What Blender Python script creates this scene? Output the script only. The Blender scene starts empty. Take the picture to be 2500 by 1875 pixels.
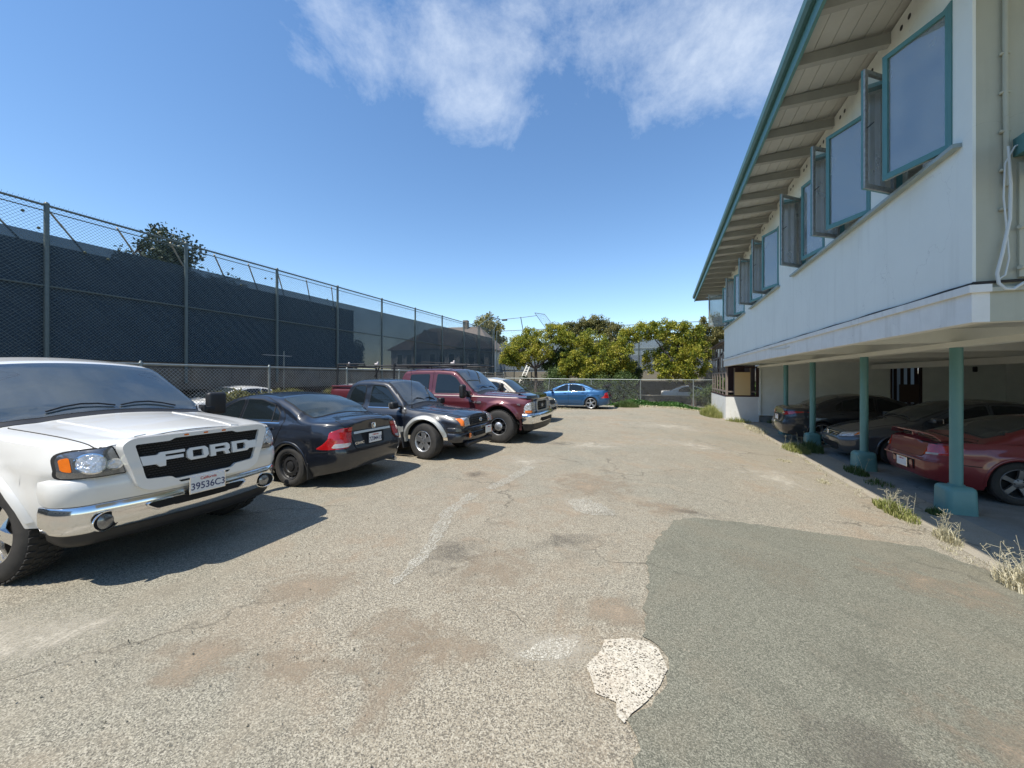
import bpy, bmesh, math, random
from mathutils import Vector, Matrix
from mathutils.bvhtree import BVHTree
from mathutils.geometry import tessellate_polygon

R = math.radians
SC = bpy.context.scene
COL = SC.collection
random.seed(7)

# ------------------------------------------------------------------ camera
cam_d = bpy.data.cameras.new('camera')
cam = bpy.data.objects.new('camera', cam_d)
COL.objects.link(cam)
cam.location = (0, 0, 1.68)
cam.rotation_euler = (R(90), 0, R(21.3))
cam_d.sensor_width = 36
cam_d.lens = 13.52
cam_d.shift_y = -0.0061
cam_d.clip_start = 0.05
cam_d.clip_end = 3000
SC.camera = cam

# ------------------------------------------------------------------ light
SUN_TO = Vector((-0.275, -0.50, 1.0)).normalized()
elev = math.asin(SUN_TO.z)
sun_d = bpy.data.lights.new('sun', 'SUN')
sun_d.energy = 4.5
sun_d.angle = R(0.5)
sun_d.color = (1.0, 0.945, 0.85)
sun = bpy.data.objects.new('sun', sun_d)
COL.objects.link(sun)
sun.rotation_euler = (-SUN_TO).to_track_quat('-Z', 'Y').to_euler()
sun.location = (0, 0, 30)

W = bpy.data.worlds.new('World')
SC.world = W
W.use_nodes = True
nt = W.node_tree
nt.nodes.clear()


def _n(nt, t, **kw):
    n = nt.nodes.new(t)
    for k, v in kw.items():
        setattr(n, k, v)
    return n


def _math(nt, op, a, b=None, c=None, clamp=False):
    n = nt.nodes.new('ShaderNodeMath')
    n.operation = op
    n.use_clamp = clamp
    for i, x in enumerate((a, b, c)):
        if x is None:
            continue
        if isinstance(x, (int, float)):
            n.inputs[i].default_value = x
        else:
            nt.links.new(x, n.inputs[i])
    return n.outputs[0]


sky = _n(nt, 'ShaderNodeTexSky', sky_type='NISHITA')
sky.sun_disc = False
sky.sun_elevation = elev
sky.sun_rotation = math.atan2(SUN_TO.x, SUN_TO.y)
sky.air_density = 1.0
sky.dust_density = 0.0
sky.ozone_density = 1.2
sky.altitude = 0
tc = _n(nt, 'ShaderNodeTexCoord')
sep = _n(nt, 'ShaderNodeSeparateXYZ')
nt.links.new(tc.outputs['Generated'], sep.inputs[0])
zz = _math(nt, 'MAXIMUM', sep.outputs[2], 0.02)
px = _math(nt, 'DIVIDE', sep.outputs[0], zz)
py = _math(nt, 'DIVIDE', sep.outputs[1], zz)
comb = _n(nt, 'ShaderNodeCombineXYZ')
nt.links.new(px, comb.inputs[0])
nt.links.new(py, comb.inputs[1])
mp = _n(nt, 'ShaderNodeMapping')
mp.inputs['Rotation'].default_value = (0, 0, R(-24))
mp.inputs['Scale'].default_value = (1.0, 1.0, 1.15)
mp.inputs['Location'].default_value = (0.35, 0.75, 0)
nt.links.new(tc.outputs['Generated'], mp.inputs[0])
nz = _n(nt, 'ShaderNodeTexNoise')
nz.inputs['Scale'].default_value = 4.4
nz.inputs['Detail'].default_value = 9
nz.inputs['Roughness'].default_value = 0.66
nz.inputs['Distortion'].default_value = 0.15
nt.links.new(mp.outputs[0], nz.inputs[0])


def blob(cx, cy, rx, ry):
    a = _math(nt, 'DIVIDE', _math(nt, 'SUBTRACT', px, cx), rx)
    b = _math(nt, 'DIVIDE', _math(nt, 'SUBTRACT', py, cy), ry)
    d = _math(nt, 'SQRT', _math(nt, 'ADD', _math(nt, 'MULTIPLY', a, a), _math(nt, 'MULTIPLY', b, b)))
    return _math(nt, 'SUBTRACT', 1.0, d, clamp=True)


m1 = blob(-0.66, 1.05, 0.46, 0.66)
m2 = blob(-0.08, 0.85, 0.80, 0.95)
m3 = blob(0.30, 1.25, 0.75, 0.62)
m4 = blob(-0.1, 0.3, 1.1, 0.8)
mk = _math(nt, 'MAXIMUM', _math(nt, 'MAXIMUM', m1, m2), _math(nt, 'MAXIMUM', m3, m4))
mk = _math(nt, 'POWER', mk, 0.55)
cl = _math(nt, 'ADD', nz.outputs[0], _math(nt, 'MULTIPLY', mk, 0.46))
cl = _math(nt, 'MULTIPLY', _math(nt, 'SUBTRACT', cl, 0.755), 2.4, clamp=True)
cl = _math(nt, 'MULTIPLY', cl, 0.66)
mixc = _n(nt, 'ShaderNodeMix', data_type='RGBA')
nt.links.new(cl, mixc.inputs['Factor'])
hsv = _n(nt, 'ShaderNodeHueSaturation')
hsv.inputs['Saturation'].default_value = 1.15
hsv.inputs['Value'].default_value = 1.0
nt.links.new(sky.outputs[0], hsv.inputs['Color'])
nt.links.new(hsv.outputs[0], mixc.inputs['A'])
mixc.inputs['B'].default_value = (5.4, 5.8, 6.2, 1)
bg = _n(nt, 'ShaderNodeBackground')
bg.inputs[1].default_value = 0.147
nt.links.new(mixc.outputs['Result'], bg.inputs[0])
wo = _n(nt, 'ShaderNodeOutputWorld')
nt.links.new(bg.outputs[0], wo.inputs[0])

SC.view_settings.view_transform = 'Standard'
SC.view_settings.look = 'None'
SC.view_settings.exposure = 0.5
SC.view_settings.gamma = 1.0
SC.render.engine = 'CYCLES'
SC.render.resolution_x = 1024
SC.render.resolution_y = 768
SC.cycles.max_bounces = 8
SC.cycles.transparent_max_bounces = 24

# ------------------------------------------------------------------ materials
MATS = {}


def mat(name, col, rough=0.6, metal=0.0, coat=0.0, spec=0.5, var=0.0, vscale=3.0, var_col=None,
        bump=0.0, bscale=60.0, alpha=1.0, emit=None, dirt=0.0):
    if name in MATS:
        return MATS[name]
    m = bpy.data.materials.new(name)
    m.use_nodes = True
    t = m.node_tree
    b = t.nodes['Principled BSDF']
    b.inputs['Base Color'].default_value = (*col, 1)
    b.inputs['Roughness'].default_value = rough
    b.inputs['Metallic'].default_value = metal
    b.inputs['Coat Weight'].default_value = coat
    b.inputs['Coat Roughness'].default_value = 0.04
    b.inputs['Specular IOR Level'].default_value = spec
    b.inputs['Alpha'].default_value = alpha
    if var > 0 or bump > 0 or dirt > 0:
        tc = _n(t, 'ShaderNodeTexCoord')
    if var > 0:
        nz = _n(t, 'ShaderNodeTexNoise')
        nz.inputs['Scale'].default_value = vscale
        nz.inputs['Detail'].default_value = 7
        nz.inputs['Roughness'].default_value = 0.65
        t.links.new(tc.outputs['Object'], nz.inputs[0])
        mx = _n(t, 'ShaderNodeMix', data_type='RGBA')
        rp = _n(t, 'ShaderNodeValToRGB')
        rp.color_ramp.elements[0].position = 0.35
        rp.color_ramp.elements[1].position = 0.68
        t.links.new(nz.outputs[0], rp.inputs[0])
        t.links.new(_math(t, 'MULTIPLY', rp.outputs[0], var), mx.inputs['Factor'])
        mx.inputs['A'].default_value = (*col, 1)
        vc = var_col or tuple(c * 0.55 for c in col)
        mx.inputs['B'].default_value = (*vc, 1)
        t.links.new(mx.outputs['Result'], b.inputs['Base Color'])
    if dirt > 0:
        nz = _n(t, 'ShaderNodeTexNoise')
        nz.inputs['Scale'].default_value = 2.5
        nz.inputs['Detail'].default_value = 8
        t.links.new(tc.outputs['Object'], nz.inputs[0])
        t.links.new(_math(t, 'MULTIPLY_ADD', nz.outputs[0], dirt, rough), b.inputs['Roughness'])
        t.links.new(_math(t, 'MULTIPLY', nz.outputs[0], dirt * 0.5), b.inputs['Coat Roughness'])
    if bump > 0:
        nz2 = _n(t, 'ShaderNodeTexNoise')
        nz2.inputs['Scale'].default_value = bscale
        nz2.inputs['Detail'].default_value = 5
        t.links.new(tc.outputs['Object'], nz2.inputs[0])
        bp = _n(t, 'ShaderNodeBump')
        bp.inputs['Strength'].default_value = bump
        bp.inputs['Distance'].default_value = 0.02
        t.links.new(nz2.outputs[0], bp.inputs['Height'])
        t.links.new(bp.outputs[0], b.inputs['Normal'])
    if emit:
        b.inputs['Emission Color'].default_value = (*emit, 1)
        b.inputs['Emission Strength'].default_value = 1
    MATS[name] = m
    return m


def asphalt_mat(name, base, dark, light, tan, tan_amt, scale=1.0, crack=0.5, speck=1.0, bump=0.6, fade=0.0, cool=None):
    m = bpy.data.materials.new(name)
    m.use_nodes = True
    t = m.node_tree
    b = t.nodes['Principled BSDF']
    b.inputs['Roughness'].default_value = 0.92
    b.inputs['Specular IOR Level'].default_value = 0.25
    g = _n(t, 'ShaderNodeNewGeometry')
    pos = g.outputs['Position']

    def noise(sc, det=6, rough=0.6, dist=0.0):
        n = _n(t, 'ShaderNodeTexNoise')
        n.inputs['Scale'].default_value = sc
        n.inputs['Detail'].default_value = det
        n.inputs['Roughness'].default_value = rough
        n.inputs['Distortion'].default_value = dist
        t.links.new(pos, n.inputs[0])
        return n.outputs[0]

    def mix(f, a, bb):
        mx = _n(t, 'ShaderNodeMix', data_type='RGBA')
        if isinstance(f, (int, float)):
            mx.inputs['Factor'].default_value = f
        else:
            t.links.new(f, mx.inputs['Factor'])
        for k, x in (('A', a), ('B', bb)):
            if isinstance(x, tuple):
                mx.inputs[k].default_value = (*x, 1)
            else:
                t.links.new(x, mx.inputs[k])
        return mx.outputs['Result']

    def ramp(x, lo, hi):
        return _math(t, 'DIVIDE', _math(t, 'SUBTRACT', x, lo), hi - lo, clamp=True)
    big = noise(0.6, 6, 0.6, 0.6)
    med = noise(2.4, 8, 0.65, 0.5)
    fine = noise(70 * scale, 4, 0.75)
    vor = _n(t, 'ShaderNodeTexVoronoi')
    vor.inputs['Scale'].default_value = 160 * scale
    t.links.new(pos, vor.inputs['Vector'])
    vsep = _n(t, 'ShaderNodeSeparateColor')
    t.links.new(vor.outputs['Color'], vsep.inputs[0])
    vr = vsep.outputs[0]
    c = mix(ramp(med, 0.35, 0.7), base, tuple(x * 0.86 for x in base))
    tanm = _math(t, 'MULTIPLY', ramp(_math(t, 'ADD', _math(t, 'MULTIPLY', big, 0.55), _math(t, 'MULTIPLY', med, 0.45)), 0.50, 0.57), tan_amt)
    c = mix(tanm, c, tan)
    if cool: c = mix(_math(t, 'MULTIPLY', ramp(noise(0.22, 5, 0.6, 0.5), 0.47, 0.60), 0.6), c, cool)
    stone = _math(t, 'MULTIPLY', _math(t, 'SUBTRACT', 1.0, _math(t, 'MULTIPLY', tanm, 0.45)), speck)
    c = mix(_math(t, 'MULTIPLY', ramp(vr, 0.62, 0.8), _math(t, 'MULTIPLY', stone, 0.60)), c, light)
    c = mix(_math(t, 'MULTIPLY', ramp(vr, 0.34, 0.16), _math(t, 'MULTIPLY', stone, 0.66)), c, dark)
    c = mix(_math(t, 'MULTIPLY', ramp(fine, 0.50, 0.64), _math(t, 'MULTIPLY', stone, 0.62)), c, dark)
    # darker worn zones
    big2 = noise(1.1, 8, 0.75, 0.8)
    c = mix(_math(t, 'MULTIPLY', ramp(big2, 0.53, 0.68), 0.42), c, tuple(x * 0.5 for x in base))
    # cracks
    wz = _n(t, 'ShaderNodeTexNoise')
    wz.inputs['Scale'].default_value = 2.2
    wz.inputs['Detail'].default_value = 7
    t.links.new(pos, wz.inputs[0])
    va = _n(t, 'ShaderNodeVectorMath', operation='MULTIPLY_ADD')
    t.links.new(wz.outputs['Color'], va.inputs[0])
    va.inputs[1].default_value = (0.9, 0.9, 0)
    t.links.new(pos, va.inputs[2])
    cv = _n(t, 'ShaderNodeTexVoronoi')
    cv.feature = 'DISTANCE_TO_EDGE'
    cv.inputs['Scale'].default_value = 0.42
    t.links.new(va.outputs[0], cv.inputs['Vector'])
    crm = _math(t, 'MULTIPLY', ramp(cv.outputs['Distance'], 0.0075, 0.001), ramp(noise(0.5, 4), 0.47, 0.56))
    c = mix(_math(t, 'MULTIPLY', crm, crack), c, tuple(x * 0.32 for x in base))
    t.links.new(c, b.inputs['Base Color'])
    h = _math(t, 'ADD', _math(t, 'MULTIPLY', vr, 0.5), _math(t, 'MULTIPLY', fine, 0.6))
    h = _math(t, 'SUBTRACT', h, _math(t, 'MULTIPLY', crm, crack * 2))
    h = _math(t, 'MULTIPLY', h, _math(t, 'SUBTRACT', 1.0, _math(t, 'MULTIPLY', tanm, 0.7)))
    bp = _n(t, 'ShaderNodeBump')
    bp.inputs['Strength'].default_value = bump
    bp.inputs['Distance'].default_value = 0.012
    t.links.new(h, bp.inputs['Height'])
    t.links.new(bp.outputs[0], b.inputs['Normal'])
    if fade > 0:
        al = ramp(_math(t, 'ADD', _math(t, 'MULTIPLY', noise(9, 6, 0.8), 0.6), _math(t, 'MULTIPLY', vr, 0.4)), fade - 0.06, fade + 0.06)
        t.links.new(al, b.inputs['Alpha'])
    MATS[name] = m
    return m


def paint(name, col, metal=0.0, rough=0.3, dirt=0.25):
    return mat(name, col, rough=rough, metal=metal, coat=1.0, dirt=dirt)


def glass_window(name):
    """thin pane: mostly clear with a sky mirror that strengthens at grazing angles"""
    m = bpy.data.materials.new(name)
    m.use_nodes = True
    t = m.node_tree
    t.nodes.remove(t.nodes['Principled BSDF'])
    out = t.nodes['Material Output']
    tr = _n(t, 'ShaderNodeBsdfTransparent')
    tr.inputs[0].default_value = (0.82, 0.85, 0.85, 1)
    gl = _n(t, 'ShaderNodeBsdfGlossy')
    gl.inputs['Roughness'].default_value = 0.02
    gl.inputs['Color'].default_value = (0.95, 0.97, 1, 1)
    fr = _n(t, 'ShaderNodeFresnel')
    fr.inputs[0].default_value = 1.6
    mx = _n(t, 'ShaderNodeMixShader')
    t.links.new(_math(t, 'ADD', fr.outputs[0], 0.14, clamp=True), mx.inputs[0])
    t.links.new(tr.outputs[0], mx.inputs[1])
    t.links.new(gl.outputs[0], mx.inputs[2])
    df = _n(t, 'ShaderNodeBsdfDiffuse')
    df.inputs[0].default_value = (0.62, 0.64, 0.60, 1)
    mx2 = _n(t, 'ShaderNodeMixShader')
    gp = _n(t, 'ShaderNodeNewGeometry')
    dn = _n(t, 'ShaderNodeTexNoise')
    dn.inputs['Scale'].default_value = 2.3
    dn.inputs['Detail'].default_value = 6
    t.links.new(gp.outputs['Position'], dn.inputs[0])
    t.links.new(_math(t, 'MULTIPLY_ADD', dn.outputs[0], 0.5, 0.0, clamp=True), mx2.inputs[0])
    t.links.new(mx.outputs[0], mx2.inputs[1])
    t.links.new(df.outputs[0], mx2.inputs[2])
    t.links.new(mx2.outputs[0], out.inputs[0])
    MATS[name] = m
    return m


def screen_mat(name, col, opacity):
    m = bpy.data.materials.new(name)
    m.use_nodes = True
    t = m.node_tree
    b = t.nodes['Principled BSDF']
    b.inputs['Base Color'].default_value = (*col, 1)
    b.inputs['Roughness'].default_value = 0.9
    b.inputs['Specular IOR Level'].default_value = 0.1
    tr = _n(t, 'ShaderNodeBsdfTransparent')
    mx = _n(t, 'ShaderNodeMixShader')
    g = _n(t, 'ShaderNodeNewGeometry')
    nz = _n(t, 'ShaderNodeTexNoise')
    nz.inputs['Scale'].default_value = 0.7
    nz.inputs['Detail'].default_value = 4
    t.links.new(g.outputs['Position'], nz.inputs[0])
    t.links.new(_math(t, 'MULTIPLY_ADD', nz.outputs[0], 0.12, opacity - 0.06, clamp=True), mx.inputs[0])
    t.links.new(tr.outputs[0], mx.inputs[1])
    t.links.new(b.outputs[0], mx.inputs[2])
    t.links.new(mx.outputs[0], t.nodes['Material Output'].inputs[0])
    MATS[name] = m
    return m


def leaf_mat(name, cols, trans=0.3):
    m = bpy.data.materials.new(name)
    m.use_nodes = True
    t = m.node_tree
    b = t.nodes['Principled BSDF']
    b.inputs['Roughness'].default_value = 0.5
    b.inputs['Specular IOR Level'].default_value = 0.3
    g = _n(t, 'ShaderNodeNewGeometry')
    rp = _n(t, 'ShaderNodeValToRGB')
    el = rp.color_ramp.elements
    n = len(cols)
    for i, c in enumerate(cols):
        p = i / (n - 1)
        if i == 0:
            e = el[0]; e.position = 0
        elif i == n - 1:
            e = el[-1]; e.position = 1
        else:
            e = el.new(p)
        e.color = (*c, 1)
    nz = _n(t, 'ShaderNodeTexNoise')
    nz.inputs['Scale'].default_value = 0.9
    nz.inputs['Detail'].default_value = 3
    t.links.new(g.outputs['Position'], nz.inputs[0])
    f = _math(t, 'ADD', _math(t, 'MULTIPLY', g.outputs['Random Per Island'], 0.55), _math(t, 'MULTIPLY', _math(t, 'SUBTRACT', nz.outputs[0], 0.28), 1.0), clamp=True)
    t.links.new(f, rp.inputs[0])
    t.links.new(rp.outputs[0], b.inputs['Base Color'])
    tl = _n(t, 'ShaderNodeBsdfTranslucent')
    t.links.new(rp.outputs[0], tl.inputs[0])
    mx = _n(t, 'ShaderNodeMixShader')
    mx.inputs[0].default_value = trans
    t.links.new(b.outputs[0], mx.inputs[1])
    t.links.new(tl.outputs[0], mx.inputs[2])
    t.links.new(mx.outputs[0], t.nodes['Material Output'].inputs[0])
    MATS[name] = m
    return m


M_ASPH = asphalt_mat('old_asphalt', (0.385, 0.335, 0.25), (0.085, 0.078, 0.065), (0.58, 0.53, 0.42), (0.285, 0.218, 0.148), 0.75, cool=(0.275, 0.27, 0.215), bump=1.0)
M_NEWASPH = asphalt_mat('newer_asphalt', (0.175, 0.171, 0.130), (0.05, 0.05, 0.04), (0.38, 0.36, 0.28), (0.21, 0.185, 0.135), 0.4, scale=1.3, crack=0.4, speck=0.85, bump=0.35)
M_CONC = asphalt_mat('speckled_white_concrete', (0.56, 0.51, 0.41), (0.13, 0.095, 0.07), (0.72, 0.67, 0.58), (0.50, 0.41, 0.30), 0.5, scale=.8, crack=0.5, speck=0.6, fade=0.34)
M_FLOOR = asphalt_mat('carport_concrete', (0.27, 0.27, 0.245), (0.14, 0.14, 0.13), (0.28, 0.27, 0.25), (0.2, 0.18, 0.15), 0.4, scale=0.8, crack=0.5, speck=0.35, bump=0.3)
M_EDGE = asphalt_mat('edge_concrete', (0.33, 0.295, 0.23), (0.22, 0.2, 0.17), (0.5, 0.46, 0.4), (0.33, 0.27, 0.19), 0.5, scale=1.3, crack=0.5, speck=0.5, bump=0.4)
M_WORNWHITE = asphalt_mat('worn_white_paint', (0.45, 0.42, 0.34), (0.2, 0.18, 0.14), (0.66, 0.62, 0.53), (0.42, 0.37, 0.29), 0.5, scale=1.0, crack=0.2, speck=1.0, fade=0.49)
M_WALL = mat('blue_grey_stucco', (0.82, 0.84, 0.76), 0.85, var=0.45, vscale=1.2, var_col=(0.73, 0.75, 0.68), bump=0.12, bscale=120)
def add_streaks(m, amt, col):
    """vertical rain streaks and hairline crazing over a painted wall"""
    t = m.node_tree
    b = t.nodes['Principled BSDF']
    src = b.inputs['Base Color'].links[0].from_socket
    g = _n(t, 'ShaderNodeNewGeometry')
    mpn = _n(t, 'ShaderNodeMapping')
    mpn.inputs['Scale'].default_value = (5.0, 5.0, 0.45)
    t.links.new(g.outputs['Position'], mpn.inputs[0])
    n1 = _n(t, 'ShaderNodeTexNoise'); n1.inputs['Scale'].default_value = 1.6; n1.inputs['Detail'].default_value = 8
    t.links.new(mpn.outputs[0], n1.inputs[0])
    f = _math(t, 'MULTIPLY', _math(t, 'MULTIPLY', _math(t, 'SUBTRACT', n1.outputs[0], 0.52), 6.0, clamp=True), amt)
    mx = _n(t, 'ShaderNodeMix', data_type='RGBA')
    t.links.new(f, mx.inputs['Factor']); t.links.new(src, mx.inputs['A'])
    mx.inputs['B'].default_value = (*col, 1)
    v = _n(t, 'ShaderNodeTexVoronoi'); v.feature = 'DISTANCE_TO_EDGE'; v.inputs['Scale'].default_value = 0.5
    n2 = _n(t, 'ShaderNodeTexNoise'); n2.inputs['Scale'].default_value = 1.3; n2.inputs['Detail'].default_value = 6
    t.links.new(g.outputs['Position'], n2.inputs[0])
    va = _n(t, 'ShaderNodeVectorMath', operation='MULTIPLY_ADD')
    t.links.new(n2.outputs['Color'], va.inputs[0]); va.inputs[1].default_value = (1.4, 1.4, 1.4); t.links.new(g.outputs['Position'], va.inputs[2])
    t.links.new(va.outputs[0], v.inputs['Vector'])
    cr = _math(t, 'MULTIPLY', _math(t, 'LESS_THAN', v.outputs['Distance'], 0.0012), 0.22)
    mx2 = _n(t, 'ShaderNodeMix', data_type='RGBA')
    t.links.new(cr, mx2.inputs['Factor']); t.links.new(mx.outputs['Result'], mx2.inputs['A'])
    mx2.inputs['B'].default_value = (*[q * .45 for q in col], 1)
    t.links.new(mx2.outputs['Result'], b.inputs['Base Color'])


add_streaks(M_WALL, 0.22, (0.60, 0.61, 0.54))
M_BEIGE = mat('beige_wall', (0.47, 0.465, 0.36), 0.85, var=0.25, vscale=1.5, bump=0.1, bscale=100)
M_WHITE = mat('white_trim_paint', (0.80, 0.79, 0.73), 0.6, var=0.35, vscale=4, var_col=(0.6, 0.585, 0.52), bump=0.08, bscale=60)
add_streaks(M_BEIGE, 0.3, (0.36, 0.34, 0.25))
add_streaks(M_WHITE, 0.35, (0.55, 0.53, 0.46))
M_CARPW = mat('carport_wall_paint', (0.78, 0.83, 0.78), 0.9, var=0.35, vscale=0.9, bump=0.1, bscale=80)
M_CEIL = mat('carport_ceiling_paint', (0.74, 0.75, 0.68), 0.8, var=0.3, vscale=1.3)
M_BAYW = mat('white_lower_wall', (0.74, 0.74, 0.70), 0.85, var=0.25, vscale=2)
M_SOFFIT = mat('soffit_boards', (0.54, 0.545, 0.50), 0.8, var=0.3, vscale=1.8)
M_RAFTER = mat('rafter_paint', (0.36, 0.365, 0.33), 0.7, var=0.3, vscale=3)
M_TEAL = mat('teal_paint', (0.085, 0.225, 0.215), 0.45, var=0.35, vscale=6, var_col=(0.14, 0.28, 0.27), bump=0.05, bscale=40)
M_TEALD = mat('teal_column_paint', (0.125, 0.28, 0.265), 0.42, var=0.3, vscale=5, var_col=(0.08, 0.2, 0.19), bump=0.12, bscale=25)
M_GUTTER = mat('dark_teal_gutter', (0.07, 0.17, 0.17), 0.5, var=0.3, vscale=8)
M_ROOF = mat('grey_shingles', (0.12, 0.12, 0.12), 0.9, bump=0.4, bscale=40)
M_STEEL = mat('weathered_grey_steel', (0.42, 0.43, 0.40), 0.55, metal=0.3, var=0.6, vscale=25, var_col=(0.14, 0.12, 0.1))
M_INT = mat('interior_plaster', (0.82, 0.82, 0.79), 0.9)
M_INTD = mat('interior_dark', (0.20, 0.21, 0.21), 0.9)
M_GLASS = glass_window('window_pane_glass')
M_WOOD = mat('weathered_timber', (0.19, 0.155, 0.13), 0.85, var=0.6, vscale=9, var_col=(0.25, 0.21, 0.18), bump=0.3, bscale=30)
M_REDWOOD = mat('dark_red_timber', (0.035, 0.014, 0.013), 0.7, var=0.4, vscale=7)
M_PLY = mat('plywood_board', (0.60, 0.43, 0.21), 0.8, var=0.2, vscale=5, var_col=(0.5, 0.36, 0.18))
M_CABLE_W = mat('white_cable', (0.62, 0.64, 0.60), 0.5)
M_CABLE_B = mat('black_cable', (0.012, 0.012, 0.014), 0.5)
M_POST = mat('green_grey_post', (0.115, 0.145, 0.14), 0.5, metal=0.2, var=0.4, vscale=10)
M_WIRE = mat('green_vinyl_wire', (0.13, 0.16, 0.155), 0.45, metal=0.2)
M_WIREG = mat('galvanised_wire', (0.44, 0.44, 0.42), 0.4, metal=0.7)
M_GALV = mat('galvanised_pipe', (0.33, 0.36, 0.34), 0.45, metal=0.6, var=0.5, vscale=12)
M_STRUT = mat('rusty_pale_strut', (0.55, 0.50, 0.40), 0.6, var=0.6, vscale=10, var_col=(0.25, 0.17, 0.1))
M_BOARD = mat('dark_blue_green_screen', (0.014, 0.034, 0.038), 0.85, var=0.3, vscale=0.6, var_col=(0.03, 0.06, 0.064), bump=0.6, bscale=1.6)
M_SCREEN = screen_mat('windscreen_mesh', (0.055, 0.085, 0.115), 0.72)
M_SCREENL = screen_mat('skylit_windscreen_mesh', (0.21, 0.25, 0.30), 0.72)  # lighter copy of the windscreen mesh, sky light put into its colour
M_DECK = mat('stained_deck_concrete', (0.17, 0.145, 0.115), 0.9, var=0.7, vscale=2.2, var_col=(0.055, 0.045, 0.036), bump=0.2, bscale=20)
M_DECKF = mat('pale_deck_concrete', (0.20, 0.185, 0.15), 0.9, var=0.5, vscale=1.5, var_col=(0.2, 0.18, 0.14))
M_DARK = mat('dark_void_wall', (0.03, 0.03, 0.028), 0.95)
M_BARK = mat('bark', (0.07, 0.052, 0.04), 0.9, var=0.4, vscale=12, bump=0.5, bscale=20)
M_LEAF = leaf_mat('yellow_green_leaf', [(0.035, 0.065, 0.012), (0.11, 0.16, 0.02), (0.27, 0.28, 0.03), (0.48, 0.43, 0.06), (0.66, 0.54, 0.14)])
M_LEAFO = leaf_mat('olive_brown_leaf', [(0.045, 0.06, 0.02), (0.14, 0.145, 0.045), (0.27, 0.24, 0.085), (0.38, 0.31, 0.13)])
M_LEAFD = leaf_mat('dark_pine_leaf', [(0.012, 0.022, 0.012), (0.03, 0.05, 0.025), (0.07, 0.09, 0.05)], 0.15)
M_HEDGE = leaf_mat('hedge_leaf', [(0.05, 0.06, 0.015), (0.15, 0.15, 0.04), (0.33, 0.30, 0.1)])
M_IVY = leaf_mat('ivy_leaf', [(0.02, 0.06, 0.015), (0.06, 0.15, 0.03), (0.16, 0.27, 0.07)])
M_GRASS = leaf_mat('weed_blade', [(0.10, 0.14, 0.03), (0.24, 0.26, 0.07), (0.48, 0.43, 0.2)])
M_DRY = leaf_mat('dry_weed', [(0.30, 0.28, 0.16), (0.55, 0.5, 0.34), (0.75, 0.7, 0.55)])
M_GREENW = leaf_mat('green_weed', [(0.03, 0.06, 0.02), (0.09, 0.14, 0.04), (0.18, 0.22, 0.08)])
# vehicle materials
V_GALLOY = mat('dull_alloy', (0.16, 0.16, 0.165), 0.4, metal=0.6)
V_CLEARWS = glass_window('clear_windshield_glass')
V_CLEARWS.node_tree.nodes['Transparent BSDF'].inputs[0].default_value = (0.60, 0.68, 0.66, 1)
for _nd in V_CLEARWS.node_tree.nodes:
    if _nd.type == 'BSDF_DIFFUSE': _nd.inputs[0].default_value = (0.12, 0.14, 0.14, 1)
V_GLASS = mat('tinted_glass', (0.010, 0.014, 0.016), 0.03, spec=0.55)
V_GLASSL = mat('windscreen_glass', (0.035, 0.048, 0.050), 0.03, spec=0.6, var=0.5, vscale=2.5, var_col=(0.015, 0.02, 0.022))
V_RUB = mat('tyre_rubber', (0.022, 0.021, 0.020), 0.8, var=0.5, vscale=9, var_col=(0.06, 0.055, 0.047))
V_BLACK = mat('black_plastic', (0.014, 0.014, 0.015), 0.5, var=0.3, vscale=9, var_col=(0.03, 0.03, 0.03))
V_UNDER = mat('underbody', (0.008, 0.008, 0.008), 0.9)
V_CHROME = mat('chrome', (0.78, 0.78, 0.78), 0.07, metal=1.0, dirt=0.1)
V_ALLOY = mat('alloy', (0.55, 0.56, 0.57), 0.3, metal=0.9, dirt=0.15)
V_DALLOY = mat('dark_alloy', (0.03, 0.03, 0.032), 0.35, metal=0.5)
V_LAMP = mat('lamp_reflector', (0.74, 0.74, 0.74), 0.15, metal=0.55, coat=1.0, bump=0.9, bscale=32, var=0.6, vscale=22, var_col=(0.16, 0.17, 0.18))
V_LAMPD = mat('smoked_lamp_housing', (0.26, 0.265, 0.27), 0.22, metal=0.7, coat=1.0, var=.6, vscale=14, var_col=(.05, .05, .055))
V_AMBER = mat('amber_lens', (0.75, 0.17, 0.01), 0.15, coat=1.0, var=0.4, vscale=18)
V_RED = mat('red_lens', (0.42, 0.008, 0.010), 0.12, coat=1.0, var=0.5, vscale=14, var_col=(0.15, 0.004, 0.004))
V_CLEAR = mat('clear_lens', (0.42, 0.40, 0.38), 0.15, coat=1.0, var=0.5, vscale=30)
V_PLATE = mat('plate_white', (0.72, 0.73, 0.72), 0.4, var=0.15, vscale=20)
V_PBLUE = mat('plate_blue', (0.03, 0.04, 0.12), 0.5)
V_PRED = mat('plate_red', (0.45, 0.05, 0.04), 0.5)
V_INTER = mat('cabin_grey', (0.25, 0.24, 0.22), 0.8)
P_WHITE = paint('white_paint', (0.74, 0.73, 0.69), dirt=0.12)
P_WHITE2 = paint('white_fascia_paint', (0.70, 0.695, 0.66), dirt=0.15)
P_BLACK = paint('black_paint', (0.006, 0.008, 0.013), rough=0.25, dirt=0.2)
P_NAVY = paint('dark_navy_paint', (0.008, 0.011, 0.018), rough=0.3, dirt=0.25)
P_MAROON = paint('maroon_paint', (0.088, 0.009, 0.016), metal=0.25, rough=0.4, dirt=0.2)
P_GOLD = paint('pale_gold_paint', (0.46, 0.42, 0.34), metal=0.2, rough=0.35)
P_SILVER = paint('silver_paint', (0.42, 0.42, 0.39), metal=0.5, rough=0.4)
P_BLUE = paint('metallic_blue_paint', (0.016, 0.085, 0.20), metal=0.45, rough=0.33, dirt=0.1)
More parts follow.
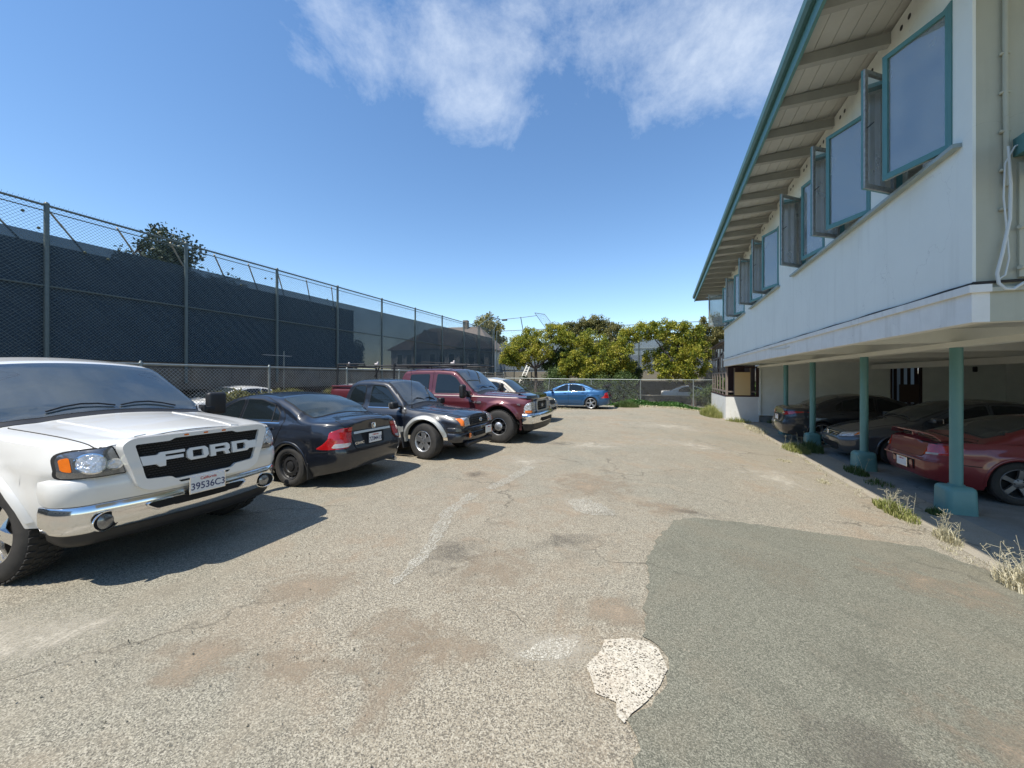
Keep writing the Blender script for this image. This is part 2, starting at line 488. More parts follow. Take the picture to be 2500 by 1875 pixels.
P_GREY = paint('charcoal_paint', (0.028, 0.03, 0.034), metal=0.3, rough=0.3)
P_SGREY = paint('grey_paint', (0.06, 0.068, 0.075), metal=0.3, rough=0.3)
P_RED = paint('red_paint', (0.18, 0.014, 0.018), metal=0.2, rough=0.35)

# ------------------------------------------------------------------ object helpers


def tag(o, label=None, cat=None, group=None, kind=None):
    if label: o['label'] = label
    if cat: o['category'] = cat
    if group: o['group'] = group
    if kind: o['kind'] = kind
    return o


def empty(name, loc=(0, 0, 0), rz=0.0):
    o = bpy.data.objects.new(name, None)
    COL.objects.link(o)
    o.location = loc
    o.rotation_euler = (0, 0, rz)
    o.empty_display_size = 0.2
    return o


def obj(name, me, parent=None, loc=(0, 0, 0), rz=0.0):
    o = bpy.data.objects.new(name, me)
    COL.objects.link(o)
    if parent is not None:
        o.parent = parent
    o.location = loc
    o.rotation_euler = (0, 0, rz)
    return o


class MB:
    """collects shapes, then links them as one mesh object"""

    def __init__(s):
        s.v = []; s.f = []; s.m = []; s.sm = []

    def add(s, vs, fs, m=0, smooth=False):
        b = len(s.v)
        s.v += [tuple(v) for v in vs]
        for f in fs:
            s.f.append(tuple(i + b for i in f))
            s.m.append(m)
            s.sm.append(smooth)

    def box(s, x0, x1, y0, y1, z0, z1, m=0):
        v = [(x0, y0, z0), (x1, y0, z0), (x1, y1, z0), (x0, y1, z0), (x0, y0, z1), (x1, y0, z1), (x1, y1, z1), (x0, y1, z1)]
        s.add(v, [(0, 3, 2, 1), (4, 5, 6, 7), (0, 1, 5, 4), (1, 2, 6, 5), (2, 3, 7, 6), (3, 0, 4, 7)], m)

    def tube(s, p0, p1, r0, r1=None, n=8, m=0, caps=True):
        if r1 is None: r1 = r0
        p0 = Vector(p0); p1 = Vector(p1)
        d = (p1 - p0)
        if d.length < 1e-6: return
        d.normalize()
        a = d.orthogonal().normalized()
        b = d.cross(a)
        vs = []
        for p, r in ((p0, r0), (p1, r1)):
            for i in range(n):
                t = 2 * math.pi * i / n
                vs.append(p + a * (r * math.cos(t)) + b * (r * math.sin(t)))
        fs = [(i, (i + 1) % n, n + (i + 1) % n, n + i) for i in range(n)]
        s.add(vs, fs, m, n >= 6)
        if caps:
            s.add(vs, [tuple(range(n - 1, -1, -1)), tuple(range(n, 2 * n))], m)

    def path(s, pts, r, n=8, m=0):
        """continuous tube along points; r number or list"""
        pts = [Vector(p) for p in pts]
        k = len(pts)
        rs = r if isinstance(r, (list, tuple)) else [r] * k
        vs = []
        prev = None
        for i, p in enumerate(pts):
            d = (pts[min(i + 1, k - 1)] - pts[max(i - 1, 0)]).normalized()
            if prev is None:
                a = d.orthogonal().normalized()
            else:
                a = (prev - d * prev.dot(d))
                a = a.normalized() if a.length > 1e-6 else d.orthogonal().normalized()
            prev = a
            b = d.cross(a)
            for j in range(n):
                t = 2 * math.pi * j / n
                vs.append(p + a * (rs[i] * math.cos(t)) + b * (rs[i] * math.sin(t)))
        fs = []
        for i in range(k - 1):
            for j in range(n):
                fs.append((i * n + j, i * n + (j + 1) % n, (i + 1) * n + (j + 1) % n, (i + 1) * n + j))
        s.add(vs, fs, m, True)
        s.add(vs, [tuple(range(n - 1, -1, -1)), tuple(range((k - 1) * n, k * n))], m)

    def lathe_y(s, prof, n=40, m=0, c=(0, 0, 0), smooth=True):
        """prof: list of (r, y); revolve around local y axis through c"""
        vs = []
        for (r, y) in prof:
            for j in range(n):
                t = 2 * math.pi * j / n
                vs.append((c[0] + r * math.cos(t), c[1] + y, c[2] + r * math.sin(t)))
        fs = []
        for i in range(len(prof) - 1):
            for j in range(n):
                fs.append((i * n + j, i * n + (j + 1) % n, (i + 1) * n + (j + 1) % n, (i + 1) * n + j))
        s.add(vs, fs, m, smooth)

    def rbox(s, cx, cy, cz, sx, sy, sz, r=0.02, seg=2, m=0, rot=None):
        bm = bmesh.new()
        bmesh.ops.create_cube(bm, size=1)
        for v in bm.verts:
            v.co = Vector((v.co.x * sx, v.co.y * sy, v.co.z * sz))
        bmesh.ops.bevel(bm, geom=bm.edges[:], offset=min(r, 0.49 * min(sx, sy, sz)), segments=seg, profile=0.5, affect='EDGES')
        vs = []
        for v in bm.verts:
            c = v.co.copy()
            if rot: c = rot @ c
            vs.append((c.x + cx, c.y + cy, c.z + cz))
        bm.verts.index_update()
        fs = [tuple(v.index for v in f.verts) for f in bm.faces]
        bm.free()
        s.add(vs, fs, m, True)

    def build(s, name, mats, parent=None, loc=(0, 0, 0), rz=0.0, sharp=35):
        me = bpy.data.meshes.new(name)
        me.from_pydata(s.v, [], s.f)
        for m in (mats if isinstance(mats, (list, tuple)) else [mats]):
            me.materials.append(m)
        me.polygons.foreach_set('material_index', s.m)
        me.polygons.foreach_set('use_smooth', s.sm)
        me.update()
        if any(s.sm):
            me.set_sharp_from_angle(angle=R(sharp))
        return obj(name, me, parent, loc, rz)


def smoothstep(x):
    x = max(0.0, min(1.0, x))
    return x * x * (3 - 2 * x)


def gz(x):
    """ground falls away gently towards the carport"""
    return -0.28 * smoothstep((x + 0.2) / 4.0)


def rounded(pts, r, n=4):
    """round the corners of a 2-D polygon"""
    out = []
    k = len(pts)
    for i in range(k):
        p = Vector(pts[i]).to_2d() if len(pts[i]) > 2 else Vector(pts[i])
        a = Vector(pts[i - 1]); b = Vector(pts[(i + 1) % k])
        rr = r[i] if isinstance(r, (list, tuple)) else r
        da = (a - p); db = (b - p)
        ra = min(rr, da.length * 0.45); rb = min(rr, db.length * 0.45)
        if rr < 1e-4:
            out.append((p.x, p.y)); continue
        p0 = p + da.normalized() * ra
        p1 = p + db.normalized() * rb
        for j in range(n + 1):
            t = j / n
            q = p0 * (1 - t) ** 2 + p * 2 * t * (1 - t) + p1 * t * t
            out.append((q.x, q.y))
    return out


def offset_poly(pts, d):
    k = len(pts)
    area = sum(pts[i][0] * pts[(i + 1) % k][1] - pts[(i + 1) % k][0] * pts[i][1] for i in range(k))
    sg = 1 if area > 0 else -1
    out = []
    for i in range(k):
        a = Vector(pts[i - 1]); b = Vector(pts[(i + 1) % k])
        t = (b - a)
        if t.length < 1e-9:
            out.append(pts[i]); continue
        t.normalize()
        n = Vector((t.y, -t.x)) * sg
        out.append((pts[i][0] + n.x * d, pts[i][1] + n.y * d))
    return out


def fill2d(outline, holes=(), step=0.04, gu=True, gv=True):
    """triangulate outline (with holes) and cut it into a grid; returns bmesh in the xy plane"""
    loops = [[Vector((p[0], p[1], 0)) for p in outline]] + [[Vector((p[0], p[1], 0)) for p in h] for h in holes]
    flat = [v for l in loops for v in l]
    tris = tessellate_polygon(loops)
    bm = bmesh.new()
    vs = [bm.verts.new(v) for v in flat]
    for t in tris:
        try:
            bm.faces.new([vs[i] for i in t])
        except ValueError:
            pass
    us = [v.x for v in flat]; ws = [v.y for v in flat]
    for ax, on, lo, hi in ((0, gu, min(us), max(us)), (1, gv, min(ws), max(ws))):
        if not on: continue
        n = int((hi - lo) / step) + 1
        for i in range(1, n):
            c = lo + (hi - lo) * i / n
            co = Vector((c, 0, 0)) if ax == 0 else Vector((0, c, 0))
            no = Vector((1, 0, 0)) if ax == 0 else Vector((0, 1, 0))
            bmesh.ops.bisect_plane(bm, geom=bm.verts[:] + bm.edges[:] + bm.faces[:], plane_co=co, plane_no=no, dist=1e-5)
    return bm


# ------------------------------------------------------------------ setting: ground
def ground_sheet(name, x0, x1, y0, y1, m, dz=0.0, sx=0.25, sy=2.0, kind='structure'):
    nx = max(1, int((x1 - x0) / sx)); ny = max(1, int((y1 - y0) / sy))
    vs = []; fs = []
    for j in range(ny + 1):
        for i in range(nx + 1):
            x = x0 + (x1 - x0) * i / nx; y = y0 + (y1 - y0) * j / ny
            vs.append((x, y, gz(x) + dz))
    for j in range(ny):
        for i in range(nx):
            a = j * (nx + 1) + i
            fs.append((a, a + 1, a + nx + 2, a + nx + 1))
    mb = MB(); mb.add(vs, fs, 0, True)
    return tag(mb.build(name, m), kind=kind)


def big_ground():
    xs = [-900, -200, -60] + [-30 + 0.4 * i for i in range(0, 74)] + [-0.4 + 0.2 * i for i in range(0, 25)] + [5, 12, 40, 200, 900]
    xs = sorted(set(round(x, 3) for x in xs))
    ys = [-400, -60, -15, 0, 15, 30, 45, 80, 200, 1500]
    vs = [(x, y, gz(x)) for y in ys for x in xs]
    n = len(xs)
    fs = [(j * n + i, j * n + i + 1, (j + 1) * n + i + 1, (j + 1) * n + i) for j in range(len(ys) - 1) for i in range(n - 1)]
    mb = MB(); mb.add(vs, fs, 0, True)
    return tag(mb.build('ground', M_ASPH), kind='structure')


big_ground()


def ground_patch(name, poly, m, dz=0.004, step=0.3, jag=0.0, kind='structure'):
    pts = []
    rnd = random.Random(3)
    k = len(poly)
    for i in range(k):
        a = Vector(poly[i]); b = Vector(poly[(i + 1) % k])
        L = (b - a).length
        n = max(1, int(L / 0.06)) if jag else 1
        nn = Vector((-(b - a).y, (b - a).x)).normalized()
        for j in range(n):
            p = a + (b - a) * (j / n)
            if j: p = p + nn * rnd.uniform(-jag, jag)
            pts.append((p.x, p.y))
    bm = fill2d(pts, step=step)
    for v in bm.verts:
        v.co.z = gz(v.co.x) + dz
    me = bpy.data.meshes.new(name)
    bm.to_mesh(me); bm.free()
    me.materials.append(m)
    return tag(obj(name, me), kind=kind)


# ------------------------------------------------------------------ vehicles
def lerp_prof(pts, s):
    if s <= pts[0][0]: return pts[0][1]
    for i in range(len(pts) - 1):
        a, b = pts[i], pts[i + 1]
        if s <= b[0]:
            return a[1] + (b[1] - a[1]) * (s - a[0]) / max(1e-9, b[0] - a[0])
    return pts[-1][1]


def prof(pts, s, sm=0.06):
    if sm <= 0: return lerp_prof(pts, s)
    lo, hi = pts[0][0], pts[-1][0]
    k = min(sm, (s - lo) * 0.999 + 1e-6, (hi - s) * 0.999 + 1e-6)
    k = max(k, 0)
    tot = 0
    for q, w in ((-1, .12), (-.5, .22), (0, .32), (.5, .22), (1, .12)):
        tot += w * lerp_prof(pts, s + q * k)
    return tot


class Shell:
    def __init__(s, L, top, belt, halfw, zb, k=0.4, rc=0.12, crown=0.03, nose=None, tail=None,
                 arches=(), tuck=0.05, s0=0.0, s1=None, sm=0.06, x_ref=None, crease=0.0, ds=0.035, flare=0.02, shoulder=0.03, round_belt=0.035):
        s.L = L; s.top = top; s.belt = belt; s.hw = halfw; s.zb = zb; s.k = k; s.rc = rc; s.crown = crown
        s.nose = nose or [(0, 0)]; s.tail = tail or [(0, 0)]; s.arches = arches; s.tuck = tuck
        s.sm = sm; s.crease = crease; s.flare = flare; s.shoulder = shoulder; s.rb = round_belt
        s.s0 = s0; s.s1 = L if s1 is None else s1
        st = [s.s0 + (s.s1 - s.s0) * i / max(2, int((s.s1 - s.s0) / ds)) for i in range(max(2, int((s.s1 - s.s0) / ds)) + 1)]
        for e in (0.006, 0.015, 0.03, 0.05, 0.075, 0.1):
            st += [s.s0 + e, s.s1 - e]
        for (sc, zc, ra) in arches:
            st = [q for q in st if abs(abs(q - sc) - ra) > 0.008]
            for a in range(0, 181, 10):
                st.append(sc + ra * math.cos(R(a)))
            st += [sc + ra + 0.003, sc - ra - 0.003]
        st = sorted(st)
        q = [st[0]]
        for v in st[1:]:
            if v - q[-1] > 0.0015 and s.s0 <= v <= s.s1: q.append(v)
        if q[-1] < s.s1 - 1e-6: q[-1] = s.s1
        s.st = q
        s.make()

    def X(s, q, z):
        x = s.L / 2 - q
        fo = max(0.0, 1 - (q) / 0.7)
        ro = max(0.0, 1 - (s.L - q) / 0.7)
        return x - lerp_prof(s.nose, z) * fo + lerp_prof(s.tail, z) * ro

    def section(s, q):
        Wd = prof(s.hw, q, 0.05)
        B = prof(s.belt, q, s.sm)
        T = max(prof(s.top, q, s.sm), B + 0.03)
        zb0 = lerp_prof(s.zb, q)
        zb = zb0
        for (sc, zc, ra) in s.arches:
            d = abs(q - sc)
            if d <= ra + 1e-5:
                zb = max(zb, zc + math.sqrt(max(0, ra * ra - d * d)))
        zb = min(zb, B - 0.03)
        pts = []
        N = 12
        for i in range(N + 1):
            z = zb + (B - zb) * i / N
            zn = (z - zb0) / max(0.05, B - zb0)
            y = Wd - s.tuck * (max(0, .4 - zn) / .4) ** 1.6 - s.rb * (max(0, (zn - .72) / .28)) ** 2
            if s.crease: y += s.crease * math.exp(-((zn - .74) / .05) ** 2)
            for (sc, zc, ra) in s.arches:
                r = math.hypot(q - sc, z - zc)
                if r < ra + 0.14 and z > zc - 0.1:
                    y += s.flare * smoothstep(1 - (r - ra) / 0.14)
            pts.append((y, z))
        y0 = pts[-1][0]
        H = T - B
        rc = min(s.rc, 0.85 * H)
        sh = s.shoulder * min(1, H / 0.2)
        y1 = y0 - sh
        c = s.crown * min(1.0, y0 / 0.8)
        Hs = H - rc - c if H - rc - c > 0 else 0
        Wt = y1 - s.k * Hs
        rcz = H - Hs - c
        for i in range(1, 6):
            t = i / 5
            pts.append((y1 + (Wt - y1) * t, B + Hs * t + (0.008 * math.sin(math.pi * t) if H > .3 else 0)))
        rch = rc * 1.1 + (0.25 * Wt if H < 0.2 else 0)
        rch = min(rch, Wt * 0.6)
        for i in range(1, 8):
            a = math.pi / 2 * i / 7
            pts.append((Wt - rch + rch * math.cos(a), B + Hs + rcz * math.sin(a)))
        Wi = Wt - rch
        zc_ = B + Hs + rcz
        for i in range(1, 9):
            t = i / 8
            pts.append((Wi * (1 - t), zc_ + c * (1 - (1 - t) ** 2)))
        s.edge = getattr(s, 'edge', {})
        s.edge[round(q, 4)] = (Wt, T)
        return pts

    def halfroof(s, q):
        p = s.section(q)
        return p[12 + 5 + 4][0]   # about the middle of the corner arc

    def make(s):
        v = []; f = []; fm = []
        rings = []
        for q in s.st:
            sec = s.section(q)
            M = len(sec)
            ring = []
            for (y, z) in sec:
                ring.append(len(v)); v.append((s.X(q, z), y, z))
            for (y, z) in reversed(sec[:-1]):
                ring.append(len(v)); v.append((s.X(q, z), -y, z))
            rings.append(ring)
        n = len(rings[0])
        for a, b in zip(rings, rings[1:]):
            for i in range(n - 1):
                f.append((a[i], a[i + 1], b[i + 1], b[i])); fm.append(0)
            f.append((a[n - 1], a[0], b[0], b[n - 1])); fm.append(1)
        for ring, flip in ((rings[0], False), (rings[-1], True)):
            for i in range(M - 1):
                q4 = [ring[i], ring[n - 1 - i], ring[n - 2 - i], ring[i + 1]]
                if q4[2] == q4[3]: q4 = q4[:3]
                f.append(tuple(q4 if not flip else q4[::-1])); fm.append(0)
        s.v = v; s.f = f; s.fm = fm
        s.bvh = BVHTree.FromPolygons([Vector(p) for p in v], f)


def hitfn(bvh, proj):
    def fn(u, w):
        if proj == 'front': o, d = Vector((10, u, w)), Vector((-1, 0, 0))
        elif proj == 'rear': o, d = Vector((-10, u, w)), Vector((1, 0, 0))
        elif proj == 'top': o, d = Vector((u, w, 5)), Vector((0, 0, -1))
        elif proj == 'L': o, d = Vector((u, 5, w)), Vector((0, -1, 0))
        else: o, d = Vector((u, -5, w)), Vector((0, 1, 0))
        loc, no, idx, dist = bvh.ray_cast(o, d)
        return loc, d
    return fn


def patch(sh, proj, outline, off, mats, name, parent, holes=(), step=0.03, rim=0.015, flat=None, x_s=True):
    """a panel laid over the shell: outline is (s,z) for L/R, (s,y) for top, (y,z) for front/rear"""
    hf = hitfn(sh.bvh, proj)
    conv = (lambda p: (sh.L / 2 - p[0], p[1])) if (proj in ('L', 'R', 'top') and x_s) else (lambda p: p)
    bm = fill2d([conv(p) for p in outline], [[conv(p) for p in h] for h in holes], step)
    miss = []
    hits = {}
    for v in bm.verts:
        loc, d = hf(v.co.x, v.co.y)
        if loc is None:
            miss.append(v)
        else:
            hits[v] = loc
    if miss and hits:
        items = [(v.co.copy(), l) for v, l in hits.items()]
        for v in miss:
            c, l = min(items, key=lambda it: (it[0] - v.co).length_squared)
            n = Vector(l)
            if proj in ('front', 'rear'): n.y = v.co.x; n.z = v.co.y
            elif proj == 'top': n.x = v.co.x; n.y = v.co.y
            else: n.x = v.co.x; n.z = v.co.y
            hits[v] = n
    for v in bm.verts:
        p = hits.get(v, v.co)
        v.co = p - d * off
    if flat is not None:
        for v in bm.verts: v.co = flat(v.co)
    be = [e for e in bm.edges if e.is_boundary]
    if rim > 0:
        r = bmesh.ops.extrude_edge_only(bm, edges=be)
        nv = [g for g in r['geom'] if isinstance(g, bmesh.types.BMVert)]
        for v in nv: v.co = v.co + d * (rim + off * 0.5)
    bmesh.ops.remove_doubles(bm, verts=bm.verts[:], dist=1e-5)
    for f in bm.faces: f.smooth = True
    me = bpy.data.meshes.new(name)
    bm.to_mesh(me); bm.free()
    for m in (mats if isinstance(mats, (list, tuple)) else [mats]): me.materials.append(m)
    me.set_sharp_from_angle(angle=R(40))
    return obj(name, me, parent)


def pane(sh, proj, outline, parent, name='window', glass=V_GLASS, seal=V_BLACK, grow=0.014, off=0.006):
    a = patch(sh, proj, offset_poly(outline, grow), off, seal, 'window_seal', parent, rim=0.01)
    b = patch(sh, proj, outline, off + 0.005, glass, name, parent, rim=0.006)
    a.parent = b
    return b


def panel(sh, proj, outline, parent, name, paint_m, off=0.007, seam=V_UNDER, gap=0.006, step=0.03):
    b = patch(sh, proj, outline, off, paint_m, name, parent, rim=0.004, step=step)
    a = patch(sh, proj, offset_poly(outline, gap), off - 0.0035, seam, 'panel_gap', b, rim=0.004, step=step)
    return b


def strip(sh, proj, pts, width, off, m, name, parent, rim=0.01):
    """thin band following points (in outline space)"""
    up = []; dn = []
    k = len(pts)
    for i in range(k):
        a = Vector(pts[max(i - 1, 0)]); b = Vector(pts[min(i + 1, k - 1)])
        t = (b - a).normalized()
        n = Vector((-t.y, t.x)) * width / 2
        up.append((pts[i][0] + n.x, pts[i][1] + n.y)); dn.append((pts[i][0] - n.x, pts[i][1] - n.y))
    return patch(sh, proj, up + dn[::-1], off, m, name, parent, rim=rim)


def make_wheel(parent, x, y, z, Rt, wid, rimr, style, name='wheel', chunky=False, steer=0.0, rim_m=None, cache={}):
    side = 1 if y > 0 else -1
    key = (Rt, wid, rimr, style, chunky)
    if key not in cache:
        t = MB()
        hw = wid / 2
        pr = [(rimr - 0.01, -hw * .8), (rimr + .012, -hw * .98), ((Rt + rimr) / 2, -hw * 1.04), (Rt - .035, -hw * .97), (Rt - .012, -hw * .86), (Rt, -hw * .62),
              (Rt + .001, 0), (Rt, hw * .62), (Rt - .012, hw * .86), (Rt - .035, hw * .97), ((Rt + rimr) / 2, hw * 1.04), (rimr + .03, hw * 1.0), (rimr + .012, hw * .98), (rimr - 0.01, hw * .8)]
        t.lathe_y(pr, 56)
        nb = 44 if chunky else 0
        for i in range(nb):
            for row, (yy, off_) in enumerate(((-hw * .72, 0), (-hw * .24, .5), (hw * .24, 0), (hw * .72, .5))):
                a = 2 * math.pi * (i + off_) / nb
                rot = Matrix.Rotation(-a, 3, 'Y')
                c = rot @ Vector((Rt + .003, yy, 0))
                t.rbox(c.x, c.y, c.z, .014, hw * .40, 2 * math.pi * Rt / nb * .62, .003, 1, rot=rot)
        if nb:
            for i in range(0):
                a = 2 * math.pi * (i + .25) / (nb // 2)
                rot = Matrix.Rotation(-a, 3, 'Y')
                c = rot @ Vector((Rt - .025, hw * .99, 0))
                t.rbox(c.x, c.y, c.z, .04, .012, .03, .003, 1, rot=rot)
        # longitudinal grooves are read as thin dark rings
        r = MB()
        ro = rimr
        yo = hw * .82
        # barrel and lip
        r.lathe_y([(ro + .008, yo + .006), (ro - .004, yo + .012), (ro - .014, yo + .004), (ro - .022, yo - .02), (ro - .03, -hw * .5)], 48, 0)
        r.lathe_y([(ro - .028, yo - .07), (0.05, yo - .085), (0.0, yo - .085)], 32, 1)
        r.lathe_y([(.075, yo - .045), (.072, yo - .012), (.045, yo - .004), (0.0, yo - .002)], 24, 0)

        def spoke(a, w0, w1, r0, r1, y0_, y1_, th=.03, m=0):
            rot = Matrix.Rotation(-a, 3, 'Y')
            pts = []
            for (rr, ww, yy) in ((r0, w0, y0_), ((r0 + r1) / 2, (w0 + w1) / 2 * .92, (y0_ + y1_) / 2 + .006), (r1, w1, y1_)):
                for sg, dy, ws in ((-1, 0, 1), (-1, -th, 1.15), (1, -th, 1.15), (1, 0, 1)):
                    pts.append(rot @ Vector((rr, yy + dy, sg * ww / 2 * ws)))
            fs = []
            for kk in range(2):
                b = kk * 4
                for j in range(4):
                    fs.append((b + j, b + (j + 1) % 4, b + 4 + (j + 1) % 4, b + 4 + j))
            r.add(pts, fs, m, False)
        if style == 'steel':
            r.lathe_y([(ro - .02, yo - .02), (ro - .045, yo - .045), (ro - .06, yo - .02), (.10, yo - .012), (.085, yo - .035), (.04, yo - .035), (.038, yo - .02), (0, yo - .018)], 40, 0)
            for i in range(14):
                a = 2 * math.pi * i / 14
                rot = Matrix.Rotation(-a, 3, 'Y')
                c = rot @ Vector((ro - .05, yo - .02, 0))
                r.rbox(c.x, c.y, c.z, .018, .012, .025, .006, 2, m=1, rot=rot)
            for i in range(5):
                a = 2 * math.pi * i / 5
                r.tube((.058 * math.cos(a), yo - .036, .058 * math.sin(a)), (.058 * math.cos(a), yo - .012, .058 * math.sin(a)), .010, n=6, m=2)
        elif style == 'six':
            for i in range(6):
                spoke(2 * math.pi * i / 6 + .2, .075, .10, .05, ro - .012, yo - .012, yo - .004)
        elif style == 'five':
            for i in range(5):
                spoke(2 * math.pi * i / 5 + .3, .085, .13, .05, ro - .012, yo - .010, yo - .006, .035)
        elif style == 'five_thin':
            for i in range(5):
                spoke(2 * math.pi * i / 5 + .5, .06, .07, .05, ro - .012, yo - .016, yo - .006, .035)
        elif style == 'ten':
            for i in range(5):
                for q in (-.13, .13):
                    spoke(2 * math.pi * i / 5 + q + .1, .03, .028, .05, ro - .01, yo - .014, yo - .003, .03)
        elif style == 'eight_black':
            r.lathe_y([(.115, yo - .04), (.105, yo + .012), (.07, yo + .03), (0, yo + .034)], 24, 2)
            for i in range(8):
                spoke(2 * math.pi * i / 8 + .2, .055, .07, .05, ro - .012, yo - .03, yo - .012, .03, m=1)
            r.lathe_y([(ro + .006, yo + .008), (ro - .01, yo + .012), (ro - .018, yo + .0)], 40, 2)
        for i in range(5 if style not in ('eight_black', 'steel') else 0):
            a = 2 * math.pi * i / 5
            r.tube((.055 * math.cos(a), yo - .01, .055 * math.sin(a)), (.055 * math.cos(a), yo + .003, .055 * math.sin(a)), .009, n=6, m=1)
        cache[key] = (t, r, {})
    t, r, inst = cache[key]
    mats = {'steel': (V_BLACK, V_UNDER, V_DALLOY), 'eight_black': (V_DALLOY, V_DALLOY, V_ALLOY)}.get(style, (rim_m or V_ALLOY, V_UNDER, V_CHROME))
    mk = mats[0].name
    if mk not in inst:
        w = t.build('wheel', V_RUB, parent)
        rr = r.build('rim', list(mats), w, sharp=25)
        inst[mk] = (w.data, rr.data)
    else:
        w = obj('wheel', inst[mk][0], parent)
        rr = obj('rim', inst[mk][1], w)
    w.location = (x, y, z)
    w.rotation_euler = (0, 0, (0 if side > 0 else math.pi) + steer)
    return w


def arch_lip(sh, parent, sc, zc, ra, m, width=0.03, out=0.012, a0=-12, a1=192, name='wheel_arch'):
    """band round the wheel opening that stands proud of the body"""
    for sd in ('L', 'R'):
        hf = hitfn(sh.bvh, sd)
        vs = []; n = 0
        sg = 1 if sd == 'L' else -1
        lastr = None
        for i in range(33):
            a = R(a0 + (a1 - a0) * i / 32)
            row = []
            for (rr, o) in ((ra - .03, -.03), (ra - .004, out), (ra + width * .6, out * 1.1), (ra + width, .001)):
                px_, pz = sh.L / 2 - sc + rr * math.cos(a), zc + rr * math.sin(a)
                rr2 = max(rr, ra + .006)
                loc, d = hf(sh.L / 2 - sc + rr2 * math.cos(a), zc + rr2 * math.sin(a))
                y = loc.y if loc is not None else (lastr if lastr is not None else 0.8 * sg)
                lastr = y
                row.append((px_, y + sg * o, pz))
            vs += row; n += 1
        fs = []
        for i in range(n - 1):
            for j in range(3):
                a = i * 4 + j
                fs.append((a, a + 1, a + 5, a + 4))
        mb = MB(); mb.add(vs, fs, 0, True)
        mb.build(name, m, parent, sharp=60)


def text_geo(string, size, bold=0.0, ext=0.002):
    cu = bpy.data.curves.new('txt', 'FONT')
    cu.body = string; cu.size = size; cu.extrude = ext; cu.offset = bold
    cu.align_x = 'CENTER'; cu.align_y = 'CENTER'
    o = bpy.data.objects.new('txt', cu)
    COL.objects.link(o)
    dg = bpy.context.evaluated_depsgraph_get()
    me = bpy.data.meshes.new_from_object(o.evaluated_get(dg))
    bpy.data.objects.remove(o)
    bpy.data.curves.remove(cu)
    vs = [v.co.copy() for v in me.vertices]
    fs = [tuple(p.vertices) for p in me.polygons]
    bpy.data.meshes.remove(me)
    return vs, fs


def text_on(parent, string, size, pos, face, m, name='lettering', sx=1.0, bold=0.0, tilt=0.0, ext=0.002):
    """face: 'front' (+x), 'rear' (-x), 'R' (-y side), 'L'"""
    vs, fs = text_geo(string, size, bold, ext)
    out = []
    for v in vs:
        a, b, c = v.x * sx, v.y, v.z
        if tilt: a, b = a * math.cos(tilt) - b * math.sin(tilt), a * math.sin(tilt) + b * math.cos(tilt)
        if face == 'front': out.append((pos[0] + c, pos[1] + a, pos[2] + b))
        elif face == 'rear': out.append((pos[0] - c, pos[1] - a, pos[2] + b))
        elif face == 'R': out.append((pos[0] + a, pos[1] - c, pos[2] + b))
        else: out.append((pos[0] - a, pos[1] + c, pos[2] + b))
    mb = MB(); mb.add(out, fs)
    return mb.build(name, m, parent)


def plate(parent, pos, face, string, frame=V_CHROME, rotz=0.0, size=0.088, script=True):
    p = empty('p', (0, 0, 0))
    bpy.data.objects.remove(p)
    sg = 1 if face == 'front' else -1
    mb = MB()
    mb.rbox(0, 0, 0, .010, .315, .165, .004, 1, m=1)
    mb.rbox(sg * .004, 0, 0, .008, .297, .147, .003, 1, m=0)
    o = mb.build('license_plate', [V_PLATE, frame], parent, loc=pos, rz=rotz)
    if string:
        text_on(o, string, size, (sg * .0085, 0, -.018), face, V_PBLUE, 'plate_characters', sx=.92, bold=.0012, ext=.001)
    if script:
        text_on(o, 'California', .036, (sg * .0085, 0, .05), face, V_PRED, 'plate_state_name', bold=.0006, ext=.001)
    return o


def mirror_pair(parent, x, y, z, m, size=(.12, .2, .14), arm=True, sides=(-1, 1)):
    for sg in sides:
        mb = MB()
        mb.rbox(x, sg * (y + size[1] / 2), z, size[0], size[1], size[2], .04, 3)
        if arm: mb.rbox(x + .02, sg * (y - .02), z - size[2] * .25, size[0] * .5, .14, .045, .015, 2)
        o = mb.build('side_mirror', m, parent)
        g = MB(); g.rbox(x - size[0] / 2 - .001, sg * (y + size[1] / 2 + .005), z, .006, size[1] * .8, size[2] * .78, .003, 1)
        g.build('mirror_glass', V_CHROME, o)


def handle(parent, sh, side, s_, z, m, w=.15):
    hf = hitfn(sh.bvh, side)
    loc, d = hf(sh.L / 2 - s_, z)
    if loc is None: return
    sg = 1 if side == 'L' else -1
    mb = MB()
    mb.rbox(loc.x, loc.y + sg * .028, z, w, .018, .028, .008, 2)
    for e in (-1, 1): mb.rbox(loc.x + e * w * .42, loc.y + sg * .014, z, .025, .03, .024, .006, 1)
    mb.build('door_handle', m, parent)


def body_obj(sh, parent, paint_m, name='body'):
    me = bpy.data.meshes.new(name)
    me.from_pydata(sh.v, [], sh.f)
    me.materials.append(paint_m); me.materials.append(V_UNDER)
    me.polygons.foreach_set('material_index', sh.fm)
    me.polygons.foreach_set('use_smooth', [True] * len(sh.f))
    me.update()
    me.set_sharp_from_angle(angle=R(40))
    return obj(name, me, parent)


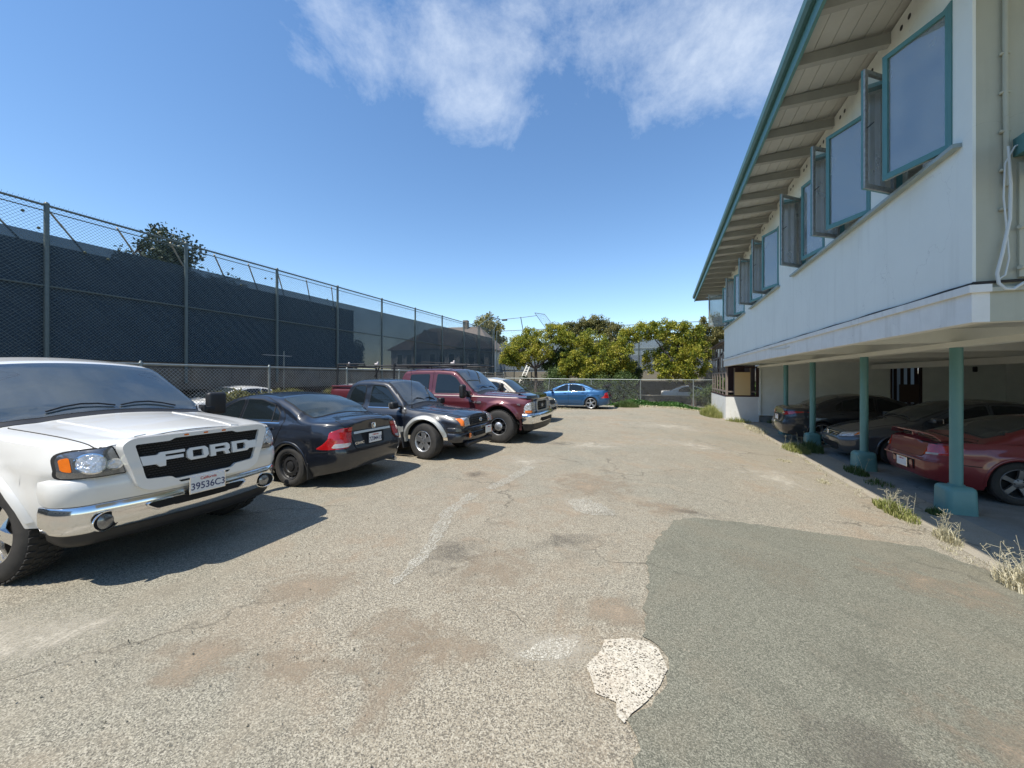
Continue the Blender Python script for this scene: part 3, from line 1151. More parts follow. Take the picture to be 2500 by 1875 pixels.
def sweep_bumper(parent, plan, profile, m, name):
    """plan: list (x,y) from right (-y) to left (+y), profile: closed list (out, z)"""
    vs = []
    k = len(plan)
    for i, (x, y) in enumerate(plan):
        a = Vector(plan[max(i - 1, 0)]); b = Vector(plan[min(i + 1, k - 1)])
        t = (b - a).normalized()
        n = Vector((t.y, -t.x))
        for (o, z) in profile:
            vs.append((x + n.x * o, y + n.y * o, z))
    m_ = len(profile)
    fs = []
    for i in range(k - 1):
        for j in range(m_):
            fs.append((i * m_ + j, i * m_ + (j + 1) % m_, (i + 1) * m_ + (j + 1) % m_, (i + 1) * m_ + j))
    fs.append(tuple(range(m_)))
    fs.append(tuple((k - 1) * m_ + j for j in range(m_ - 1, -1, -1)))
    mb = MB(); mb.add(vs, fs, 0, True)
    return mb.build(name, m, parent, sharp=50)


def bumper_plan(x0, w, back, n=24, p=4.0, sgn=1):
    """plan curve: flat in the middle and wrapping back by `back` at the ends"""
    bow = back * .28
    rc = min(.26, back * .75)
    cx = back - bow
    half = []
    for i in range(9):
        y = (w - rc) * i / 8
        half.append((x0 - sgn * bow * (y / (w - rc)) ** 2, y))
    for i in range(1, 10):
        a = math.pi / 2 * i / 9
        half.append((x0 - sgn * (bow + cx * (1 - math.cos(a))), w - rc + rc * math.sin(a)))
    half.append((x0 - sgn * (back + .10), w))
    return [(x, -y) for x, y in reversed(half[1:])] + half


def circ(cy, cz, r, n=24, ry=None):
    return [(cy + (ry or r) * math.cos(2 * math.pi * i / n), cz + r * math.sin(2 * math.pi * i / n)) for i in range(n)]


def mir(o):
    return [(-a, b) for a, b in o]


# ------------------------------------------------------------------ setting: surfaces laid on the ground
ground_sheet('concrete_edge_strip', 3.15, 3.9, 3.2, 19.8, M_EDGE, 0.004, 0.12, 0.5)
ground_sheet('carport_floor', 3.9, 11.9, 3.2, 19.8, M_FLOOR, 0.004, 0.5, 1.0)
ground_patch('asphalt_patch', [(0.14, 4.93), (0.07, 4.63), (-0.05, 4.27), (-0.14, 3.68), (-0.1, 3.4), (-0.11, 3.07), (-0.12, 2.63), (-0.01, 2.56),
                               (0.04, 2.40), (0.0, 2.2), (-0.1, 2.04), (-0.16, 1.96), (-0.11, 1.88), (-0.1, 1.7), (-0.14, 1.3), (-0.1, 0.6), (0.1, -1.5), (3.1, -1.5), (3.09, 4.99), (3.04, 5.27),
                               (2.75, 5.71), (1.8, 5.48), (0.41, 5.14)], M_NEWASPH, 0.008, 0.25, jag=0.024)
ground_patch('concrete_patch', [(-0.34, 2.5), (-0.21, 2.57), (-0.08, 2.58), (-0.02, 2.54), (0.01, 2.45), (0.03, 2.38), (-0.01, 2.24), (-0.07, 2.11),
                                (-0.14, 2.0), (-0.17, 1.93), (-0.21, 1.96), (-0.22, 2.04), (-0.33, 2.06), (-0.41, 2.23), (-0.36, 2.35)], M_CONC, 0.0105, 0.2, jag=0.008)
ground_patch('worn_paint_spot', [(-1.23, 5.2), (-0.96, 5.36), (-0.66, 5.1), (-0.5, 4.85), (-0.78, 4.72), (-1.01, 4.82)], M_WORNWHITE, 0.004, 0.3, jag=0.03)
ground_patch('worn_paint_spot', [(-0.82, 2.19), (-0.73, 2.34), (-0.6, 2.43), (-0.49, 2.44), (-0.51, 2.29), (-0.63, 2.2), (-0.74, 2.16)], M_WORNWHITE, 0.004, 0.3, jag=0.03)
ground_patch('worn_painted_line', [(-2.62, 5.0), (-2.44, 5.0), (-2.42, 4.2), (-2.22, 3.7), (-2.09, 3.3), (-2.02, 2.82), (-2.02, 2.56), (-2.08, 2.56), (-2.12, 2.87), (-2.22, 3.3), (-2.45, 3.9), (-2.56, 4.16)], M_WORNWHITE, 0.004, 0.3, jag=0.03)
ground_patch('worn_painted_line', [(-2.40, 6.9), (-2.2, 6.9), (-2.24, 6.2), (-2.33, 5.3), (-2.5, 5.3), (-2.44, 6.2)], M_WORNWHITE, 0.004, 0.3, jag=0.03)

# crumbs of gravel scattered on the lot
mb = MB()
rnd = random.Random(5)
for i in range(1500):
    x = rnd.uniform(-3.5, 3.3); y = 0.9 + abs(rnd.gauss(0, 3.0)); s_ = rnd.uniform(.003, .009)
    z = gz(x) + .006
    v = [(x + rnd.uniform(-s_, s_), y + rnd.uniform(-s_, s_), z + rnd.uniform(-s_, s_)) for _ in range(4)] + [(x, y, z + s_ * 1.3)]
    mb.add(v, [(0, 1, 4), (1, 2, 4), (2, 3, 4), (3, 0, 4), (0, 2, 4)], 0)
tag(mb.build('gravel', mat('gravel_stone', (0.36, 0.32, 0.25), 0.9, var=0.8, vscale=6)), kind='stuff',
    label='small loose gravel crumbs on the worn asphalt', cat='gravel')


# ------------------------------------------------------------------ settled dust, wear and oil on the asphalt
def stain_mat(name, col, strength, rough=.95, speck=None):
    m = bpy.data.materials.new(name)
    m.use_nodes = True
    t = m.node_tree
    b = t.nodes['Principled BSDF']
    b.inputs['Roughness'].default_value = rough
    b.inputs['Specular IOR Level'].default_value = .2
    tcn = _n(t, 'ShaderNodeTexCoord'); g = _n(t, 'ShaderNodeNewGeometry')
    ln = _n(t, 'ShaderNodeVectorMath', operation='LENGTH')
    sp = _n(t, 'ShaderNodeSeparateXYZ'); cb = _n(t, 'ShaderNodeCombineXYZ')
    t.links.new(tcn.outputs['Object'], sp.inputs[0]); t.links.new(sp.outputs[0], cb.inputs[0]); t.links.new(sp.outputs[1], cb.inputs[1])
    t.links.new(cb.outputs[0], ln.inputs[0])
    n1 = _n(t, 'ShaderNodeTexNoise'); n1.inputs['Scale'].default_value = 3.4; n1.inputs['Detail'].default_value = 9; n1.inputs['Roughness'].default_value = .7
    n1.inputs['Distortion'].default_value = .6
    t.links.new(g.outputs['Position'], n1.inputs[0])
    n2 = _n(t, 'ShaderNodeTexNoise'); n2.inputs['Scale'].default_value = 70; n2.inputs['Detail'].default_value = 4
    t.links.new(g.outputs['Position'], n2.inputs[0])
    a = _math(t, 'ADD', _math(t, 'MULTIPLY', _math(t, 'SUBTRACT', 1.0, ln.outputs['Value']), 1.5), _math(t, 'MULTIPLY', _math(t, 'SUBTRACT', n1.outputs[0], .56), 5.0))
    edge = _math(t, 'MULTIPLY', _math(t, 'SUBTRACT', 1.0, ln.outputs['Value']), 4.0, clamp=True)
    a = _math(t, 'MULTIPLY', _math(t, 'MULTIPLY', a, strength, clamp=True), edge)
    a = _math(t, 'MULTIPLY', a, _math(t, 'MULTIPLY_ADD', _math(t, 'SUBTRACT', n2.outputs[0], .5), 2.2, .85, clamp=True))
    t.links.new(_math(t, 'MINIMUM', a, .88), b.inputs['Alpha'])
    mx = _n(t, 'ShaderNodeMix', data_type='RGBA')
    t.links.new(n2.outputs[0], mx.inputs['Factor'])
    mx.inputs['A'].default_value = (*[q * .8 for q in col], 1); mx.inputs['B'].default_value = (*[min(1, q * 1.2) for q in col], 1)
    t.links.new(mx.outputs['Result'], b.inputs['Base Color'])
    return m


S_DUST = stain_mat('settled_brown_dust', (.315, .252, .182), .62)
S_WORN = stain_mat('pale_worn_surface', (.46, .42, .34), .6)
S_OIL = stain_mat('dark_oil_stain', (.15, .135, .11), .38, rough=.7)


def stain(name, m, cx, cy, rx, ry, rot=0, dz=.0035):
    vs = [(0, 0)]; N = 28
    a = R(rot); ca, sa = math.cos(a), math.sin(a)
    for k in range(1, 7):
        for i in range(N): vs.append((k / 6 * math.cos(2 * math.pi * i / N), k / 6 * math.sin(2 * math.pi * i / N)))
    v3 = [(u, v, gz(cx + ca * rx * u - sa * ry * v) + dz) for u, v in vs]
    fs = [(0, 1 + i, 1 + (i + 1) % N) for i in range(N)]
    for k in range(5):
        for i in range(N):
            b = 1 + k * N
            fs.append((b + i, b + (i + 1) % N, b + N + (i + 1) % N, b + N + i))
    mb = MB(); mb.add(v3, fs, 0, True)
    o = mb.build(name, m)
    o.location = (cx, cy, 0); o.rotation_euler = (0, 0, a); o.scale = (rx, ry, 1)
    return tag(o, kind='structure')


DZ = [0]
for (m, nm, cx, cy, rx, ry, rot) in (
        (S_DUST, 'dust_stain', -1.62, 2.12, .38, .30, 20), (S_DUST, 'dust_stain', -1.22, 2.12, .50, .22, -5), (S_DUST, 'dust_stain', -1.95, 1.66, .55, .17, 15),
        (S_DUST, 'dust_stain', -2.65, 2.3, .50, .34, 40), (S_DUST, 'dust_stain', -1.38, 1.70, .20, .42, 10), (S_DUST, 'dust_stain', -2.6, 1.45, .4, .25, 0),
        (S_DUST, 'dust_stain', -1.05, 6.1, .75, .9, 20), (S_DUST, 'dust_stain', -1.35, 3.1, .45, .6, 0), (S_DUST, 'dust_stain', .1, 5.35, .55, .35, 0),
        (S_DUST, 'dust_stain', -.3, 2.85, .35, .25, 0), (S_WORN, 'worn_surface', -1.0, 5.05, .42, .40, 0), (S_WORN, 'worn_surface', -1.6, 9.6, 1.4, .9, 10),
        (S_WORN, 'worn_surface', .7, 10.8, 1.7, 1.0, 0), (S_WORN, 'worn_surface', .2, 14.5, 2.2, 1.6, 0), (S_WORN, 'worn_surface', -2.6, 7.3, .9, .7, 0),
        (S_WORN, 'worn_surface', -.65, 2.32, .42, .26, 10), (S_WORN, 'worn_surface', -4.0, 1.1, 1.1, .5, 20), (S_WORN, 'worn_surface', 1.9, 8.4, .9, 1.4, 0),
        (S_OIL, 'oil_stain', .35, 5.32, .42, .13, 0), (S_OIL, 'oil_stain', -3.0, 6.0, .35, .3, 0), (S_OIL, 'oil_stain', -2.4, 9.6, .5, .4, 0), (S_OIL, 'oil_stain', -.9, 3.9, .5, .25, 30),
        (S_OIL, 'oil_stain', -1.9, 3.2, .38, .5, 0)):
    DZ[0] += 1
    stain(nm, m, cx, cy, rx, ry, rot, .0012 + .0001 * DZ[0])
S_SOFT = stain_mat('soft_brown_wear', (.27, .235, .175), .32)
stain('worn_surface', S_SOFT, .95, 4.1, .6, .5, 0, .0100)
stain('dust_stain', S_DUST, 1.9, 2.6, .9, .6, 0, .0101)
stain('dust_stain', S_DUST, 2.3, 4.6, .7, .5, 0, .0102)
stain('oil_stain', S_OIL, .9, 2.2, .5, .35, 0, .0103)
# ------------------------------------------------------------------ the stilted building on the right
bld = empty('office_building', (2.68, 4.86, gz(2.68)))
tag(bld, 'pale blue grey stucco building raised on teal columns over a carport', 'building')
ox, oy, oz = bld.location


def bpart(mb, name, m, parent=None, **k):
    """parts are written in world coordinates; shift them into the building's frame"""
    if parent is None or parent is bld:
        mb.v = [(a - ox, b - oy, c - oz) for a, b, c in mb.v]
        return mb.build(name, m, bld, **k)
    px_, py_, pz_ = parent['_w'] if '_w' in parent else (ox, oy, oz)
    mb.v = [(a - ox, b - oy, c - oz) for a, b, c in mb.v]
    return mb.build(name, m, parent, **k)


XF = 2.68
Y0, Y1 = 4.86, 20.1
OPEN = [(5.13, 6.23), (6.73, 7.85), (8.34, 9.66), (11.2, 12.37), (12.85, 14.07), (15.4, 16.6), (17.4, 19.4)]
ZS, ZT = 3.93, 5.42
mb = MB()
ys = [Y0] + [v for o in OPEN for v in o] + [Y1]
mb.box(XF, XF + .16, Y0, Y1, 2.50, ZS)
mb.box(XF, XF + .16, Y0, Y1, ZT, 6.02)
for i in range(0, len(ys), 2):
    mb.box(XF, XF + .16, ys[i], ys[i + 1], ZS, ZT)
bpart(mb, 'front_wall', M_WALL)
mb = MB(); mb.box(XF + .013, 11.9, Y0 - .004, Y0 - .001, 2.50, 6.6); mb.box(XF + .161, 11.9, Y0 + .001, Y0 + .16, 2.50, 6.6)
bpart(mb, 'end_wall', M_BEIGE)
mb = MB(); mb.box(XF + .16, 11.9, Y1, Y1 + .16, 2.25, 6.6)
bpart(mb, 'rear_end_wall', M_WALL)
mb = MB(); mb.box(11.9, 12.06, Y0 - .16, Y1 + .16, -.4, 3.4); mb.box(11.9, 12.06, Y0 - .16, Y1 + .16, 5.6, 6.6)
for yq in (Y0 - .16, 9.0, 13.0, 17.0, 20.0): mb.box(11.9, 12.06, yq, yq + .25, 3.4, 5.6)
bpart(mb, 'back_wall', M_WALL)
# corner board, trim and band below the wall
mb = MB(); mb.box(XF - .012, XF + .012, Y0 - .012, Y0 + .10, 2.56, 6.0)
bpart(mb, 'corner_board', M_WALL)
mb = MB()
mb.box(XF - .05, XF + .10, Y0 - .05, Y1 + .02, 2.46, 2.53)
mb.box(XF - .022, XF + .10, Y0 - .022, Y1 + .01, 2.19, 2.46)
bpart(mb, 'band_board', M_WHITE)
mb = MB()
mb.box(XF + .10, 11.9, Y0 - .05, Y0 - .002, 2.46, 2.498)
mb.box(XF + .10, 11.9, Y0 - .022, Y0 - .0, 2.19, 2.46)
bpart(mb, 'end_band_board', M_BEIGE)
# cables along the trim
mb = MB()
pts = [(XF - .02, Y0 - .03 + (Y1 - Y0) * i / 40, 2.545 + .006 * math.sin(i * 1.7)) for i in range(41)]
mb.path(pts, .009, 6)
pts = [(XF - .02, Y0 - .03, 2.548), (XF + .3, Y0 - .03, 2.55), (XF + 1.5, Y0 - .03, 2.548)]
mb.path(pts, .012, 6)
bpart(mb, 'trim_cable', M_CABLE_B)
mb = MB()
pts = [(XF - .035, 14.5 - .25 * i, 2.50 - .03 * math.sin(i * .5) - (.10 if i > 6 else 0) * smoothstep((i - 6) / 6)) for i in range(18)]
mb.path(pts, .008, 6)
bpart(mb, 'hanging_wire', M_CABLE_W)

# interior behind the windows
mb = MB()
for y in (10.3, 14.8): mb.box(XF + .16, 11.85, y, y + .1, 2.6, 5.9)
bpart(mb, 'inner_wall', M_INT)
mb = MB(); mb.box(XF + .16, 11.88, Y0 + .003, Y1 - .003, 5.86, 5.95)
bpart(mb, 'room_ceiling', M_INT)
mb = MB(); mb.box(XF + .10, 11.9, Y0, Y1, 2.42, 2.56)
bpart(mb, 'upper_floor', M_CEIL)
for (a, b) in ((5.4, 7.1), (9.0, 11.6), (13.0, 14.0), (16.2, 18.2)):
    mb = MB(); mb.box(4.9, 5.3, a, b, 5.78, 5.84)
    bpart(mb, 'ceiling_light', mat('unlit_fixture', (0.8, 0.82, 0.82), 0.5))

# sills
for (a, b) in ((5.0, 10.1), (11.08, 14.4), (15.25, 20.05)):
    mb = MB(); mb.box(XF - .07, XF + .155, a, b, ZS - .035, ZS + .004)
    bpart(mb, 'window_sill', mat('sill_paint', (0.36, 0.42, 0.40), 0.6, var=0.5, vscale=8, var_col=(0.24, 0.3, 0.28)))


def sash(parent, hy, wdt, ang, direction, z0, z1):
    """casement leaf: teal outside, bare grey steel inside; direction +1 opens from the near jamb"""
    a = R(ang)
    d = Vector((-math.sin(a), direction * math.cos(a), 0))
    n = Vector((-math.cos(a), -direction * math.sin(a), 0))   # outward
    o = Vector((XF + .02, hy, 0))

    def bar(u0, u1, za, zb, mb, t0, t1):
        vs = []
        for u, t in ((u0, t0), (u1, t0), (u1, t1), (u0, t1)):
            p = o + d * u + n * t
            vs.append((p.x, p.y, za))
        vs += [(p[0], p[1], zb) for p in vs]
        mb.add(vs, [(0, 3, 2, 1), (4, 5, 6, 7), (0, 1, 5, 4), (1, 2, 6, 5), (2, 3, 7, 6), (3, 0, 4, 7)])
    fw = .052
    outr = MB(); inn = MB(); gl = MB()
    for mb, t0, t1, w in ((outr, .0, .022, fw), (inn, -.022, -.0005, fw - .004)):
        bar(0, wdt, z0, z0 + w * 1.2, mb, t0, t1)
        bar(0, wdt, z1 - w, z1, mb, t0, t1)
        bar(0, w, z0 + w * 1.2, z1 - w, mb, t0, t1)
        bar(wdt - w, wdt, z0 + w * 1.2, z1 - w, mb, t0, t1)
    bar(fw - .004, wdt - fw + .004, z0 + fw, z1 - fw + .002, gl, -.004, .0)
    f = bpart(outr, 'sash_frame', M_TEAL, parent)
    g = bpart(inn, 'sash_frame_inside', M_STEEL, parent)
    p = bpart(gl, 'pane', M_GLASS, parent)
    # stay / latch
    l = MB()
    q = o + d * (wdt - .02) - n * .03
    l.tube((q.x, q.y, (z0 + z1) / 2), (q.x - n.x * .07, q.y - n.y * .07, (z0 + z1) / 2 + .03), .007, n=6)
    bpart(l, 'latch', M_CABLE_B, parent)


SASH = [((.64, 28), (.56, 52)), ((.64, 30), (.56, 55)), ((.66, 14), (.62, 48)), ((.6, 24), (.58, 50)), ((.6, 20), (.6, 52)), ((.6, 24), (.58, 55)), ((.72, 28), (.80, 72))]
for (a, b), ((w1, a1), (w2, a2)) in zip(OPEN, SASH):
    fr = MB()
    for (y0, y1, z0, z1) in ((a, a + .05, ZS, ZT), (b - .05, b, ZS, ZT), (a + .05, b - .05, ZT - .05, ZT), (a + .05, b - .05, ZS + .004, ZS + .05)):
        fr.box(XF - .012, XF + .09, y0, y1, z0 + (.004 if z0 == ZS else 0), z1)
    w = bpart(fr, 'window', M_TEAL)
    sash(w, a + .03, w1, a1, 1, ZS + .03, ZT - .03)
    sash(w, b - .03, w2, a2, -1, ZS + .03, ZT - .03)
    # half drawn pale curtain inside
    bl = MB()
    nf = int((b - a) * .55 / .05)
    for i in range(nf):
        x0 = XF + .24 + (.03 if i % 2 else 0); x1 = XF + .24 + (0 if i % 2 else .03)
        y0 = b - .08 - (i + 1) * .05; y1 = y0 + .05
        bl.add([(x0, y0, ZS - .1), (x1, y1, ZS - .1), (x1, y1, ZT), (x0, y0, ZT)], [(0, 1, 2, 3)])
    bpart(bl, 'curtain', mat('pale_curtain', (0.78, 0.79, 0.77), 0.8), w)

# eaves
XE = 1.70
YE0, YE1 = 1.6, 23.4
mb = MB()
nb = 7
for i in range(nb):
    x0 = XE + (XF + .3 - XE) * i / nb; x1 = XE + (XF + .3 - XE) * (i + 1) / nb - .006
    z0 = 6.02 + .06 * (x0 - XE); z1 = 6.02 + .06 * (x1 - XE)
    mb.add([(x0, YE0, z0), (x1, YE0, z1), (x1, YE1, z1), (x0, YE1, z0), (x0, YE0, z0 + .03), (x1, YE0, z1 + .03), (x1, YE1, z1 + .03), (x0, YE1, z0 + .03)],
           [(0, 3, 2, 1), (4, 5, 6, 7), (0, 1, 5, 4), (1, 2, 6, 5), (2, 3, 7, 6), (3, 0, 4, 7)])
bpart(mb, 'soffit', M_SOFFIT)
mb = MB()
mb.box(XF + .3, 12.6, YE0, Y0 - .16, 6.04, 6.07); mb.box(XF + .3, 12.6, Y1 + .16, YE1, 6.04, 6.07)
bpart(mb, 'gable_soffit', M_SOFFIT)
k = 0
y = 5.42 - .85 * 4
while y < YE1 - .1:
    mb = MB(); mb.box(XE + .002, XF - .002 if Y0 < y < Y1 else XF + .4, y - .045, y + .045, 5.88, 6.018)
    bpart(mb, 'rafter', M_RAFTER)
    y += .85
for y in [5.42 - .85 + .85 * i for i in range(18)]:
    mb = MB(); mb.tube((XF - .004, y + .42, 5.88), (XF + .01, y + .42, 5.88), .03, n=12)
    mb.tube((XF - .004, y + .58, 5.88), (XF + .01, y + .58, 5.88), .03, n=12)
    if y > Y0 - .3 and y + .6 < Y1: bpart(mb, 'vent_hole', M_CABLE_B)
mb = MB(); mb.box(XE - .04, XE, YE0, YE1, 5.86, 6.14)
bpart(mb, 'fascia', M_TEAL)
mb = MB()
gp = [(XE - .042, 6.16), (XE - .042, 6.04), (XE - .09, 6.03), (XE - .125, 6.07), (XE - .13, 6.17), (XE - .118, 6.17), (XE - .112, 6.08), (XE - .085, 6.045), (XE - .052, 6.05), (XE - .052, 6.16)]
vs = [(x, yy, z) for yy in (YE0, YE1) for (x, z) in gp]
n = len(gp)
mb.add(vs, [(i, (i + 1) % n, n + (i + 1) % n, n + i) for i in range(n)] + [tuple(range(n)), tuple(range(2 * n - 1, n - 1, -1))])
bpart(mb, 'gutter', M_GUTTER)
mb = MB()
v = [(XE - .03, YE0, 6.15), (XE - .03, YE1, 6.15), (7.2, YE1, 7.7), (7.2, YE0, 7.7), (12.7, YE1, 6.15), (12.7, YE0, 6.15)]
mb.add(v, [(0, 1, 2, 3), (3, 2, 4, 5)])
v2 = [(a, b, c - .06) for a, b, c in v]
mb.add(v2, [(3, 2, 1, 0), (5, 4, 2, 3)])
mb.add(v + v2, [(0, 3, 9, 6), (3, 5, 11, 9), (1, 2, 8, 7), (2, 4, 10, 8), (4, 5, 11, 10)])
bpart(mb, 'roof', M_ROOF)
# gable infill
mb = MB(); mb.add([(XF, Y0 - .1, 6.0), (12.0, Y0 - .1, 6.0), (7.2, Y0 - .1, 7.6)], [(0, 1, 2)])
mb.add([(XF, Y1 + .1, 6.0), (12.0, Y1 + .1, 6.0), (7.2, Y1 + .1, 7.6)], [(0, 1, 2)])
bpart(mb, 'gable', M_BEIGE)
# posts that carry the far overhang
# carport structure
mb = MB()
mb.box(XF + .10, 11.9, Y0, 19.8, 2.395, 2.418)
bpart(mb, 'carport_ceiling', M_CEIL)
CY = [7.6, 10.35, 13.35, 15.9]
for y in CY + [Y0 + .12]:
    mb = MB(); mb.box(XF + .10, 11.9, y - .07, y + .07, 2.20, 2.393)
    bpart(mb, 'cross_beam', M_CEIL)
mb = MB(); mb.box(3.93, 4.09, Y0, 19.8, 2.12, 2.198)
mb.box(7.9, 8.06, Y0, 19.8, 2.02, 2.198)
bpart(mb, 'long_beam', M_CEIL)
for i, y in enumerate(CY):
    zf = gz(4.0)
    c = MB(); c.path([(4.01, y, zf + .38), (4.01, y, 1.2), (4.01, y, 2.12)], .070, 24)
    c.path([(4.01, y, zf + .36), (4.01, y, zf + .405)], .088, 24)
    col_ = bpart(c, 'column', M_TEALD)
    f = MB(); f.rbox(4.0, y, zf + .15, .345, .345, .48, .07, 4)
    for j, vv in enumerate(f.v):
        t = (vv[2] - (zf - .1)) / .5
        s_ = 1.08 - .09 * t + .022 * math.sin(vv[0] * 31 + vv[1] * 17 + vv[2] * 23)
        f.v[j] = (4.0 + (vv[0] - 4.0) * s_, y + (vv[1] - y) * s_, vv[2] + .01 * math.sin(vv[0] * 9 + vv[1] * 13 + i))
    bpart(f, 'footing', M_TEALD, col_)
# carport end wall with a barred opening
mb = MB()
mb.box(4.05, 8.50, 19.8, 19.95, .05, 2.39); mb.box(9.45, 11.9, 19.8, 19.95, .05, 2.39)
mb.box(8.50, 9.45, 19.8, 19.95, .05, .62); mb.box(8.50, 9.45, 19.8, 19.95, 2.18, 2.39)
bpart(mb, 'carport_end_wall', M_CARPW)
mb = MB(); mb.box(4.05, 11.9, 19.83, 19.98, -.4, .046)
bpart(mb, 'wall_footing', M_FLOOR)
mb = MB(); mb.box(11.80, 11.896, Y0, 19.8, -.4, 2.39)
bpart(mb, 'carport_back_wall', M_CARPW)
mb = MB(); mb.box(4.0, 4.06, 19.74, 19.80, .02, 2.39); mb.box(4.0, 8.45, 19.765, 19.798, .02, .055)
bpart(mb, 'wall_corner_trim', M_CARPW)
mb = MB()
for x in (8.50, 9.40): mb.box(x, x + .05, 19.76, 19.9, .62, 2.18)
mb.box(8.55, 9.40, 19.76, 19.9, 2.13, 2.18); mb.box(8.55, 9.40, 19.76, 19.9, .62, .67)
for i in range(4): mb.box(8.62 + i * .21, 8.72 + i * .21, 19.84, 19.86, .67, 2.13)
w = bpart(mb, 'barred_opening', M_REDWOOD)
mb = MB(); mb.box(8.78, 9.38, 19.80, 19.83, .70, 1.42)
bpart(mb, 'boarded_panel', mat('dark_brown_board', (0.07, 0.045, 0.035), 0.8), w)
mb = MB(); mb.box(8.4, 9.6, 20.4, 20.5, -.3, 2.4)
bpart(mb, 'bright_backing', mat('bright_gap', (0.55, 0.6, 0.65), 0.9), w)  # pale blue sheet, brightness beyond the bars put into its colour
mb = MB(); mb.rbox(10.95, 19.76, 2.0, .12, .08, .2, .02, 1)
bpart(mb, 'meter_box', M_CABLE_B)
mb = MB(); mb.box(6.3, 8.1, 9.2, 9.5, 2.05, 2.15); bpart(mb, 'strip_fixture', M_CARPW)

# timber framed bay at the far end, below the overhang
mb = MB()
ZB = .83
mb.box(2.70, 2.78, 19.8, 25.2, -.42, ZB)
bpart(mb, 'bay_lower_wall', M_BAYW)
mb = MB(); mb.box(2.78, 3.997, 19.8, 19.88, -.42, ZB)
bpart(mb, 'bay_end_lower_wall', M_BAYW)
mb = MB()
mb.box(2.69, 2.80, 19.93, 25.25, ZB, ZB + .06)
mb.box(2.69, 3.998, 19.79, 19.93, ZB, ZB + .06); mb.box(3.90, 3.998, 19.79, 19.93, ZB + .06, 2.18)
mb.box(2.82, 3.998, 19.82, 19.9, 2.12, 2.18)
bay = bpart(mb, 'bay_opening_frame', M_REDWOOD)
mb = MB()
yy = 20.0
i = 0
while yy < 25.2:
    lean = .02 * math.sin(i * 2.1)
    mb.box(2.72, 2.77, yy, yy + .08, ZB + .06, 3.35 + lean)
    yy += .98; i += 1
for z in (1.02, 1.88, 2.68, 3.3):
    mb.box(2.73, 2.765, 20.07, 25.2, z, z + .07)
mb.box(2.71, 2.79, 19.82, 19.9, ZB + .06, 2.18)
mb.box(3.03, 3.08, 19.83, 19.89, ZB + .06, 2.18); mb.box(3.65, 3.70, 19.83, 19.89, ZB + .06, 2.18)
mb.box(2.80, 3.9, 19.842, 19.88, 1.02, 1.08)
bpart(mb, 'timber_studs', M_WOOD)
mb = MB()
for i in range(8): mb.add([(2.55, 20.15 + .66 * i, 3.36), (2.55, 20.75 + .66 * i, 3.36), (3.4, 20.75 + .66 * i, 3.62), (3.4, 20.15 + .66 * i, 3.62)], [(0, 1, 2, 3)])
for i in range(9): mb.box(2.60, 3.4, 20.12 + .66 * i, 20.17 + .66 * i, 3.36, 3.42)
bpart(mb, 'lean_to_roof', M_WOOD)
mb = MB(); mb.box(3.05, 3.66, 19.78, 19.80, ZB + .065, 1.93)
bpart(mb, 'plywood_board', M_PLY)
mb = MB()
for i in range(14): mb.box(3.9, 3.92, 20.2 + i * .36, 20.53 + i * .36, -.3, 3.4)
mb.box(2.8, 3.6, 20.75, 20.78, .9, 2.3)
bpart(mb, 'inner_boarding', M_REDWOOD)

# conduit, cables and the porch beam on the near end wall
mb = MB()
YW = Y0
DX = -.145
mb.path([(3.02 + DX, YW - .03, 6.0), (3.02 + DX, YW - .03, 4.3), (3.03 + DX, YW - .03, 3.4)], .018, 10)
for z in (3.2, 3.55, 3.9, 4.25, 4.6): mb.rbox(3.02 + DX, YW - .025, z, .07, .03, .025, .006, 1)
bpart(mb, 'conduit', M_BEIGE)
mb = MB()
mb.path([(3.03, YW - .04, 3.75), (3.045, YW - .045, 3.4), (3.04, YW - .045, 3.1), (2.99, YW - .05, 2.8), (2.955, YW - .05, 2.62), (2.965, YW - .05, 2.53), (3.01, YW - .05, 2.475), (3.06, YW - .05, 2.47), (3.12, YW - .06, 2.52), (3.35, YW - .06, 2.545)], .013, 8)
mb.v = [(a + DX, b, c) for a, b, c in mb.v]
bpart(mb, 'looped_cable', M_CABLE_W)
mb = MB()
mb.path([(3.2, YW - .06, 3.78), (3.07, YW - .05, 3.74), (3.01, YW - .045, 3.6), (3.0, YW - .045, 3.3), (3.02, YW - .045, 3.0), (3.035, YW - .045, 2.75), (3.01, YW - .045, 2.6), (2.97, YW - .05, 2.57)], .007, 8)
mb.v = [(a + DX, b, c) for a, b, c in mb.v]
bpart(mb, 'looped_cable', M_CABLE_W)
mb = MB()
mb.box(3.11, 3.19, YW - .03, YW - .002, 2.58, 3.6)
for z in (2.66, 3.02): mb.tube((3.10, YW - .05, z), (3.14, YW - .01, z), .018, n=8)
mb.v = [(a + DX, b, c) for a, b, c in mb.v]
bpart(mb, 'wall_batten', M_BEIGE)
mb = MB()
mb.box(3.13, 6.0, YW - .55, YW - .002, 3.66, 3.82); mb.box(3.2, 3.32, YW - .55, YW - .004, 3.48, 3.658)
mb.v = [(a - .19, b, c) for a, b, c in mb.v]
bpart(mb, 'porch_beam', M_TEAL)
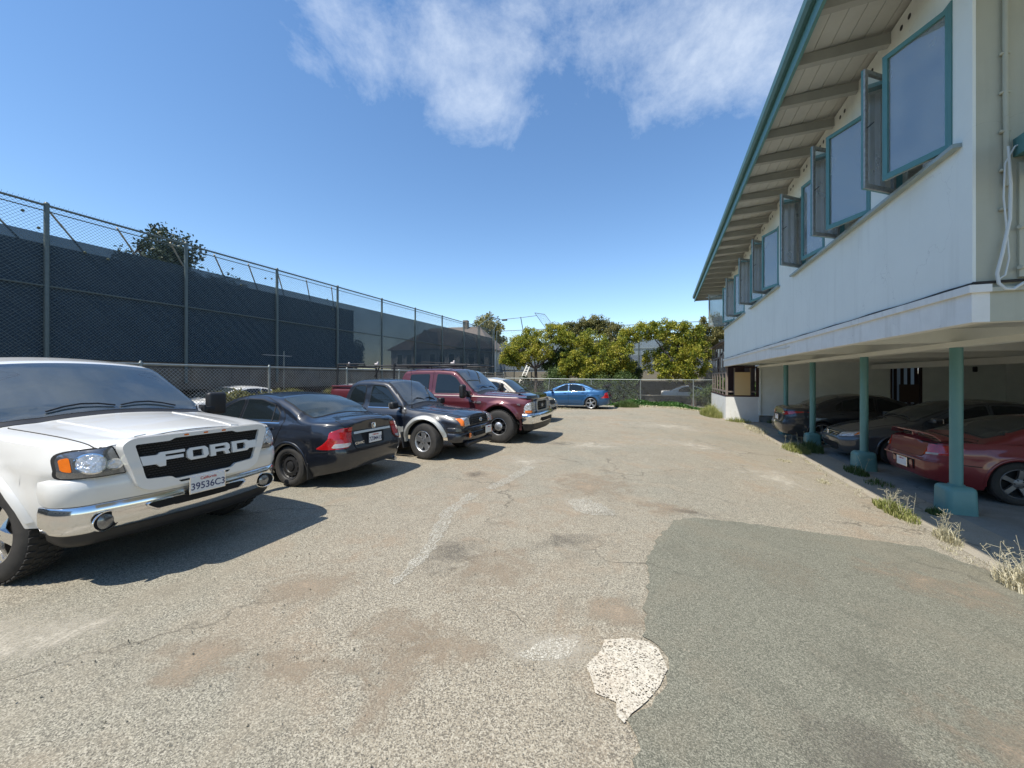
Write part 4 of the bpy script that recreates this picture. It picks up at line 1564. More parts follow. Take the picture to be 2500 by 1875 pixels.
# ------------------------------------------------------------------ fences, tennis deck
def wire_mesh(axis, fixed, a0, a1, z0, z1, pitch, r, slack=0.0):
    """diamond mesh in the plane axis='y' (x fixed) or 'x' (y fixed)"""
    mb = MB()
    H = z1 - z0
    n = int((a1 - a0 + H) / pitch)
    rnd = random.Random(1)

    def P(a, z, o=0.0):
        return (fixed + o, a, z) if axis == 'y' else (a, fixed + o, z)
    for sg in (1, -1):
        for i in range(n + 1):
            s0 = a0 - H + i * pitch
            # line a = s0 + t*H , z from z0 to z1
            t0, t1 = 0.0, 1.0
            if s0 < a0: t0 = (a0 - s0) / H
            if s0 + H > a1: t1 = (a1 - s0) / H
            if t1 - t0 < 0.01: continue
            if sg == 1: zA, zB = z0 + H * t0, z0 + H * t1
            else: zA, zB = z1 - H * t0, z1 - H * t1
            mb.tube(P(s0 + H * t0, zA, sg * r), P(s0 + H * t1, zB, sg * r), r, n=3, caps=False)
    return mb


def put(mb, name, m, root, **k):
    a, b, c = root.location
    mb.v = [(x - a, y - b, z - c) for x, y, z in mb.v]
    return mb.build(name, m, root, **k)


XT = -14.05
ZD = 2.15       # deck surface
ZTOP = 5.90
tf = empty('tall_fence', (XT, 3.0, 1.5))
tag(tf, 'tall green chain link fence along the raised tennis court edge', 'fence')
put(wire_mesh('y', XT + .03, -8, 31.5, ZD + .02, ZTOP + .03, .082, .0031), 'chain_link', M_WIRE, tf)
# frayed top
mb = MB()
yy = 2.2
while yy < 16:
    mb.tube((XT + .03, yy, ZTOP), (XT + .03 + .01, yy + .02, ZTOP + .075), .003, n=3, caps=False); yy += .082
put(mb, 'wire_ends', M_WIRE, tf)
py_ = [14.05 * v for v in (-.54, -.324, -.106, .112, .33, .541, .761, .976, 1.192, 1.406, 1.626, 1.847, 2.04, 2.235)]
for y in py_:
    mb = MB(); mb.path([(XT, y, 1.5), (XT, y, ZTOP + .05)], .05 if y < 26 else .045, 12)
    mb.tube((XT, y, ZTOP + .03), (XT, y, ZTOP + .08), .06, .03, 12)
    put(mb, 'post', M_POST, tf)
for nm, z, r in (('top_rail', ZTOP - .0, .028), ('upper_rail', ZTOP - .13, .014), ('middle_rail', 1.68 + .16 * 14.05, .024)):
    mb = MB(); mb.path([(XT + (.0 if nm != 'upper_rail' else -.03), -8, z), (XT + (.0 if nm != 'upper_rail' else -.03), 31.5, z)], r, 8)
    put(mb, nm, M_POST, tf)
sc = MB(); sc.box(XT - .075, XT - .07, -8, 31.4, ZD + .01, 1.68 + .2528 * 14.0)
put(sc, 'windscreen', M_SCREEN, tf)
for i, y in enumerate([-6, -4.8, -3.6, -2.4, -1.2, 0, 1.2, 2.35, 3.5, 4.66, 5.96, 7.2, 8.45, 9.6, 10.75, 12.06, 13.4]):
    mb = MB(); mb.tube((XT - .05, y, ZTOP - .06), (-15.0, y + 1.0, 5.15), .022, n=8)
    tag(put(mb, 'strut', M_STRUT, tf))
# opaque practice board
bd = empty('practice_board', (-15.0, 9.0, ZD))
tag(bd, 'long dark blue green opaque screen board behind the tall fence', 'screen board')
mb = MB(); mb.box(-15.04, -15.0, -8, 15.7, ZD + .005, 5.14)
for i in range(13): mb.box(-14.998, -14.99, -7.5 + i * 1.83, -7.46 + i * 1.83, ZD + .01, 5.13)
put(mb, 'panel', M_BOARD, bd)
mb = MB(); mb.tube((-14.99, -8, 5.15), (-14.99, 15.7, 5.15), .025, n=8)
mb.tube((-14.98, -8, 3.86), (-14.98, 15.7, 3.86), .03, n=8)
put(mb, 'rail', M_POST, bd)

# tennis deck (raised concrete platform)
mb = MB()
mb.box(-60, -14.12, -10, 90, 1.95, ZD)
mb.box(-14.35, -14.10, -10, 31.9, 1.30, 2.02)
for i in range(60):
    y = -4 + i * .62
    mb.box(-14.098, -14.085, y, y + .05, 1.45 + (i * 37 % 11) * .02, 2.14)
deck = tag(mb.build('tennis_deck', M_DECK), kind='structure')
mb = MB()
mb.box(-14.1, 14, 31.75, 31.95, 1.42, 2.2)
mb.box(-14.1, 40, 31.95, 90, 1.95, 2.15)
deck2 = tag(mb.build('tennis_deck', M_DECKF), kind='structure')
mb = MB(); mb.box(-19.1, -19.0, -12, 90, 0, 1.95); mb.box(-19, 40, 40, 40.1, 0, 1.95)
tag(mb.build('void_backing', M_DARK), 'near black backing standing for the shade in the void under the raised tennis courts', 'shade backing')  # near-black backing carries the shade of the void in its colour
for i in range(11):
    mb = MB(); y = 2.5 + i * 4.2
    mb.box(-14.9, -14.6, y, y + .3, 0, 1.95)
    if y < 31: tag(mb.build('deck_pillar', M_DECK), 'stained concrete pillar under the tennis deck edge', 'pillar', 'pillars under the tennis deck')

# tennis balls caught in the mesh
balls = [(3.8, 5.45), (4.25, 5.62), (4.5, 5.3), (5.3, 4.95), (5.75, 4.9), (7.8, 5.35), (9.0, 5.5), (9.3, 5.0), (10.2, 5.45), (10.45, 5.5), (10.7, 5.42), (13.1, 5.2), (13.4, 4.8)]
bm_ = None
for i, (y, z) in enumerate(balls):
    if bm_ is None:
        m0 = MB(); m0.lathe_y([(0.0001, -.034), (.02, -.027), (.03, -.015), (.034, 0), (.03, .015), (.02, .027), (0.0001, .034)], 12)
        o = m0.build('tennis_ball', mat('old_tennis_ball', (0.10, 0.11, 0.07), 0.9), loc=(XT + .03, y, z))
        bm_ = o
    else:
        o = bm_.copy(); COL.objects.link(o); o.location = (XT + .03, y, z)
    tag(o, 'small dark ball caught high in the tall fence mesh', 'ball', 'balls caught in the tall fence')

# low chain-link fence along the lot
XL = -10.5
lf = empty('low_fence', (XL, 3.0, 0))
tag(lf, 'low galvanised chain link fence right behind the row of parked vehicles', 'fence')
put(wire_mesh('y', XL + .03, -7, 25.3, .04, 1.90, .085, .0036), 'chain_link', M_WIREG, lf)
mb = MB(); mb.path([(XL, -7, 1.985), (XL, 6, 1.975), (XL, 12, 1.99), (XL, 25.3, 1.98)], .024, 10)
put(mb, 'top_rail', M_GALV, lf)
for y in [-6.9, -3.95, -1.0, 4.83 - 2.92, 4.83, 7.75, 10.67, 13.6, 16.5, 19.4, 22.3, 25.3]:
    mb = MB(); mb.path([(XL, y, 0), (XL, y, 2.02)], .034, 10); mb.tube((XL, y, 2.0), (XL, y, 2.05), .04, .015, 10)
    put(mb, 'post', M_GALV, lf)

# far boundary fence of the lot
YB = 25.3
ff = empty('far_fence', (0, YB, 0))
tag(ff, 'low sagging chain link fence across the far end of the lot', 'fence')
put(wire_mesh('x', YB, XL, 2.9, -.02, 1.5, .085, .0032), 'chain_link', M_WIREG, ff)
mb = MB(); mb.path([(XL, YB, 1.66), (-6, YB, 1.6), (-1.25, YB, 1.56), (2.9, YB, 1.55)], .022, 8)
put(mb, 'top_rail', M_GALV, ff)
for x, le in ((-7.3, .18), (-4.3, 0), (-1.25, 0), (1.75, 0)):
    mb = MB(); mb.path([(x, YB, gz(x) - .02), (x + le, YB, 1.6)], .032, 8)
    put(mb, 'post', M_GALV, ff)

# fence across the far side of the courts
YF = 31.85
fc = empty('court_fence', (-5, YF, ZD))
tag(fc, 'tall chain link court fence with pale skylit windscreens beyond the trees', 'fence')
put(wire_mesh('x', YF, -13.9, 14, ZD + .05, 5.85, .13, .004), 'chain_link', M_WIRE, fc)
xs = [-13.9 + 3.05 * i for i in range(10)]
for x in xs:
    mb = MB(); mb.path([(x, YF, ZD), (x, YF, 5.9)], .045, 8); put(mb, 'post', M_POST, fc)
for nm, z in (('top_rail', 5.88), ('middle_rail', 4.0), ('bottom_rail', 2.42)):
    mb = MB(); mb.tube((-13.9, YF, z), (14, YF, z), .026, n=8); put(mb, nm, M_POST, fc)
mb = MB(); mb.box(-13.6, 14, YF + .05, YF + .055, ZD + .01, 4.75); put(mb, 'windscreen', M_SCREENL, fc)
# second court fence farther back
fc2 = empty('court_fence', (-5, 52, ZD))
tag(fc2, 'distant court fence seen through the translucent windscreen', 'fence')
for x in [-30 + 3.05 * i for i in range(22)]:
    mb = MB(); mb.path([(x, 52, ZD), (x, 52, 5.2)], .05, 6); put(mb, 'post', M_POST, fc2)
mb = MB(); mb.tube((-30, 52, 5.2), (34, 52, 5.2), .03, n=6); mb.tube((-30, 52, 3.6), (34, 52, 3.6), .03, n=6); put(mb, 'rail', M_POST, fc2)
mb = MB(); mb.box(-30, 34, 52.05, 52.06, ZD + .01, 4.6); put(mb, 'windscreen', M_SCREENL, fc2)

# baseball-style backstop with overhanging arms in the corner
bs = empty('backstop', (-12.6, YF, ZD))
tag(bs, 'tall backstop with inward leaning arms at the court corner', 'backstop')
arm = [((-14.05, 28.4, 5.9), (-12.75, 29.8, 7.55)), ((-13.4, 31.5, 5.9), (-12.0, 33.2, 7.65))]
tips = []
mb = MB()
mb.path([(XT, 28.4, 1.9), (XT, 28.4, 5.9), (-13.4, 29.5, 6.78)], .045, 8)
put(mb, 'post', M_POST, bs)
mb = MB(); mb.path([(XT + .1, 31.4, 1.9), (XT + .1, 31.4, 6.0), (-13.6, 31.8, 6.97)], .045, 8)
put(mb, 'post', M_POST, bs)
mb = MB(); mb.path([(-11.3, 31.9, 1.9), (-11.35, 31.9, 5.6), (-11.65, 32.0, 7.05)], .04, 8)
put(mb, 'post', M_POST, bs)
mb = MB(); mb.path([(-13.4, 29.5, 6.78), (-13.6, 31.8, 6.97)], .035, 8); mb.path([(-13.6, 31.8, 6.9), (-11.65, 32.0, 7.0), (-10.2, 32.0, 7.1)], .025, 8)
put(mb, 'top_rail', M_POST, bs)
mb = MB(); mb.rbox(-13.15, 31.9, 6.86, .5, .2, .14, .04, 2)
put(mb, 'floodlight', M_CABLE_B, bs)
vs = [(-10.35, 32.0, 7.35), (-9.5, 32.2, 7.2), (-8.65, 31.95, 6.15), (-9.35, 31.95, 5.95)]
mb = MB()
for i in range(4): mb.tube(vs[i], vs[(i + 1) % 4], .022, n=8)
pa, pb, pc, pd = [Vector(v) for v in vs]
for i in range(1, 26):
    t = i / 26
    mb.tube(pa + (pb - pa) * t, pd + (pc - pd) * t, .0018, n=3, caps=False)
    mb.tube(pa + (pd - pa) * t, pb + (pc - pb) * t, .0018, n=3, caps=False)
put(mb, 'overhang_panel', M_POST, bs)
mb = MB()
a, b, c, d_ = Vector((XT, 28.4, 5.9)), Vector((-13.4, 29.5, 6.78)), Vector((-13.6, 31.8, 6.97)), Vector((XT + .1, 31.4, 6.0))
for i in range(1, 20):
    t = i / 20
    mb.tube(a + (b - a) * t, d_ + (c - d_) * t, .003, n=3, caps=False)
    mb.tube(a + (d_ - a) * t, b + (c - b) * t, .003, n=3, caps=False)
put(mb, 'overhang_mesh', M_WIRE, bs)

# aluminium stair frame leaning behind the fence
ld = empty('ladder', (-11.2, 30.2, .0))
tag(ld, 'white metal stair ladder leaning up to the court deck left of the small tree', 'ladder')
mb = MB()
a0, a1 = Vector((-11.4, 30.3, .8)), Vector((-10.75, 31.4, 2.95))
b0, b1 = Vector((-10.95, 30.2, .8)), Vector((-10.45, 31.3, 2.95))
mb.tube(a0, a1, .05, n=6); mb.tube(b0, b1, .05, n=6)
put(mb, 'side_rail', M_WHITE, ld)
mb = MB()
for i in range(1, 10): mb.tube(a0 + (a1 - a0) * i / 10, b0 + (b1 - b0) * i / 10, .025, n=6)
put(mb, 'rung', M_WHITE, ld)

# television aerial behind the low fence
ta = empty('antenna', (-12.4, 10.2, 0))
tag(ta, 'thin pale television antenna mast standing between the two fences', 'antenna')
mb = MB(); mb.tube((-12.4, 9.7, 0), (-12.4, 9.7, 2.62), .009, n=6); put(mb, 'mast', M_GALV, ta)
mb = MB(); mb.tube((-12.4, 8.95, 2.45), (-12.4, 9.95, 2.45), .007, n=6)
for i in range(5): mb.tube((-12.52, 8.97 + i * .24, 2.45), (-12.28, 8.97 + i * .24, 2.45), .004, n=4)

put(mb, 'boom', M_WIREG, ta)
# ------------------------------------------------------------------ vehicles
def place(root, nose_x, cy, heading=0.0, rz=0.0):
    """nose at world x nose_x, centre line at cy; heading 0 faces +x, 180 faces -x"""
    L = root['_L']; del root['_L']
    a = R(heading + rz)
    root.location = (nose_x - math.cos(a) * L / 2, cy - math.sin(a) * L / 2, 0)
    root.rotation_euler = (0, 0, a)


def wipers(root, sh, s_, w, z_off=.015):
    for y0, y1 in ((-w * .62, w * .02), (w * .08, w * .72)):
        hf = hitfn(sh.bvh, 'top')
        pts = []
        for t in (0, .25, .5, .75, 1):
            loc, d = hf(sh.L / 2 - (s_ + .02 + .07 * math.sin(math.pi * t) * .5), y0 + (y1 - y0) * t)
            if loc is not None: pts.append(loc + Vector((0, 0, z_off + .012 * math.sin(math.pi * t))))
        if len(pts) > 2:
            mb = MB(); mb.path(pts, .009, 6)
            mb.build('wiper', V_BLACK, root)


def windscreen(root, sh, s_a, s_b, inset=.045, name='windshield', mt=None, reverse=False):
    """outline from base s_a to top s_b in (s, y)"""
    pr = []
    n = 7
    for i in range(n):
        q = s_a + (s_b - s_a) * i / (n - 1)
        pr.append((q, sh.halfroof(q) - inset))
    out = [(q, y) for q, y in pr] + [(q, -y) for q, y in reversed(pr)]
    out = rounded(out, .05, 3)
    if not reverse:
        return pane(sh, 'top', out, root, name, mt or V_GLASSL, off=.004, grow=.02)
    # see-through variant: open the shell behind the glass and leave only a rubber ring
    inner = offset_poly(out, -.03)
    cut_body(reverse, sh, inner)
    b = patch(sh, 'top', out, .010, V_CLEARWS, name, root, rim=0)
    a = patch(sh, 'top', offset_poly(out, .02), .005, V_BLACK, 'window_seal', b, holes=[inner], rim=.01)
    return b


def inside(p, poly):
    x, y = p; c = False
    k = len(poly)
    for i in range(k):
        x1, y1 = poly[i]; x2, y2 = poly[(i + 1) % k]
        if (y1 > y) != (y2 > y) and x < (x2 - x1) * (y - y1) / (y2 - y1) + x1: c = not c
    return c


def cut_body(body, sh, outline):
    poly = [(sh.L / 2 - a, b) for a, b in offset_poly(outline, .012)]
    bm = bmesh.new(); bm.from_mesh(body.data)
    dead = [f for f in bm.faces if f.normal.z > .15 and f.calc_center_median().z > 1.0 and all(inside((v.co.x, v.co.y), poly) for v in f.verts)]
    bmesh.ops.delete(bm, geom=dead, context='FACES')
    bm.to_mesh(body.data); bm.free()


def cabin(root, L, s_cowl, s_back, zb, zr, w, wheel_m=None):
    """dashboard, steering wheel, seats and dark lining seen through the windshield"""
    X = lambda q: L / 2 - q
    mb = MB()
    w2 = w - .13
    for sg in (-1, 1):
        mb.add([(X(s_cowl - .1), sg * w, .6), (X(s_back), sg * w, .6), (X(s_back), sg * w, zb), (X(s_cowl - .1), sg * w, zb)], [(0, 1, 2, 3)])
        mb.add([(X(s_cowl + .0), sg * w, zb), (X(s_back), sg * w, zb), (X(s_back), sg * w2, zr), (X(s_cowl + .85), sg * w2, zr)], [(0, 1, 2, 3)])
    mb.add([(X(s_back), -w, .6), (X(s_back), w, .6), (X(s_back), w2, zr), (X(s_back), -w2, zr)], [(0, 1, 2, 3)])
    mb.add([(X(s_cowl + .85), -w2, zr), (X(s_cowl + .85), w2, zr), (X(s_back), w2, zr), (X(s_back), -w2, zr)], [(0, 1, 2, 3)])
    mb.add([(X(s_cowl - .1), -w, .6), (X(s_cowl - .1), w, .6), (X(s_back), w, .6), (X(s_back), -w, .6)], [(0, 1, 2, 3)])
    mb.build('cabin_lining', mat('cabin_lining', (.07, .07, .068), .9), root)
    mb = MB()
    mb.rbox(X(s_cowl + .30), 0, zb - .10, .62, 2 * w - .06, .16, .05, 3)
    mb.rbox(X(s_cowl + .36), w * .48, zb - .02, .34, .42, .10, .05, 3)
    mb.build('dashboard', mat('dashboard_grey', (.16, .16, .15), .7), root)
    mb = MB()
    c = Vector((X(s_cowl + .72), w * .48, zb + .02))
    rt = Matrix.Rotation(R(-24), 3, 'Y')
    pts = [c + rt @ Vector((0, .19 * math.cos(a), .19 * math.sin(a))) for a in [2 * math.pi * i / 28 for i in range(29)]]
    mb.path(pts, .016, 8)
    mb.path([c + rt @ Vector((0, -.18, 0)), c + rt @ Vector((.05, 0, 0)), c + rt @ Vector((0, .18, 0))], .02, 6)
    mb.build('steering_wheel', wheel_m or V_BLACK, root)
    for sg in (-1, 1):
        mb = MB()
        mb.rbox(X(s_cowl + 1.28), sg * w * .5, zb - .06, .16, .52, .66, .07, 3, rot=Matrix.Rotation(R(-12), 3, 'Y'))
        mb.rbox(X(s_cowl + 1.34), sg * w * .5, zb + .36, .10, .26, .20, .05, 3)
        mb.build('seat', mat('seat_fabric', (.20, .19, .17), .9), root)


def lamp_disc(sh, proj, cy, cz, r, off, m, parent, name='lens', ry=None):
    return patch(sh, proj, circ(cy, cz, r, 26, ry), off, m, name, parent, rim=.02, step=.02)


def antenna(root, x, y, z, h, lean=-.1):
    mb = MB(); mb.path([(x, y, z - .02), (x, y, z + .05)], .012, 6); mb.path([(x, y, z + .05), (x + lean, y, z + h)], .0035, 5)
    mb.build('aerial', V_BLACK, root)


# ============ white full-size pickup, nearest
def build_white_pickup():
    L = 5.75
    r = empty('pickup_truck'); r['_L'] = L + .06
    tag(r, 'large white pickup truck with black grille and chrome bumper, nearest the camera', 'pickup truck', 'vehicles parked along the left side')
    wz, Rt = .42, .42
    top = [(0, 1.185), (.10, 1.20), (.5, 1.235), (1.25, 1.285), (1.36, 1.30), (1.80, 1.60), (2.14, 1.82), (2.32, 1.875), (2.75, 1.925), (3.3, 1.92), (3.7, 1.88)]
    belt = [(0, 1.10), (.4, 1.145), (1.3, 1.19), (3.7, 1.21)]
    hw = [(0, .70), (.03, .765), (.08, .815), (.16, .865), (.3, .91), (.6, .945), (.9, .965), (3.7, .97)]
    sh = Shell(L, top, belt, hw, [(0, .50), (3.7, .46)], k=.27, rc=.12, crown=.04, nose=[(.4, .15), (.865, .13), (.89, .0), (.95, .0), (1.2, .05)],
               arches=[(.98, wz, .49)], s0=0.0, s1=3.7, tuck=.05, flare=.03, crease=.006)
    body = body_obj(sh, r, P_WHITE)
    bed = Shell(L, [(3.72, 1.24), (L, 1.24)], [(3.72, 1.17), (L, 1.17)], [(3.72, .985), (L - .15, .985), (L, .93)], [(3.72, .48), (L, .5)],
                k=.1, rc=.03, crown=.0, arches=[(4.55, wz, .49)], s0=3.73, s1=L, tuck=.05, flare=.03)
    body_obj(bed, r, P_WHITE, 'truck_bed')
    mb = MB(); mb.box(-L / 2 + .1, L / 2 - 3.82, -.86, .86, 1.262, 1.275); mb.build('bed_cover', V_BLACK, r)
    # hood
    hood = [(.035, -.70), (.035, .70), (1.27, .79), (1.30, .5), (1.31, 0), (1.30, -.5), (1.27, -.79)]
    hd = panel(sh, 'top', rounded(hood, .06), r, 'hood', P_WHITE, off=.008)
    for sg in (-1, 1):
        patch(sh, 'top', [(.10, sg * .36), (1.25, sg * .44), (1.25, sg * .49), (.10, sg * .44)], .016, P_WHITE, 'hood_crease', hd, rim=.01)
    # cowl
    patch(sh, 'top', [(1.315, -.82), (1.315, .82), (1.42, .80), (1.42, -.80)], .006, V_BLACK, 'cowl', r, rim=.006)
    ws = windscreen(r, sh, 1.40, 2.20, -.01, reverse=body)
    cabin(r, L, 1.40, 3.5, 1.20, 1.80, .86, mat('wood_rim', (.16, .05, .03), .3))
    wipers(r, sh, 1.42, .80, .03)
    # side glass and doors
    for sd in ('L', 'R'):
        dr = panel(sh, sd, rounded([(1.42, .56), (1.42, 1.19), (2.02, 1.72), (2.25, 1.80), (2.62, 1.82), (2.62, .56)], .05), r, 'door', P_WHITE)
        pane(sh, sd, rounded([(1.66, 1.245), (2.14, 1.66), (2.30, 1.72), (2.55, 1.74), (2.55, 1.245)], .05), dr, off=.010)
        handle(dr, sh, sd, 2.48, 1.12, V_BLACK)
        d2 = panel(sh, sd, rounded([(2.64, .56), (2.64, 1.82), (3.55, 1.78), (3.58, .56)], .05), r, 'rear_door', P_WHITE)
        pane(sh, sd, rounded([(2.72, 1.245), (2.72, 1.74), (3.40, 1.70), (3.46, 1.245)], .05), d2, off=.010)
        strip(sh, sd, [(1.5, .82), (3.55, .82)], .05, .018, P_WHITE2, 'side_moulding', r)
    arch_lip(sh, r, .98, wz, .49, P_WHITE, .05, .018, a0=14)
    arch_lip(bed, r, 4.55, wz, .49, P_WHITE, .05, .018)
    # grille
    fr = rounded([(-.545, 1.182), (.545, 1.182), (.61, 1.13), (.50, .770), (.41, .725), (-.41, .725), (-.50, .770), (-.61, 1.13)], .04)
    inn = rounded([(-.525, 1.128), (-.28, 1.128), (-.25, 1.148), (.25, 1.148), (.28, 1.128), (.525, 1.128), (.45, .83), (.27, .815), (.24, .785), (-.24, .785), (-.27, .815), (-.45, .83)], .02)
    fl = lambda o_: (lambda c: Vector((max(c.x, L / 2 + o_ - .02 * c.y * c.y), c.y, c.z)))
    gf = patch(sh, 'front', fr, .105, P_WHITE, 'grille_frame', r, holes=[inn], rim=.05, flat=fl(.105))
    gm = patch(sh, 'front', offset_poly(inn, .015), .076, V_UNDER, 'grille_mesh', gf, rim=.004, flat=fl(.076))
    hx = MB()
    hf = hitfn(sh.bvh, 'front')
    for row in range(16):
        z = .815 + row * .0215
        for i in range(40):
            y = -.50 + i * .026 + (row % 2) * .013
            lim = .43 + (.07) * (z - .86) / .245
            if abs(y) < lim - .005 and .83 < z < 1.125:
                p = hf(y, z)[0]
                if p: hx.rbox(L / 2 + .079, y, z, .008, .018, .006, .001, 1)
    hx.build('grille_honeycomb', V_BLACK, gf)
    slot = patch(sh, 'front', rounded([(-.22, .765), (.22, .765), (.20, .748), (-.20, .748)], .006), .108, V_UNDER, 'grille_slot', gf, rim=.002, flat=fl(.108))
    for yy in (-.16, .0, .16):
        patch(sh, 'front', rounded([(yy - .018, 1.172), (yy + .018, 1.172), (yy + .018, 1.158), (yy - .018, 1.158)], .006), .109, V_AMBER, 'marker_lamp', gf, rim=.004, flat=fl(.109))
    # block letters
    zc, h = .982, .108
    t = .024

    def rect(a, b, c, d): return [(a, c), (b, c), (b, d), (a, d)]
    zl, zh = zc - h / 2, zc + h / 2
    L1 = [  # F with its left extension
        [(-.490, zc + .040), (-.375, zc + .036), (-.35, zh), (-.165, zh), (-.165, zh - t), (-.315, zh - t), (-.315, zc + .012), (-.18, zc + .012), (-.18, zc - .016), (-.315, zc - .016), (-.315, zl - .012), (-.36, zl - .012), (-.385, zc - .040), (-.475, zc - .036)]]
    O_out = [(-.125, zh), (.0, zh), (.025, zh - .025), (.025, zl + .025), (.0, zl), (-.125, zl), (-.15, zl + .025), (-.15, zh - .025)]
    O_in = [(-.105, zh - t), (-.02, zh - t), (-.018, zl + t), (-.107, zl + t)]
    R_out = [(.045, zh), (.20, zh), (.222, zh - .02), (.222, zc - .002), (.205, zc - .018), (.222, zl), (.180, zl), (.165, zc - .020), (.090, zc - .020), (.090, zl), (.045, zl)]
    R_in = [(.085, zh - t), (.180, zh - t), (.182, zc + .006), (.087, zc + .006)]
    D_out = [(.245, zh), (.39, zh), (.415, zc + .040), (.492, zc + .040), (.478, zc - .036), (.41, zc - .036), (.39, zl), (.245, zl)]
    D_in = [(.290, zh - t), (.368, zh - t), (.378, zc + .005), (.366, zl + t), (.290, zl + t)]
    for nm, o_, hs in (('letter_f', L1[0], []), ('letter_o', O_out, [O_in]), ('letter_r', R_out, [R_in]), ('letter_d', D_out, [D_in])):
        patch(sh, 'front', o_, .108, P_WHITE, nm, gf, holes=hs, rim=.025, step=.05)
    # headlights
    for sg in (-1, 1):
        ol = rounded([(sg * .615, 1.120), (sg * .82, 1.105), (sg * .868, 1.07), (sg * .874, .925), (sg * .858, .906), (sg * .545, .906)], [.01, .05, .05, .03, .02, .01])
        hl = patch(sh, 'front', ol, .012, V_LAMPD, 'headlight', r, rim=.02, step=.02)
        patch(sh, 'front', offset_poly(ol, .010), .007, V_UNDER, 'lamp_gap', hl, rim=.004, step=.02)
        lamp_disc(sh, 'front', sg * .735, 1.008, .080, .018, V_CHROME, hl, 'reflector_ring')
        lamp_disc(sh, 'front', sg * .735, 1.008, .071, .021, V_LAMP, hl, 'reflector')
        lamp_disc(sh, 'front', sg * .612, .985, .044, .018, V_CHROME, hl, 'reflector_ring', ry=.055)
        lamp_disc(sh, 'front', sg * .612, .985, .034, .021, V_LAMP, hl, 'reflector', ry=.042)
        patch(sh, 'front', rounded([(sg * .824, 1.065), (sg * .860, 1.05), (sg * .863, .965), (sg * .826, .95)], .015), .018, V_AMBER, 'amber_lens', hl, rim=.01, step=.015)
    # painted fascia, chrome bumper, valance
    sweep_bumper(r, bumper_plan(L / 2 + .045, .885, .30), [(-.16, .895), (.0, .895), (.022, .872), (.028, .79), (.018, .72), (.004, .685), (-.16, .685)], P_WHITE2, 'bumper_fascia')
    bp_ = bumper_plan(L / 2 + .055, .895, .32)
    cb = sweep_bumper(r, bp_, [(-.14, .680), (-.004, .680), (.004, .672), (.012, .62), (.010, .54), (-.006, .475), (-.03, .45), (-.14, .45)], V_CHROME, 'chrome_bumper')
    sweep_bumper(r, bumper_plan(L / 2 + .02, .86, .30), [(-.2, .46), (.0, .46), (-.01, .40), (-.05, .35), (-.2, .32)], V_BLACK, 'valance')
    # lower opening and fog lamps sit in the bumper
    mb = MB()
    xo = L / 2 + .055
    bx = lambda y: .32 * .28 * (y / (.935 - .24)) ** 2
    ops = rounded([(-.40, .615), (.40, .615), (.42, .595), (.35, .545), (-.35, .545), (-.42, .595)], .02)
    bm = fill2d(ops, step=.05)
    vs = [(xo + .016 - bx(v.co.x), v.co.x, v.co.y) for v in bm.verts]
    bm.verts.index_update(); fs = [tuple(v.index for v in f.verts) for f in bm.faces]; bm.free()
    mb.add(vs, fs)
    mb.build('bumper_opening', V_UNDER, cb)
    mb = MB(); pts = [(xo + .018 - bx(a), a, b) for a, b in ops]; mb.path(pts + [pts[0]], .010, 6)
    mb.build('opening_trim', V_CHROME, cb)
    for sg in (-1, 1):
        mb = MB()
        c = (xo - bx(.66) + .018, sg * .66, .54)
        rt = Matrix.Rotation(-sg * R(14), 3, 'Z')
        m2 = MB(); m2.lathe_y([(0.0, .004), (.072, .004)], 28)
        vs = [(c[0] + (rt @ Vector((v[1], 0, 0))).x + (rt @ Vector((0, v[0] * 1.25, 0))).x, c[1] + (rt @ Vector((v[1], v[0] * 1.25, 0))).y, c[2] + v[2]) for v in m2.v]
        mb.add(vs, m2.f, 0)
        fo = mb.build('fog_lamp', V_UNDER, cb)
        mb = MB(); m2 = MB(); m2.lathe_y([(.0, .02), (.035, .018), (.058, .006)], 24)
        vs = [(c[0] + .006 + v[1], c[1] - .012 * 1 + v[0], c[2] + v[2]) for v in m2.v]
        mb.add(vs, m2.f, 0, True); mb.build('fog_lens', V_LAMPD, fo)
        mb = MB(); pts = []
        for i in range(25):
            a = 2 * math.pi * i / 24
            q = rt @ Vector((.006, .092 * math.cos(a), 0)); pts.append((c[0] + q.x, c[1] + q.y, c[2] + .074 * math.sin(a)))
        mb.path(pts, .006, 6); mb.build('fog_ring', V_CHROME, fo)
    plate(r, (L / 2 + .104, .02, .690), 'front', '39536C3')
    # black tow mirrors
    for sg in (-1, 1):
        mb = MB(); mb.rbox(L / 2 - 1.62, sg * 1.15, 1.33, .10, .24, .30, .04, 3)
        mb.rbox(L / 2 - 1.60, sg * 1.02, 1.26, .07, .18, .07, .015, 2)
        mb.rbox(L / 2 - 1.60, sg * .97, 1.25, .12, .04, .14, .015, 2)
        mb.build('side_mirror', V_BLACK, r)
    # dash and wheel glimpsed through glass
    for sc, st in ((.98, 11), (4.55, 0)):
        for sg in (-1, 1): make_wheel(r, L / 2 - sc, sg * .85, Rt, Rt, .27, .262, 'six', chunky=True, rim_m=V_CHROME, steer=R(st))
    return r


